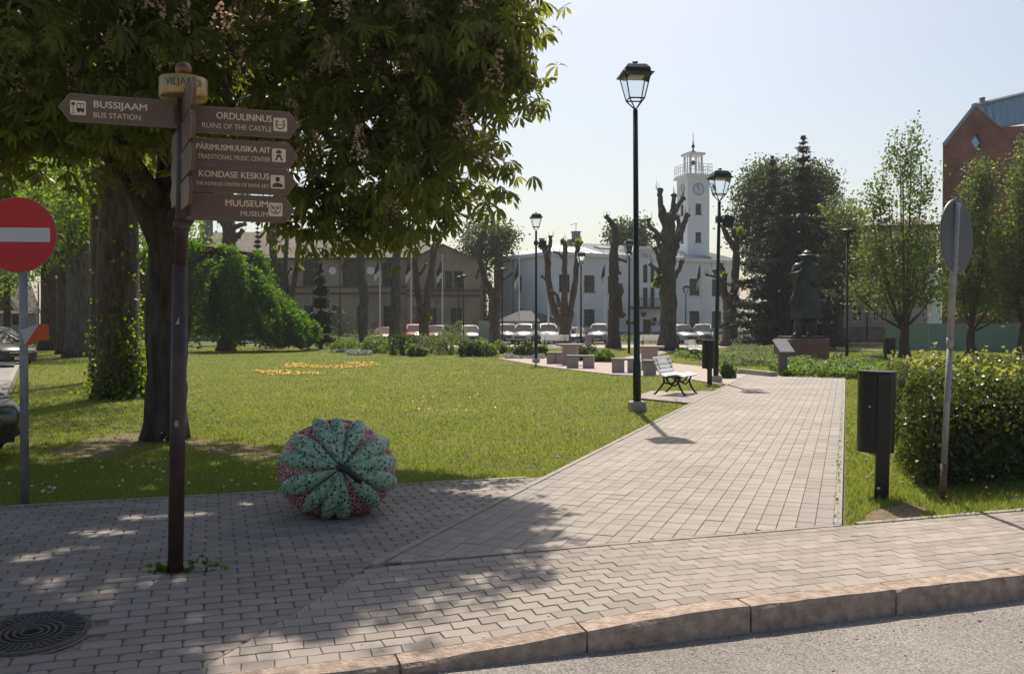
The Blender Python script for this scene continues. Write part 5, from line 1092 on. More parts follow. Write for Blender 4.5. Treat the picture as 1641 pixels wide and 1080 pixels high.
# ------------------------------------------------------------------ things
# --- fingerpost
M_post = mat('brown_black_post', (.055, .032, .025), .5, .1, var=.4, scale=9)
M_board = mat('dark_brown_sign_board', (.16, .092, .060), .45, .1, var=.12, scale=5)
M_trim = mat('worn_light_trim', (.30, .25, .21), .5, .4, var=.2, scale=60)
M_brass = mat('brushed_brass', (.42, .29, .12), .42, .7, var=.15, scale=30)
M_copper = mat('tarnished_copper_ball', (.22, .11, .07), .38, .8, var=.4, scale=18)
fb = G(281, 915, .016); D0 = fb[1]; fpst = empty('fingerpost', (*fb, .0), 'brown fingerpost with arrow boards and a brass town name ring on the shaded pavement', 'signpost')
tilt = Matrix.Rotation(R(1.25), 4, 'Y') @ Matrix.Rotation(R(.3), 4, 'X')
def fz(y): return 1.6 + (HOR - y)*D0/FPX
def ftx(z): return math.tan(R(1.25))*z
mb = MB().tube([(0, 0, 0), (ftx(1.95), 0, 1.98)], .048, 20).tube([(ftx(2.23) - .0, 0, 2.2), (ftx(2.3), 0, 2.26)], .05, 20); mb.tube([(0, 0, .0), (0, 0, .02)], .062, 20); mb.build('pole', M_post, fpst)
mb = MB().tube([(ftx(1.98), 0, 1.98), (ftx(3.08), 0, fz(158))], .036, 16); mb.build('upper_pole', M_post, fpst)
rz0, rz1 = fz(158), fz(129)
mb = MB().lathe([(.02, rz0 - .012), (.14, rz0 - .012), (.146, rz0), (.148, rz0 + .003), (.148, rz1 - .002), (.144, rz1), (.02, rz1 + .012)], (ftx(3.1), 0, 0), 48); ring = mb.build('name_ring', M_brass, fpst)
me = text_mesh('VILJANDI', .235, .047, .0, .0004); v = np.zeros(len(me.vertices)*3); me.vertices.foreach_get('co', v); v = v.reshape(-1, 3).copy(); ang = -math.pi/2 + .348 - .78 + v[:, 0]/.149; rr = .1492 + v[:, 2]
nv = np.stack([rr*np.cos(ang), rr*np.sin(ang), v[:, 1]], 1); me.vertices.foreach_set('co', nv.ravel()); me.materials.clear(); me.materials.append(M_post); link('lettering', me, ring, (ftx(3.1), 0, rz0 + .045))
MB().lathe([(.0, -.053), (.02, -.05), (.037, -.038), (.05, -.018), (.053, 0), (.05, .018), (.037, .038), (.02, .05), (0, .053)], (ftx(3.2), 0, rz1 + .06), 20).lathe([(.03, -.06), (.02, -.045)], (ftx(3.2), 0, rz1 + .06), 12).build('ball_finial', M_copper, fpst)
def pictogram(kind, parent, x, z, s=.088, y=-.0135):
    r = .008; h = s/2; pl = [(x + sx*(h - r) + r*math.cos(a), z + sz*(h - r) + r*math.sin(a)) for sx, sz, a0 in ((1, -1, -90), (1, 1, 0), (-1, 1, 90), (-1, -1, 180)) for a in (R(a0), R(a0 + 45), R(a0 + 90))]
    pc = MB().prism([(p[0], p[1]) for p in pl], y, y + .0012, 'xz').build('pictogram', M_cream, parent); m = MB(); yy = y - .0006
    def rc(a, b, c, d): m.prism([(x + a*s, z + c*s), (x + b*s, z + c*s), (x + b*s, z + d*s), (x + a*s, z + d*s)], yy, yy + .0009, 'xz')
    def ring_(cx, cz, r0, r1, a0=0, a1=360, n=28):
        for i in range(n):
            p, q = R(a0 + (a1 - a0)*i/n), R(a0 + (a1 - a0)*(i + 1)/n); m.add([(x + (cx + r*math.cos(t))*s, yy, z + (cz + r*math.sin(t))*s) for r, t in ((r0, p), (r1, p), (r1, q), (r0, q))], [[0, 1, 2, 3]])
    def poly(pts): m.prism([(x + a*s, z + b*s) for a, b in pts], yy, yy + .0009, 'xz')
    if kind == 'bus':
        rc(-.33, -.29, -.38, .25); rc(-.42, -.2, .17, .36); rc(-.42, -.2, -.38, -.34); rc(-.08, .40, -.22, -.02); rc(-.08, -.04, -.02, .3); rc(-.08, .4, .26, .32); rc(.36, .4, -.02, .3); rc(.14, .18, -.02, .3); ring_(.05, -.25, 0, .08); ring_(.30, -.25, 0, .08)
    if kind == 'castle': ring_(0, -.02, .26, .34, 120, 420); poly([(-.3, .2), (-.2, .3), (-.24, .36), (-.36, .26)]); poly([(.3, .2), (.36, .26), (.24, .36), (.2, .3)]); rc(-.3, .3, -.05, 0)
    if kind == 'music': ring_(0, .2, .1, .2, -20, 200); ring_(0, .2, 0, .09); poly([(-.15, .06), (.15, .06), (.17, -.12), (-.17, -.12)]); poly([(-.17, -.1), (-.05, -.1), (-.16, -.4), (-.3, -.4)]); poly([(.05, -.1), (.17, -.1), (.3, -.4), (.16, -.4)])
    if kind == 'man': poly([(-.4, -.4), (.4, -.4), (.34, -.18), (.12, -.08), (-.12, -.08), (-.34, -.18)]); ring_(0, .12, 0, .13); poly([(-.16, .16), (.16, .16), (.15, .34), (-.12, .36)]); 
    if kind == 'owl':
        ring_(-.15, .14, .07, .12); ring_(.15, .14, .07, .12); ring_(-.15, .14, 0, .04); ring_(.15, .14, 0, .04); ring_(0, 0, .32, .37, 190, 350); rc(-.37, -.32, -.02, .34); rc(.32, .37, -.02, .34); poly([(-.37, .34), (-.2, .3), (-.37, .26)]); poly([(.37, .34), (.37, .26), (.2, .3)]); poly([(0, .05), (.06, -.12), (-.06, -.12)]); ring_(0, .02, .16, .21, 230, 310); ring_(0, -.02, .22, .26, 210, 330)
    m.build('symbol', M_post, pc)
def board(name_label, ang, x0, x1, z, h, lines, kind=None, arrow=1, tipw=.062):
    """x0..x1 measured in the reading direction; arrow=+1 points to +x"""
    o = empty('x', (0, 0, 0)); bpy.data.objects.remove(o); h2 = h/2
    if arrow > 0: pl = [(x0, -h2), (x1 - tipw, -h2), (x1, 0), (x1 - tipw, h2), (x0, h2)]
    else: pl = [(x0, 0), (x0 + tipw, -h2), (x1, -h2), (x1, h2), (x0 + tipw, h2)]
    b = MB().prism(pl, -.012, .012, 'xz').build('arrow_board', M_board, fpst, (ftx(z), 0, z), ang)
    if name_label: b['label'] = name_label
    mb = MB(); c = np.mean(pl, 0)
    for i in range(len(pl)): 
        p, q = np.array(pl[i]), np.array(pl[(i + 1) % len(pl)]); mb.tube([(p[0], -.0125, p[1]), (q[0], -.0125, q[1])], .0022, 4, smooth=False)
    mb.build('edge_trim', M_trim, b)
    for (txt, wd, ht, bold, xx, zc, al) in lines:
        put_text(text_mesh(txt, wd, ht, 0, .0005, al), M_cream, b, (xx, -.0133, zc))
        if bold: put_text(text_mesh(txt, wd, ht, 0, .0005, al), M_cream, b, (xx + .0022, -.0136, zc + .0004)); put_text(text_mesh(txt, wd, ht, 0, .0005, al), M_cream, b, (xx + .0011, -.01345, zc - .0006))
    if kind:
        xx = (x1 - tipw - .058) if arrow > 0 else (x0 + tipw + .045); pictogram(kind, b, xx, 0)
    mb = MB().box(((.03 if arrow > 0 else -.03), 0, 0), (.05, .035, h*.7)); mb.build('bracket', M_post, b)
    return b
angU_ = math.atan2(U[1], U[0]); hB = .170
zB = fz(186.5) 
board('arrow board BUSSIJAAM pointing left', angU_, -.715, -.02, zB, hB, [('BUSSIJAAM', .305, .043, .006, -.52, .010, 'LEFT'), ('BUS STATION', .270, .034, .0, -.52, -.052, 'LEFT')], 'bus', -1)
zs = [fz(y) for y in (191.5, 242, 285.5, 331)]; x1 = .722
board('arrow board ORDULINNUS pointing right', angU_, .03, x1, zs[0], hB, [('ORDULINNUS', .345, .045, .006, x1 - .175, .012, 'RIGHT'), ('RUINS OF THE CASTLE', .43, .034, .0, x1 - .175, -.050, 'RIGHT')], 'castle')
board('arrow board PÄRIMUSMUUSIKA AIT pointing right', angU_, .03, x1 - .005, zs[1], hB, [('PÄRIMUSMUUSIKA AIT', .46, .038, .005, x1 - .18, .012, 'RIGHT'), ('TRADITIONAL MUSIC CENTER', .45, .031, .0, x1 - .18, -.046, 'RIGHT')], 'music')
board('arrow board KONDASE KESKUS pointing right', angU_, .03, x1 - .01, zs[2], hB, [('KONDASE KESKUS', .435, .042, .006, x1 - .185, .012, 'RIGHT'), ('THE KONDAS CENTRE OF NAIVE ART', .455, .024, .0, x1 - .185, -.042, 'RIGHT')], 'man')
board('arrow board MUUSEUM pointing right', angU_, .03, x1 - .02, zs[3], hB, [('MUUSEUM', .265, .043, .006, x1 - .19, .012, 'RIGHT'), ('MUSEUM', .17, .034, .0, x1 - .19, -.050, 'RIGHT')], 'owl')
aT = math.atan2(-.895, .445)
for y in (170, 219, 267, 314): board('arrow board seen edge on pointing towards the street', aT, .03, .56 if y < 310 else .48, fz(y) - .02, .165, [])
for y in (223, 262, 302): board('arrow board seen edge on pointing away from the street', math.atan2(.885, -.465), .03, .46, fz(y), .165, [])
# sticker on the pole
MB().prism([(-.01, 0), (.012, 0), (.012, .04), (-.01, .04)], -.0505, -.0495, 'xz').build('sticker', M_galv, fpst, (.03, -.002, .95))
MB().prism([(-.014, 0), (.012, 0), (.012, .05)], -.0505, -.0495, 'xz').build('sticker', M_galv, fpst, (.04, -.002, 1.60))

# --- no entry sign
nb = G(40, 806); ns = empty('no_entry_sign', (*nb, -.02), 'round red no entry sign with white bar on a grey pole at the left edge', 'road sign')
dS = nb[1]; zc = 1.6 + (HOR - 374)*dS/FPX; M_red = mat('red_sign_face', (.58, .018, .022), .5); M_whitep = mat('white_sign_bar', (.62, .58, .54), .5)
MB().tube([(0, 0, 0), (0, 0, zc + .2)], .036, 16).build('pole', M_galv, ns)
def disc(r, y0, y1, n=48): return [(r*math.cos(2*math.pi*i/n), r*math.sin(2*math.pi*i/n)) for i in range(n)]
sx = (40 - 40)/FPX*dS; MB().prism(disc(.335, 0, 0), -.052, -.046, 'xz').build('sign_back', M_galv, ns, (-.02, 0, zc), R(4))
MB().prism(disc(.330, 0, 0), -.056, -.0525, 'xz').build('sign_face', M_red, ns, (-.02, 0, zc), R(4))
MB().box((0, -.0575, 0), (.555, .002, .125), bevel=.0008).build('white_bar', M_whitep, ns, (-.02, 0, zc), R(4))
MB().box((0, -.02, .12), (.10, .06, .03)).box((0, -.02, -.12), (.10, .06, .03)).build('clamp', M_galv, ns, (0, 0, zc))
# orienteering flag hanging on the pole
of = P(52, 537, dS - .02); ofe = empty('orienteering_flag', of, 'small orange and white cloth orienteering marker hung on the grey sign pole', 'flag'); k = dS/FPX
M_or = mat('orange_cloth', (.60, .10, .02), .8); M_wc = mat('white_cloth', (.5, .48, .47), .8); q = lambda x, y, o=0: ((x - 52)*k, o, (537 - y)*k)
a, b, c, d = q(38, 529, -.06), q(65, 519, -.03), q(72, 545, -.05), q(45, 553, -.05)
MB().add([a, b, d], [[0, 2, 1]]).add([(a[0], .05, a[2]), (b[0], .10, b[2]), (d[0], .06, d[2])], [[0, 1, 2]]).build('white_half', M_wc, ofe); MB().add([b, c, d], [[0, 2, 1]]).add([a, (a[0] + .01, .05, a[2]), (d[0], .06, d[2]), d], [[0, 1, 2, 3]]).add([b, (b[0] + .02, .10, b[2]), (c[0], .08, c[2]), c], [[3, 2, 1, 0]]).build('orange_half', M_or, ofe)
MB().tube([q(60, 519, 0), q(54, 495, .03), q(42, 488, .0)], .004, 5).build('cord', M_wc, ofe)
# --- back of a round sign on the right
rbp = G(1510, 801); rs = empty('round_sign', (*rbp, -.02), 'round road sign seen from behind on a leaning grey pole before the hedge', 'road sign'); dS2 = rbp[1]; zt_ = 1.6 + (HOR - 322)*dS2/FPX; zc2 = 1.6 + (HOR - 375)*dS2/FPX; lx = lambda z: .085*z/zt_*1.35
M_signback = mat('grey_sign_back', (.085, .09, .10), .55, .2, var=.15, scale=3)
MB().tube([(0, 0, 0), (lx(.35), 0, .35)], .029, 14).build('pole_foot', mat('rusty_steel', (.16, .10, .08), .8, .3, var=.4, scale=30), rs)
MB().tube([(lx(.35), 0, .35), (lx(1.42), 0, 1.42)], .027, 14).tube([(lx(1.4), 0, 1.40), (lx(1.5), 0, 1.50)], .031, 14).tube([(lx(1.5), 0, 1.5), (lx(zt_), 0, zt_)], .030, 14).build('pole', M_galv, rs)
for nm, r0, r1, rad, m in (('sign_plate', .042, .048, .335, M_signback), ('sign_rim', .0485, .056, .340, M_galv)):
    p = MB().prism(disc(rad, 0, 0), r0, r1, 'xz').build(nm, m, rs, (lx(zc2) + .065, 0, zc2), R(41))
for z in (zc2 - .29, zc2 + .28): MB().box((0, .02, 0), (.075, .07, .03), R(31)).build('clamp', M_galv, rs, (lx(z), 0, z))

# --- litter bins
def litter_bin(loc, label, H=1.19, r=.165, lean=0, rz=0, grp='black litter bins along the path'):
    b = empty('litter_bin', (*loc, -.02), label, 'litter bin', grp, rz); z0 = H - .76; pr = []
    m = MB(); n = 28; out = [(r*math.cos(2*math.pi*i/n), r*1.05*math.sin(2*math.pi*i/n)) for i in range(n)]; m.prism(out, z0, H - .03); m.build('bin_body', M_black, b)
    m = MB(); m.prism([(x*1.07, y*1.07) for x, y in out], H - .025, H - .005); m.build('lid', M_galv if 0 else M_black, b)
    MB().box((-.005, -.185, H/2 - .02), (.125, .04, H - .04), bevel=.006).build('post', M_black, b); MB().box((-.12, -.15, H - .33), (.014, .03, .02)).build('lock', M_galv, b)
    MB().box((0, -.09, z0 - .012), (.12, .16, .02)).build('bracket', M_black, b); b.rotation_euler.y = R(1.2); b.rotation_euler.x = R(lean); return b
lb = litter_bin(G(1412, 798) + np.array([0, .17]), 'big black litter bin on a flat post in front of the hedge')
b2 = copy_tree(lb); b2.location = (*(G(1135, 616)), 0); b2['label'] = 'black litter bin beside the tall lamp post with the floodlight'; b2.scale = (1.0, 1.0, 1.0); b2.rotation_euler = (0, 0, 0)
b3 = empty('litter_bin', (*G(1425, 581), -.02), 'small square black litter bin on two legs at the foot of the vase shaped tree', 'litter bin', 'black litter bins along the path'); MB().box((0, 0, .72), (.42, .3, .68), bevel=.02).build('bin_body', M_black, b3)
for x in (-.16, .16): MB().box((x, 0, .19), (.08, .06, .38)).build('leg', M_black, b3)

# --- lanterns
M_lamp = mat('dark_green_black_paint', (.012, .020, .018), .35, .4)
def street_lantern(px, ybase, ytop, label, flood=0, d=None, tilt=0, group='lantern lamp posts in the park', wid=.56, concrete=True):
    b = G(px, ybase) if d is None else P(px, 520, d)[:2]; d_ = b[1]; H = (HOR - ytop)*d_/FPX + 1.6; L = empty('street_lantern', (*b, -.01), label, 'street lamp', group); s = wid/.56
    zl = H - .69*s - .20*s; MB().lathe([(.075, 0), (.075, .9), (.06, .95), (.055, 2.0), (.045, zl)], (0, 0, 0), 12).build('pole', M_lamp, L)
    if concrete: MB().box((0, 0, .09), (.29, .29, .2), bevel=.02).build('base', M_concrete, L)
    z0 = H - .70*s; z1 = H - .26*s; a, c = .14*s, .235*s; m = MB()
    for sx_ in (-1, 1):
        for sy_ in (-1, 1):
            m.tube([(sx_*a, sy_*a, z0), (sx_*c, sy_*c, z1)], .012*s, 5); m.tube([(0, 0, zl), (sx_*a, sy_*a, z0)], .013*s, 5)
    for i in range(4):
        q = [(-a, -a), (a, -a), (a, a), (-a, a)]; m.tube([(*q[i], z0), (*q[(i + 1) % 4], z0)], .014*s, 4)
    m.build('lantern_frame', M_lamp, L)
    for i in range(4):
        q = [(-1, -1), (1, -1), (1, 1), (-1, 1)]; A_, B_ = q[i], q[(i + 1) % 4]
        MB().add([(A_[0]*a, A_[1]*a, z0), (B_[0]*a, B_[1]*a, z0), (B_[0]*c, B_[1]*c, z1), (A_[0]*c, A_[1]*c, z1)], [[0, 1, 2, 3]]).build('pane', M_glass, L)
    m = MB(); n = 4; prof = [(c*1.22, z1 - .01), (c*1.24, z1 + .012), (c*1.02, z1 + .03*s), (c*.98, z1 + .10*s), (c*.72, z1 + .175*s), (c*.3, z1 + .205*s)]
    for i in range(len(prof) - 1):
        (r0, h0), (r1, h1) = prof[i], prof[i + 1]
        for (x0, y0), (x1, y1) in (((-1, -1), (1, -1)), ((1, -1), (1, 1)), ((1, 1), (-1, 1)), ((-1, 1), (-1, -1))): m.add([(x0*r0, y0*r0, h0), (x1*r0, y1*r0, h0), (x1*r1, y1*r1, h1), (x0*r1, y0*r1, h1)], [[0, 1, 2, 3]])
    r0, h0 = prof[0]; m.add([(-r0, -r0, h0), (r0, -r0, h0), (r0, r0, h0), (-r0, r0, h0)], [[3, 2, 1, 0]]); r0, h0 = prof[-1]; m.add([(-r0, -r0, h0), (r0, -r0, h0), (r0, r0, h0), (-r0, r0, h0)], [[0, 1, 2, 3]]); m.build('lantern_roof', M_lamp, L)
    MB().lathe([(.05*s, 0), (.03*s, .015*s), (.06*s, .04*s), (.045*s, .055*s)], (0, 0, z1 + .205*s), 10).build('finial', M_lamp, L)
    MB().box((0, 0, z1 - .03*s), (c*1.2, c*1.2, .03*s)).build('reflector', M_whitep, L)
    if flood:
        m = MB().box((.26, -.02, zl - .55), (.30, .16, .34), ry=R(12 if flood > 0 else 0), bevel=.02); m.build('floodlight', M_lamp, L); MB().tube([(-.1, 0, zl - .5), (.15, 0, zl - .5)], .035, 8).box((0, 0, zl - .5), (.16, .16, .18)).build('floodlight_bracket', M_lamp, L)
    L.rotation_euler = (0, R(tilt), R(6)); return L
street_lantern(1021, 658, 100, 'tallest nearest lantern post on a square concrete foot beside the white bench', tilt=-.45)
street_lantern(1147, 612, 270, 'lantern post with a floodlight standing next to the far litter bin', 1, tilt=1.0, wid=.58)
street_lantern(859, 581, 340, 'lantern post with a floodlight left of the first stone table', 1, wid=.50)
street_lantern(931, 561, 403, 'far lantern post standing in front of the three armed pollarded tree', 0, concrete=False)
street_lantern(1099, 553, 456, 'small far lantern post between the thick pollarded tree and the right flagpole', 0, d=78, concrete=False)
street_lantern(1008, 566, 383, 'lantern post just left of the nearest tall one', 0, concrete=False, wid=.62)
def flat_lamp(px, ybase, ytop, label, d=None):
    b = G(px, ybase) if d is None else P(px, 520, d)[:2]; H = (HOR - ytop)*b[1]/FPX + 1.6; L = empty('flat_headed_lamp', (*b, 0), label, 'street lamp', 'flat headed lamp posts'); MB().lathe([(.07, 0), (.07, 1.0), (.05, 1.05), (.045, H - .25)], (0, 0, 0), 10).build('pole', M_lamp, L)
    MB().lathe([(.05, H - .28), (.12, H - .22), (.1, H - .12), (.34, H - .10), (.36, H - .05), (.2, H)], (0, 0, 0), 16).build('lamp_head', M_lamp, L); return L
flat_lamp(1357, 582, 368, 'flat headed black lamp post between the statue and the vase shaped tree')
flat_lamp(545, 556, 411, 'flat headed lamp post in front of the arched windows')
flat_lamp(805, 556, 430, 'flat headed lamp post right of the two armed pollarded tree')
flat_lamp(743, 552, 441, 'right one of two close flat headed lamp posts before the gabled wall'); flat_lamp(735, 550, 443, 'left one of two close flat headed lamp posts before the gabled wall')

# --- benches and stone tables
M_bench = mat('white_painted_slats', (.80, .79, .77), .6, var=.08, scale=10); M_iron = mat('black_cast_iron', (.012, .011, .011), .5, .5); M_granite = mat('pink_grey_granite', (.36, .30, .29), .7, var=.25, scale=60); M_slabtop = mat('grey_granite_top', (.30, .27, .26), .5, var=.2, scale=50)
def park_bench(loc, rz, label, L=1.6, group='white slatted park benches'):
    """faces local -y"""
    b = empty('park_bench', (*loc, .02), label, 'bench', group, rz)
    prof = [(-.42, .43), (-.33, .46), (-.23, .455), (-.13, .44), (-.03, .425), (.05, .46), (.10, .54), (.15, .63), (.19, .72), (.23, .81)]
    for i, (y, z) in enumerate(prof):
        j = min(i + 1, len(prof) - 1); p = max(i - 1, 0); ang = math.atan2(prof[j][1] - prof[p][1], prof[j][0] - prof[p][0]); MB().box((0, 0, 0), (L, .078, .028), rx=0, bevel=.006).build('slat', M_bench, b, (0, y, z)).rotation_euler = (ang, 0, 0)
    for sx_ in (-L*.36, L*.36):
        m = MB(); T_ = .022
        m.tube([(sx_, -.43, .41), (sx_, -.2, .43), (sx_, -.02, .40), (sx_, .07, .46), (sx_, .24, .83)], T_, 6)
        m.tube([(sx_, -.36, .41), (sx_, -.30, .28), (sx_, -.36, .14), (sx_, -.44, .03), (sx_, -.48, .0)], [T_, T_*1.2, T_, T_, T_*1.5], 6)
        m.tube([(sx_, .03, .42), (sx_, .02, .28), (sx_, .12, .14), (sx_, .22, .03), (sx_, .26, .0)], [T_, T_*1.2, T_, T_, T_*1.5], 6)
        m.tube([(sx_, -.31, .28), (sx_, -.22, .20), (sx_, -.12, .24), (sx_, 0, .27)], T_*.9, 6); m.tube([(sx_, -.3, .40), (sx_, -.15, .24), (sx_, 0, .40)], T_*.8, 6)
        m.tube([(sx_, -.13 + .1*math.cos(a), .33 + .07*math.sin(a)) for a in np.linspace(0, 2*math.pi, 12)], T_*.7, 5); m.build('cast_iron_side', M_iron, b)
    MB().tube([(-L*.36, -.12, .27), (L*.36, -.12, .27)], .012, 6).build('tie_rod', M_iron, b); return b
bp = (np.array(G(1060, 632)) + np.array(G(1090, 632)))/2
park_bench(bp, R(62), 'white slatted bench with curly black iron legs by the tallest lantern', 1.15)
park_bench(G(889, 556), R(185), 'white bench seen from behind in front of the three armed pollarded tree', 2.0)
park_bench(G(1044, 556), R(183), 'white bench seen from behind left of the thick pollarded tree', 1.7)
park_bench(G(1113, 575), R(60), 'white bench facing right behind the far litter bin', 1.5)
def stone_table(px, y, rz, label):
    b = G(px, y); o = empty('stone_table', (*b, .0), label, 'stone table', 'granite tables with stools', rz)
    m = MB(); m.lathe([(.62*.7, 0), (.62*.62, .02), (.40, .70), (.54, .76)], (0, 0, 0), 4, smooth=False); m.build('pedestal', M_granite, o); m = MB().box((0, 0, .80), (1.02, .8, .08), bevel=.015); m.build('table_top', M_slabtop, o); return o
def stone_bench(px0, px1, y, label, rz=0, h=.48):
    a, b = G(px0, y), G(px1, y); c = (a + b)/2; Lb = b[0] - a[0]; o = empty('stone_bench', (*c, .0), label, 'stone bench', 'granite benches beside the tables', rz); MB().box((0, 0, h - .035), (Lb, .40, .07), bevel=.01).build('seat', M_slabtop, o)
    for s in (-1, 1): MB().box((s*(Lb/2 - .22), 0, (h - .07)/2), (.40, .34, h - .072), bevel=.01).build('support', M_granite, o)
stone_table(914, 585, R(-12), 'first granite table left of the tall lamp, farther from the camera'); stone_table(1041, 592, R(-12), 'second granite table right behind the nearest tall lamp post')
stone_bench(876, 906, 583, 'low granite bench on the left of the first stone table', R(-10)); stone_bench(908, 953, 590, 'low granite bench in front of the first stone table', R(-10)); stone_bench(980, 1026, 597, 'low granite bench on the left of the second stone table', R(-10)); stone_bench(1030, 1078, 601, 'low granite bench in front of the second stone table, partly behind the white bench', R(-10))
bo = empty('stone_bollard', (*G(943, 557), 0), 'short pale stone bollard behind the first stone table', 'bollard'); MB().box((0, 0, .42), (.42, .4, .84), bevel=.03).build('shaft', M_granite, bo); MB().box((0, 0, .87), (.48, .46, .06), bevel=.015).build('cap', M_slabtop, bo)
ub = empty('utility_box', (*P(777, 548, 74)[:2], 0), 'pale grey utility cabinet beside the corner of the ochre building', 'utility box'); MB().box((0, 0, .9), (1.0, .6, 1.75), bevel=.02).build('cabinet', M_concrete, ub); MB().box((0, 0, 1.83), (1.1, .7, .09), bevel=.02).build('cap', M_concrete, ub); MB().box((0, -.31, .95), (.8, .02, 1.4)).build('door', M_galv, ub)
# low kerb of the raised bed behind the path
e = MB(); pts = PX([(1150, 597), (1195, 599), (1240, 604)]); strip(e, pts[0], pts[1], .25, 0, .15); strip(e, pts[1], pts[2], .25, 0, .15); o = e.build('raised_kerb', M_edge); o['kind'] = 'structure'

# --- flagpoles
M_fb = mat('flag_blue', (.02, .07, .22), .8); M_fk = mat('flag_black', (.012, .012, .015), .8); M_fw = mat('flag_white', (.62, .62, .62), .8); M_pole = mat('white_flagpole', (.62, .64, .62), .4)
def flagpole(px, d, ytop, yf0, yf1, wpx, label, side=-1):
    b = P(px, 520, d)[:2]; H = (HOR - ytop)*d/FPX + 1.6; o = empty('flagpole', (*b, 0), label, 'flagpole', 'white flagpoles with hanging flags'); k = d/FPX
    MB().lathe([(.10, 0), (.09, .3), (.07, H*.5), (.045, H), (.07, H + .02), (.05, H + .1)], (0, 0, 0), 10).build('pole', M_pole, o)
    z0, z1 = (HOR - yf0)*k + 1.6, (HOR - yf1)*k + 1.6; W_ = wpx*k*side; m = MB(); nn = 10; mm = 9
    V = []
    for j in range(mm + 1):
        t = j/mm
        for i in range(nn + 1): s = i/nn; V.append((W_*s*(.35 + .65*math.sin(min(t*2.2, 1.57))) + .05*side, .10*math.sin(s*9 + t*3)*(.4 + .6*t), z0 + (z1 - z0)*(t*.70 + .30*s*(.3 + .7*t)) ))
    fs = [[j*(nn + 1) + i, j*(nn + 1) + i + 1, (j + 1)*(nn + 1) + i + 1, (j + 1)*(nn + 1) + i] for j in range(mm) for i in range(nn)]
    f = m.add(V, fs, smooth=True).build('flag', [M_fb, M_fk, M_fw], o); 
    for q, p in enumerate(f.data.polygons): p.material_index = min(2, (q//nn)//3)
    return o
for a in [(609, 80, 412, 416, 452, 8, 'leftmost flagpole standing in front of the straight tall trunk'), (659, 80, 408, 412, 456, 8, 'flagpole second from the left at the V shaped tree'), (709, 80, 411, 418, 456, 8, 'flagpole in front of the gabled ochre wall'), (832, 78, 416, 420, 466, 7, 'flagpole at the left corner of the town hall'), (879, 78, 418, 424, 462, 6, 'flagpole against the left arm of the three armed tree'), (926, 78, 419, 424, 458, 5, 'flagpole just left of the far lantern post before the town hall'), (970, 78, 419, 424, 460, 6, 'flagpole left of the narrow hooked tree'), (1123, 78, 421, 424, 466, 6, 'rightmost flagpole between the thick tree and the floodlight post')]: flagpole(*a)
u = G(1072, 560)

# --- statue
sb = G(1300, 583); stt = empty('statue', (*sb, 0), 'dark bronze statue of a standing man in hat and long coat on red granite pedestal', 'statue'); M_bronze = mat('weathered_bronze', (.022, .026, .023), .4, .5, col2=(.05, .06, .052), scale=2.5, bump=.5, bscale=9); ks = sb[1]/FPX; dep = .9
def q(x, y, o=0): return Vector((((x - 1302)*.88 + 2)*ks, dep + o, (583 - y)*ks*1.0))
hp = (583 - 543)*ks
c0 = (1295 - 1300)*ks; MB().box((c0, dep, hp/2), (66*ks, 1.65, hp), R(8), bevel=.03).build('pedestal', mat('red_granite', (.20, .085, .07), .45, var=.4, scale=40), stt)
MB().box((c0 + .02, dep, hp + .05), (60*ks, 1.3, .10), R(8), bevel=.02).build('plinth', M_bronze, stt)
m = MB()
def ell(c, r, n=16): prof = [(max(1e-3, math.sin(t)), -math.cos(t)) for t in np.linspace(.02, math.pi - .02, 10)]; m.lathe([(p*r[0], z*r[2]) for p, z in prof], c, n, sy=r[1]/r[0])
# coat body (lofted rings)
rings = [(1304, 512, 24, 17, 0), (1303, 500, 24, 17, 0), (1302, 485, 22.5, 15, 0), (1302, 465, 20, 13, 0), (1302, 447, 20.5, 12, 0), (1303, 432, 22, 12, 0), (1304, 424, 20, 10, 0), (1304, 417, 8.5, 8, 0)]
rv, nn = [], 22
for (x, y, rx, ry, o) in rings:
    c = q(x, y, o)
    for j in range(nn): a = 2*math.pi*j/nn; f = 1 + (.06*math.cos(a*5 + y*.03) if y > 450 else 0); rv.append((c.x + math.cos(a)*rx*ks*f, c.y + math.sin(a)*ry*ks*f, c.z))
m.add(rv, [[i*nn + j, i*nn + (j + 1) % nn, (i + 1)*nn + (j + 1) % nn, (i + 1)*nn + j] for i in range(len(rings) - 1) for j in range(nn)] + [list(range(nn - 1, -1, -1)), [(len(rings) - 1)*nn + j for j in range(nn)]])
m.tube([q(1294, 505), q(1289, 520, -.05), q(1285, 536, -.1)], [10*ks, 8.5*ks, 7*ks], 12); m.tube([q(1312, 505), q(1314, 520), q(1313, 537)], [10*ks, 9*ks, 7.5*ks], 12)
m.tube([q(1289, 537, -.1), q(1280, 538, -.32), q(1274, 539, -.42)], [6*ks, 5.5*ks, 3.5*ks], 10); m.tube([q(1312, 538, 0), q(1306, 538, -.25), q(1303, 539, -.36)], [6*ks, 5.5*ks, 3.5*ks], 10)
ell(q(1304, 410), (9.5*ks, 9*ks, 12*ks)); m.tube([q(1304, 420), q(1304, 412)], 6*ks, 12)            # head, neck
m.tube([q(1287, 426), q(1281, 437, -.1), q(1280, 448, -.15)], [8*ks, 7*ks, 6*ks], 12); m.tube([q(1280, 448, -.15), q(1286, 440, -.35), q(1291, 430, -.45)], [6*ks, 5*ks, 4*ks], 12)   # arm raised to the chest
m.tube([q(1320, 427), q(1328, 436, .05), q(1325, 448, -.05)], [8*ks, 7*ks, 6*ks], 12); m.tube([q(1325, 448, -.05), q(1317, 456, -.25), q(1313, 452, -.35)], [6*ks, 5*ks, 4*ks], 12)
m.tube([q(1286, 470), q(1280, 480, -.08), q(1275, 487, -.1)], [7*ks, 7*ks, 5*ks], 10)      # coat tail blown aside
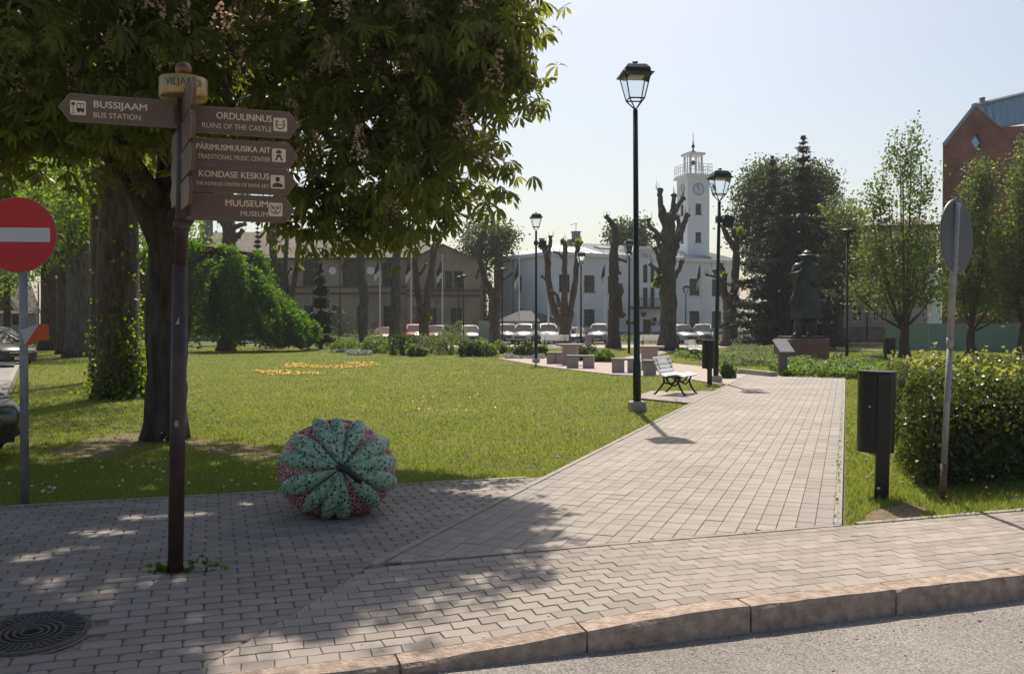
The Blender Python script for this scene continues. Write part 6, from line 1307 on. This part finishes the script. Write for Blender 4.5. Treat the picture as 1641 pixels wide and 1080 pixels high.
ell(q(1286, 424), (6*ks, 6*ks, 5*ks)); ell(q(1321, 425), (7*ks, 6*ks, 5*ks))
fg = m.build('figure', M_bronze, stt)
rm = fg.modifiers.new('r', 'REMESH'); rm.mode = 'VOXEL'; rm.voxel_size = .045; rm.use_smooth_shade = True
smm = fg.modifiers.new('s', 'SMOOTH'); smm.factor = .6; smm.iterations = 3
hat = MB(); c = q(1304, 408); hat.lathe([(.02, -.03), (13.5*ks, -.04), (14.5*ks, 0), (13*ks, .05), (8*ks, .03), (7.6*ks, 5*ks), (5.5*ks, 7.5*ks), (.001, 8*ks)], c, 24, sy=.95); hat.build('hat', M_bronze, fg)
m = MB(); 
for s_ in (-1, 1):  # brow, nose, ears, beard on the shaded face
    ec = q(1304 + s_*3.2, 410, -8*ks); m.lathe([(.001, -.03), (.035, 0), (.001, .03)], ec, 8); ec = q(1304 + s_*9.6, 411); m.lathe([(.001, -.08), (.03, 0), (.001, .08)], ec, 8)
m.tube([q(1304, 408, -9*ks), q(1304, 412, -11*ks), q(1304, 413, -9*ks)], [.02, .045, .03], 8); m.tube([q(1301, 417, -7.5*ks), q(1304, 417, -8.5*ks), q(1307, 417, -7.5*ks)], .02, 6); m.build('face', M_bronze, fg)
MB().tube([q(1258, 441, -.5), q(1280, 435, -.5), q(1301, 430.5, -.45)], [.022, .03, .035], 8).build('cane', M_bronze, stt)
m = MB(); 
for (hx, hy, ho, sg) in ((1291, 430, -.45, 1), (1313, 452, -.35, -1)):
    for i in range(4): a = q(hx, hy + i*1.2, ho); m.tube([a, a + Vector((sg*.08, -.04, .02)), a + Vector((sg*.11, .03, .0))], [.03, .027, .02], 6)
    a = q(hx, hy - 1, ho); m.tube([a, a + Vector((sg*.03, -.03, .07))], [.03, .02], 6)
m.build('fingers', M_bronze, fg)
m = MB(); m.tube([q(1313, 458, -.32), q(1330, 431, .0)], .02, 6); m.tube([q(1283, 500, -.25), q(1292, 460, -.28), q(1290, 436, -.25)], .025, 6); m.tube([q(1306, 504, -.38), q(1305, 470, -.36), q(1303, 440, -.30)], .02, 6); m.build('coat_edge', M_bronze, fg)
ip = G(1254, 602); info = empty('information_lectern', (*ip, 0), 'small slanted steel information plate on a grey post left of the pedestal', 'information board'); MB().box((0, 0, .42), (.30, .10, .84), R(15), bevel=.01).build('post', mat('brown_grey_post', (.16, .14, .13), .5, .4), info); MB().box((.02, -.02, .93), (.52, .62, .035), R(15), rx=R(38), bevel=.008).build('plate', M_galv, info)

# --- mosaic fruit sculpture
def mosaic(name, c1, c2, c3, grout, scale):
    m = bpy.data.materials.new(name); m.use_nodes = True; n = m.node_tree; L = n.links; b = n.nodes['Principled BSDF']; tc = n.nodes.new('ShaderNodeTexCoord')
    v = n.nodes.new('ShaderNodeTexVoronoi'); v.inputs['Scale'].default_value = scale; v.inputs['Randomness'].default_value = .75; v2 = n.nodes.new('ShaderNodeTexVoronoi'); v2.feature = 'DISTANCE_TO_EDGE'; v2.inputs['Scale'].default_value = scale; v2.inputs['Randomness'].default_value = .75
    L.new(tc.outputs['Object'], v.inputs['Vector']); L.new(tc.outputs['Object'], v2.inputs['Vector']); sp_ = n.nodes.new('ShaderNodeSeparateColor'); L.new(v.outputs['Color'], sp_.inputs[0]); cr = n.nodes.new('ShaderNodeValToRGB'); cr.color_ramp.interpolation = 'CONSTANT'
    cr.color_ramp.elements[0].color = (*c1, 1); cr.color_ramp.elements[1].color = (*c2, 1); cr.color_ramp.elements[1].position = .32; e_ = cr.color_ramp.elements.new(.82); e_.color = (*c3, 1); L.new(sp_.outputs[0], cr.inputs[0])
    mx = n.nodes.new('ShaderNodeMix'); mx.data_type = 'RGBA'; st_ = n.nodes.new('ShaderNodeMath'); st_.operation = 'GREATER_THAN'; st_.inputs[1].default_value = .10; L.new(v2.outputs[0], st_.inputs[0]); L.new(st_.outputs[0], mx.inputs[0]); mx.inputs[6].default_value = (*grout, 1); L.new(cr.outputs[0], mx.inputs[7]); L.new(mx.outputs[2], b.inputs['Base Color'])
    rr = n.nodes.new('ShaderNodeMapRange'); rr.inputs[3].default_value = .8; rr.inputs[4].default_value = .16; L.new(st_.outputs[0], rr.inputs[0]); L.new(rr.outputs[0], b.inputs['Roughness'])
    bp_ = n.nodes.new('ShaderNodeBump'); bp_.inputs['Distance'].default_value = .006; mr = n.nodes.new('ShaderNodeMapRange'); mr.inputs[2].default_value = .15; L.new(v2.outputs[0], mr.inputs[0]); L.new(mr.outputs[0], bp_.inputs['Height']); L.new(bp_.outputs[0], b.inputs['Normal']); return m
M_mred = mosaic('red_glass_mosaic', (.15, .010, .025), (.26, .02, .04), (.38, .07, .08), (.70, .42, .40), 32); M_mgr = mosaic('green_glass_mosaic', (.015, .10, .06), (.19, .40, .24), (.46, .54, .42), (.42, .52, .40), 40)
fp_ = G(540, 834, .016); Rw = .475; fr_ = empty('mosaic_sculpture', (fp_[0] - .07, fp_[1] + .36, .016), 'big red and green mosaic strawberry sculpture lying on the shaded pavement', 'sculpture'); Cc = np.array([0, 0, .36])
RX, RY, RZ = .49, .47, .415
def surf(dv, off=0): # direction -> point
    dv = np.array(dv)/np.linalg.norm(dv); r = 1/math.sqrt((dv[0]/RX)**2 + (dv[1]/RY)**2 + (dv[2]/RZ)**2); p = Cc + dv*(r + off)
    if p[2] < .0: p[2] = 0.0
    return p
m = MB(); nu, nv_ = 40, 26; V = []
for i in range(nv_ + 1):
    th_ = math.pi*i/nv_
    for j in range(nu): ph = 2*math.pi*j/nu; V.append(surf((math.sin(th_)*math.cos(ph), math.sin(th_)*math.sin(ph), math.cos(th_)), .008*math.sin(ph*5 + th_*4)))
m.add(V, [[i*nu + j, (i + 1)*nu + j, (i + 1)*nu + (j + 1) % nu, i*nu + (j + 1) % nu] for i in range(nv_) for j in range(nu)], smooth=True); m.build('fruit_body', M_mred, fr_)
axis = np.array([.24, -.90, .16]); axis /= np.linalg.norm(axis); e1 = np.cross(axis, [0, 0, 1]); e1 /= np.linalg.norm(e1); e1 *= -1 if e1[0] < 0 else 1; e2 = np.cross(e1, axis); e2 *= -1 if e2[2] < 0 else 1   # e1 right, e2 up-ish
ns_ = 13
for k in range(ns_):
    ph0 = 2*math.pi*(k + .15*rng.normal())/ns_ + .12; tm = [1.38, 1.5, 1.32][k % 3] * (1 + .06*rng.normal()) ; w0 = .265*rng.uniform(.92, 1.1); NT, NW = 16, 8; V = []
    if math.sin(ph0) < -.3: tm *= .92
    for i in range(NT + 1):
        t = i/NT; th_ = .04 + tm*t; hw = w0*(1.05 if t < .45 else 1.05*(1 - ((t - .45)/.55)**1.25)); hw = max(hw, .01)
        for j in range(NW + 1):
            s = -1 + 2*j/NW; ph = ph0 + s*hw*(.95 if t > .1 else 1); dv = axis*math.cos(th_) + (e1*math.cos(ph) + e2*math.sin(ph))*math.sin(th_); bul = .012 + (.055*(math.sin(math.pi*min(1, t*.92 + .05))**.7))*(1 - s*s)**.6; V.append(surf(dv, bul if abs(s) < .99 else -.01))
    MB().add(V, [[i*(NW + 1) + j, (i + 1)*(NW + 1) + j, (i + 1)*(NW + 1) + j + 1, i*(NW + 1) + j + 1] for i in range(NT) for j in range(NW)], smooth=True).build('sepal', M_mgr, fr_)
p0 = surf(axis, .0); m = MB().tube([p0, p0 + axis*.07, p0 + axis*.10 + e1*.04 - e2*.015, p0 + axis*.09 + e1*.15 - e2*.115], [.036, .034, .030, .026], 14); m.build('stalk', mat('dark_stalk', (.018, .014, .014), .55, var=.3, scale=30), fr_)
M_seedb = mat('cream_ceramic_seed', (.45, .36, .24), .4)
for px, y in ((478, 819), (452, 742), (447, 768), (455, 797), (628, 770), (621, 781), (612, 811), (470, 690), (620, 720), (500, 830), (600, 690)):
    dv = np.array([(px - 540)/92, 0, (754 - y)/78]); rr = dv[0]**2 + dv[2]**2; sc_ = min(1, .985/math.sqrt(rr)); dv *= sc_; dv[1] = -math.sqrt(max(.02, 1 - dv[0]**2 - dv[2]**2)); p = surf((dv[0]*RX, dv[1]*RY, dv[2]*RZ), .006)
    MB().lathe([(.001, -.022), (.016, -.015), (.023, 0), (.016, .015), (.001, .022)], p, 10).build('seed', M_seedb, fr_)

# --- manhole cover
mh = np.array([-2.56, 4.80]); mo = empty('manhole_cover', (*mh, .014 + float(drop(*mh))), 'round dark cast iron manhole cover in the shaded paving at the left corner', 'manhole cover'); M_ci = mat('cast_iron_cover', (.085, .075, .075), .6, .4, var=.3, scale=30)
MB().lathe([(.335, -.02), (.335, .004), (.325, .008), (.30, .008), (.298, -.01)], (0, 0, 0), 48).build('frame_ring', M_ci, mo)
m = MB().lathe([(.292, -.02), (.292, .003), (.0, .003)], (0, 0, 0), 48, smooth=False)
for k in range(40): a = 2*math.pi*k/40; m.box((.235*math.cos(a), .235*math.sin(a), .006), (.075, .014, .007), a)
for r_ in (.18, .14, .10, .06): m.lathe([(r_ - .008, .003), (r_ - .006, .009), (r_ + .006, .009), (r_ + .008, .003)], (0, 0, 0), 36)
for k in range(20): a = 2*math.pi*k/20; m.box((.278*math.cos(a), .278*math.sin(a), .005), (.02, .05, .006), a + .5)
m.build('cover', M_ci, mo)
mo.rotation_euler = (math.atan((drop(mh[0], mh[1] + .1) - drop(mh[0], mh[1] - .1))/.2), -math.atan((drop(mh[0] + .1, mh[1]) - drop(mh[0] - .1, mh[1]))/.2), 0)
mo.scale = (.86, .86, 1)
m = MB(); n = 40; m.add([(*((.36*math.cos(2*math.pi*i/n)), (.36*math.sin(2*math.pi*i/n))), -.004) for i in range(n)], [list(range(n))]); m.build('mortar_bed', M_joint, mo)

# --- cars
M_tyre = mat('tyre_rubber', (.018, .018, .018), .85); M_rim = mat('alloy_rim', (.35, .35, .36), .35, .8); M_cglass = mat('car_glass', (.015, .018, .02), .04, .0, spec=.5); M_chrome = mat('chrome', (.6, .6, .62), .12, 1.0); M_hl = mat('headlight_glass', (.45, .47, .50), .1, .3); M_plate = mat('number_plate', (.6, .6, .58), .5); M_dgr = mat('dark_grille', (.012, .012, .013), .4)
PAINTS = {}
def paint(nm, col):
    if nm not in PAINTS:
        m = mat('car_paint_' + nm, col, .35, .1); m.node_tree.nodes['Principled BSDF'].inputs['Coat Weight'].default_value = .8; PAINTS[nm] = m
    return PAINTS[nm]
def loft(m, secs, mi=0):
    """secs: (y, halfwidth_low, halfwidth_mid, zlow, zmid, ztop, halfwidth_top)"""
    V = []; n = 12
    for (y, wl, wm, zl, zm, zt, wt) in secs:
        r = [(0, zl), (wl*.8, zl), (wl, zl + .06), (wm, zm), (wm*.99, zm + (zt - zm)*.55), (wt, zt - .02), (0, zt)]
        row = [(x, y, z) for x, z in r] + [(-x, y, z) for x, z in r[-2:0:-1]]; V += row
    n = 12; k = len(secs); m.add(V, [[i*n + j, i*n + (j + 1) % n, (i + 1)*n + (j + 1) % n, (i + 1)*n + j] for i in range(k - 1) for j in range(n)] + [list(range(n - 1, -1, -1)), [(k - 1)*n + j for j in range(n)]], mi, smooth=True)
def car(loc, rz, label, pn, col, estate=False, group='parked cars'):
    """nose towards local -y"""
    c = empty('parked_car', (*loc, .0), label, 'car', group, rz); pm = paint(pn, col); W = .88
    m = MB(); loft(m, [(-2.12, .62, .66, .30, .45, .56, .58), (-2.05, .78, .80, .22, .46, .66, .70), (-1.8, .84, .86, .20, .50, .76, .76), (-1.3, .86, .88, .20, .52, .86, .79), (-.8, .86, .88, .20, .54, .93, .80), (0, .86, .88, .20, .56, .94, .82), (1.2, .86, .88, .20, .56, .95, .81), (1.75, .84, .86, .22, .56, .96, .79), (2.05, .80, .82, .28, .54, .92, .74), (2.14, .66, .68, .36, .52, .84, .60)])
    body = m.build('body', pm, c); 
    roofy = 1.75 if estate else 1.25; m = MB(); V = []
    gs = [(-.98, .78, .90, .90), (-.25, .62, 1.36, .92), (.3, .60, 1.45, .92), (roofy - .2, .60, 1.42, .92), (roofy + .2, .74, .94, .94)]
    low = [(-1.05, .78, .92), (-.3, .80, .93), (.3, .80, .93), (roofy - .1, .79, .94), (roofy + .3, .74, .95)]; top = [(-.32, .60, 1.36), (-.12, .60, 1.42), (.3, .60, 1.45), (roofy - .25, .58, 1.42), (roofy - .1, .56, 1.36)]
    for (y, w_, z) in low: V += [(-w_, y, z - .03), (w_, y, z - .03)]
    for (y, w_, z) in top: V += [(-w_, y, z), (w_, y, z)]
    fs = []
    for i in range(4): fs += [[2*i + 1, 2*i + 3, 10 + 2*i + 3, 10 + 2*i + 1], [2*i + 2, 2*i, 10 + 2*i, 10 + 2*i + 2]]
    sd = MB().add(V, fs); sd.build('side_windows', M_cglass, c)
    MB().add([V[0], V[1], V[11], V[10]], [[0, 1, 2, 3]]).build('windscreen', M_cglass, c); MB().add([V[8], V[9], V[19], V[18]], [[3, 2, 1, 0]]).build('rear_window', M_cglass, c)
    m = MB(); T_ = []
    for (y, w_, z) in top: T_ += [(-w_ - .01, y, z - .01), (-w_*.6, y, z + .035), (w_*.6, y, z + .035), (w_ + .01, y, z - .01)]
    m.add(T_, [[4*i + j, 4*i + j + 1, 4*i + 5 + j, 4*i + 4 + j] for i in range(4) for j in range(3)], smooth=True); m.build('roof', pm, c)
    for s in (-1, 1):
        m = MB(); m.tube([(s*.78, -1.05, .90), (s*.61, -.30, 1.37)], .035, 5); m.tube([(s*.80, .28, .92), (s*.61, .3, 1.43)], .035, 5); m.tube([(s*.75, roofy + .28, .93), (s*.57, roofy - .1, 1.36)], .05, 5); m.tube([(s*(w_ + .02), y, z - .015) for (y, w_, z) in top], .03, 5)
        m.build('pillar', pm, c)
    for s in (-1, 1):
        for y in (-1.30, 1.32):
            wl = MB().tube([(s*.74, y, .31), (s*.895, y, .31)], .31, 20, smooth=False).build('wheel', M_tyre, c); r_ = MB().tube([(s*.88, y, .31), (s*.905, y, .31)], .20, 14, smooth=False)
            for k in range(5): a = 2*math.pi*k/5; r_.box((s*.91, y + math.cos(a)*.1, .31 + math.sin(a)*.1), (.012, .035, .18), rx=a - math.pi/2 + math.pi/2)
            r_.build('rim', M_rim, wl)
        hl_ = MB().add([(s*.50, -2.105, .52), (s*.72, -2.045, .50), (s*.80, -1.86, .62), (s*.74, -1.92, .70), (s*.52, -2.03, .66)], [[0, 1, 2, 3, 4] if s > 0 else [4, 3, 2, 1, 0]]); hl_.build('headlight', M_hl, c)
        m = MB().box((s*.93, -.72, .98), (.18, .10, .12), bevel=.02).tube([(s*.80, -.72, .93), (s*.9, -.72, .96)], .02, 5); m.build('mirror', pm, c)
        MB().box((s*.70, 2.09, .72), (.18, .06, .22), bevel=.015).build('tail_light', mat('red_tail_light', (.35, .01, .01), .2) if 'tl' not in PAINTS else PAINTS['tl'], c)
    g_ = MB().box((0, -2.135, .47), (.92, .03, .17), bevel=.01).build('grille', M_dgr, c); b_ = MB()
    for z in (.42, .52): b_.box((0, -2.155, z), (.9, .012, .012))
    b_.build('chrome_strip', M_chrome, g_); MB().box((0, -2.155, .33), (.52, .015, .11)).build('number_plate', M_plate, c); MB().box((0, -2.1, .25), (1.3, .05, .10), bevel=.01).build('air_intake', M_dgr, c); return c
PAINTS['tl'] = mat('red_tail_light', (.35, .01, .01), .2)
dC = 74
for px, col, pn, lab in ((612, (.30, .012, .015), 'red', 'red car left of the flagpole in front of the ochre building'), (661, (.30, .012, .015), 'red', 'red car at the foot of the V shaped pollarded tree'), (699, (.20, .02, .02), 'dark_red', 'dark red car mostly behind the tall bright shrub'), (750, (.33, .34, .36), 'silver', 'silver car by the utility cabinet'), (812, (.05, .055, .07), 'dark_blue', 'dark blue car right of the two armed pollarded tree'), (842, (.62, .62, .62), 'white', 'white car at the flagpole by the town hall corner'), (879, (.50, .51, .52), 'light_silver', 'light silver car behind the white bench on the left'), (925, (.12, .13, .14), 'grey', 'dark grey car behind the stone bollard'), (966, (.28, .30, .32), 'mid_grey', 'mid grey car left of the narrow hooked tree'), (1097, (.32, .33, .35), 'silver', 'silver car with glinting windscreen right of the thick pollarded tree'), (1137, (.06, .09, .13), 'blue', 'dark blue car behind the white bench by the far litter bin')):
    b = P(px, 520, dC)[:2]; cc_ = car((b[0], dC + 2.1 + rng.normal()*.5), R(rng.uniform(-16, 16)), lab, pn, col, rng.random() < .5, 'cars parked in front of the town hall'); cc_.scale = (1, 1, rng.uniform(.94, 1.16))
# left car park: nose row along the kerb
def kerbpt(y, off): t = (y - kl[1][1])/dl[1]; p = kl[1] + dl*t; n_ = np.array([-dl[1], dl[0]]); return p + n_*off
hd = math.atan2(dl[1], dl[0])
def nose_car(nx, ny, rz, lab, pn, col, est=False):
    return car((nx - math.sin(R(rz))*2.14, ny + math.cos(R(rz))*2.14), R(rz), lab, pn, col, est, 'cars parked in the left side street')
nose_car(-6.22, 10.2, 62, 'black car cut off by the left edge beside the grey sign pole', 'black', (.012, .013, .016))
x, y = G(33, 588); nose_car(x, y, 66, 'black car parked on the left side street behind the sign pole', 'black', (.012, .013, .016), True)
x, y = G(33, 573); nose_car(x, y, 66, 'silver car behind the black one on the left side street', 'silver', (.33, .34, .36))
x, y = G(34, 564); nose_car(x, y, 66, 'white car farthest back on the left side street', 'white', (.62, .62, .62), True)
sp_ = P(57, 520, 62)[:2]
m = empty('grey_pole', (*G(62, 560), 0), 'thin grey metal pole on the grass behind the orange flag', 'pole'); MB().lathe([(.05, 0), (.045, 4.2), (.06, 4.22)], (0, 0, 0), 8).build('shaft', M_galv, m)
# scattered fallen petals and leaves on the paving
n = 260; a_ = rng.uniform(-9, 3.5, n); b_ = rng.uniform(.1, 4.3, n); q_ = K0 + U*a_[:, None] + N*b_[:, None]; p = np.column_stack([q_, .022 + drop(q_[:, 0], q_[:, 1])]); s_p, t_p = toST(q_[:, 0], q_[:, 1]); k = (b_ < BB) | (t_p > PW); p = p[k]
ext = ST(0, 0); qs = rng.random((160, 2)); pp2 = np.array([ST(s*16, .1 + t*2.7) for s, t in qs]); p = np.concatenate([p, np.column_stack([pp2, np.full(len(pp2), .022)])])
leaves('fallen_petals', p, .016, M_flower, tilt=25, kind='stuff')
# ------------------------------------------------------------------ thin haze volume, added partly to lift the dark shadows
hm = bpy.data.materials.new('haze'); hm.use_nodes = True; hn = hm.node_tree; hn.nodes.remove(hn.nodes['Principled BSDF'])
pv = hn.nodes.new('ShaderNodeVolumePrincipled'); pv.inputs['Color'].default_value = (.93, .95, 1, 1); pv.inputs['Density'].default_value = .00036; pv.inputs['Anisotropy'].default_value = .35
hn.links.new(pv.outputs[0], hn.nodes['Material Output'].inputs['Volume'])
hz_ = MB().box((0, 300, 14), (1640, 1640, 36)).build('haze', hm); hz_['kind'] = 'stuff'
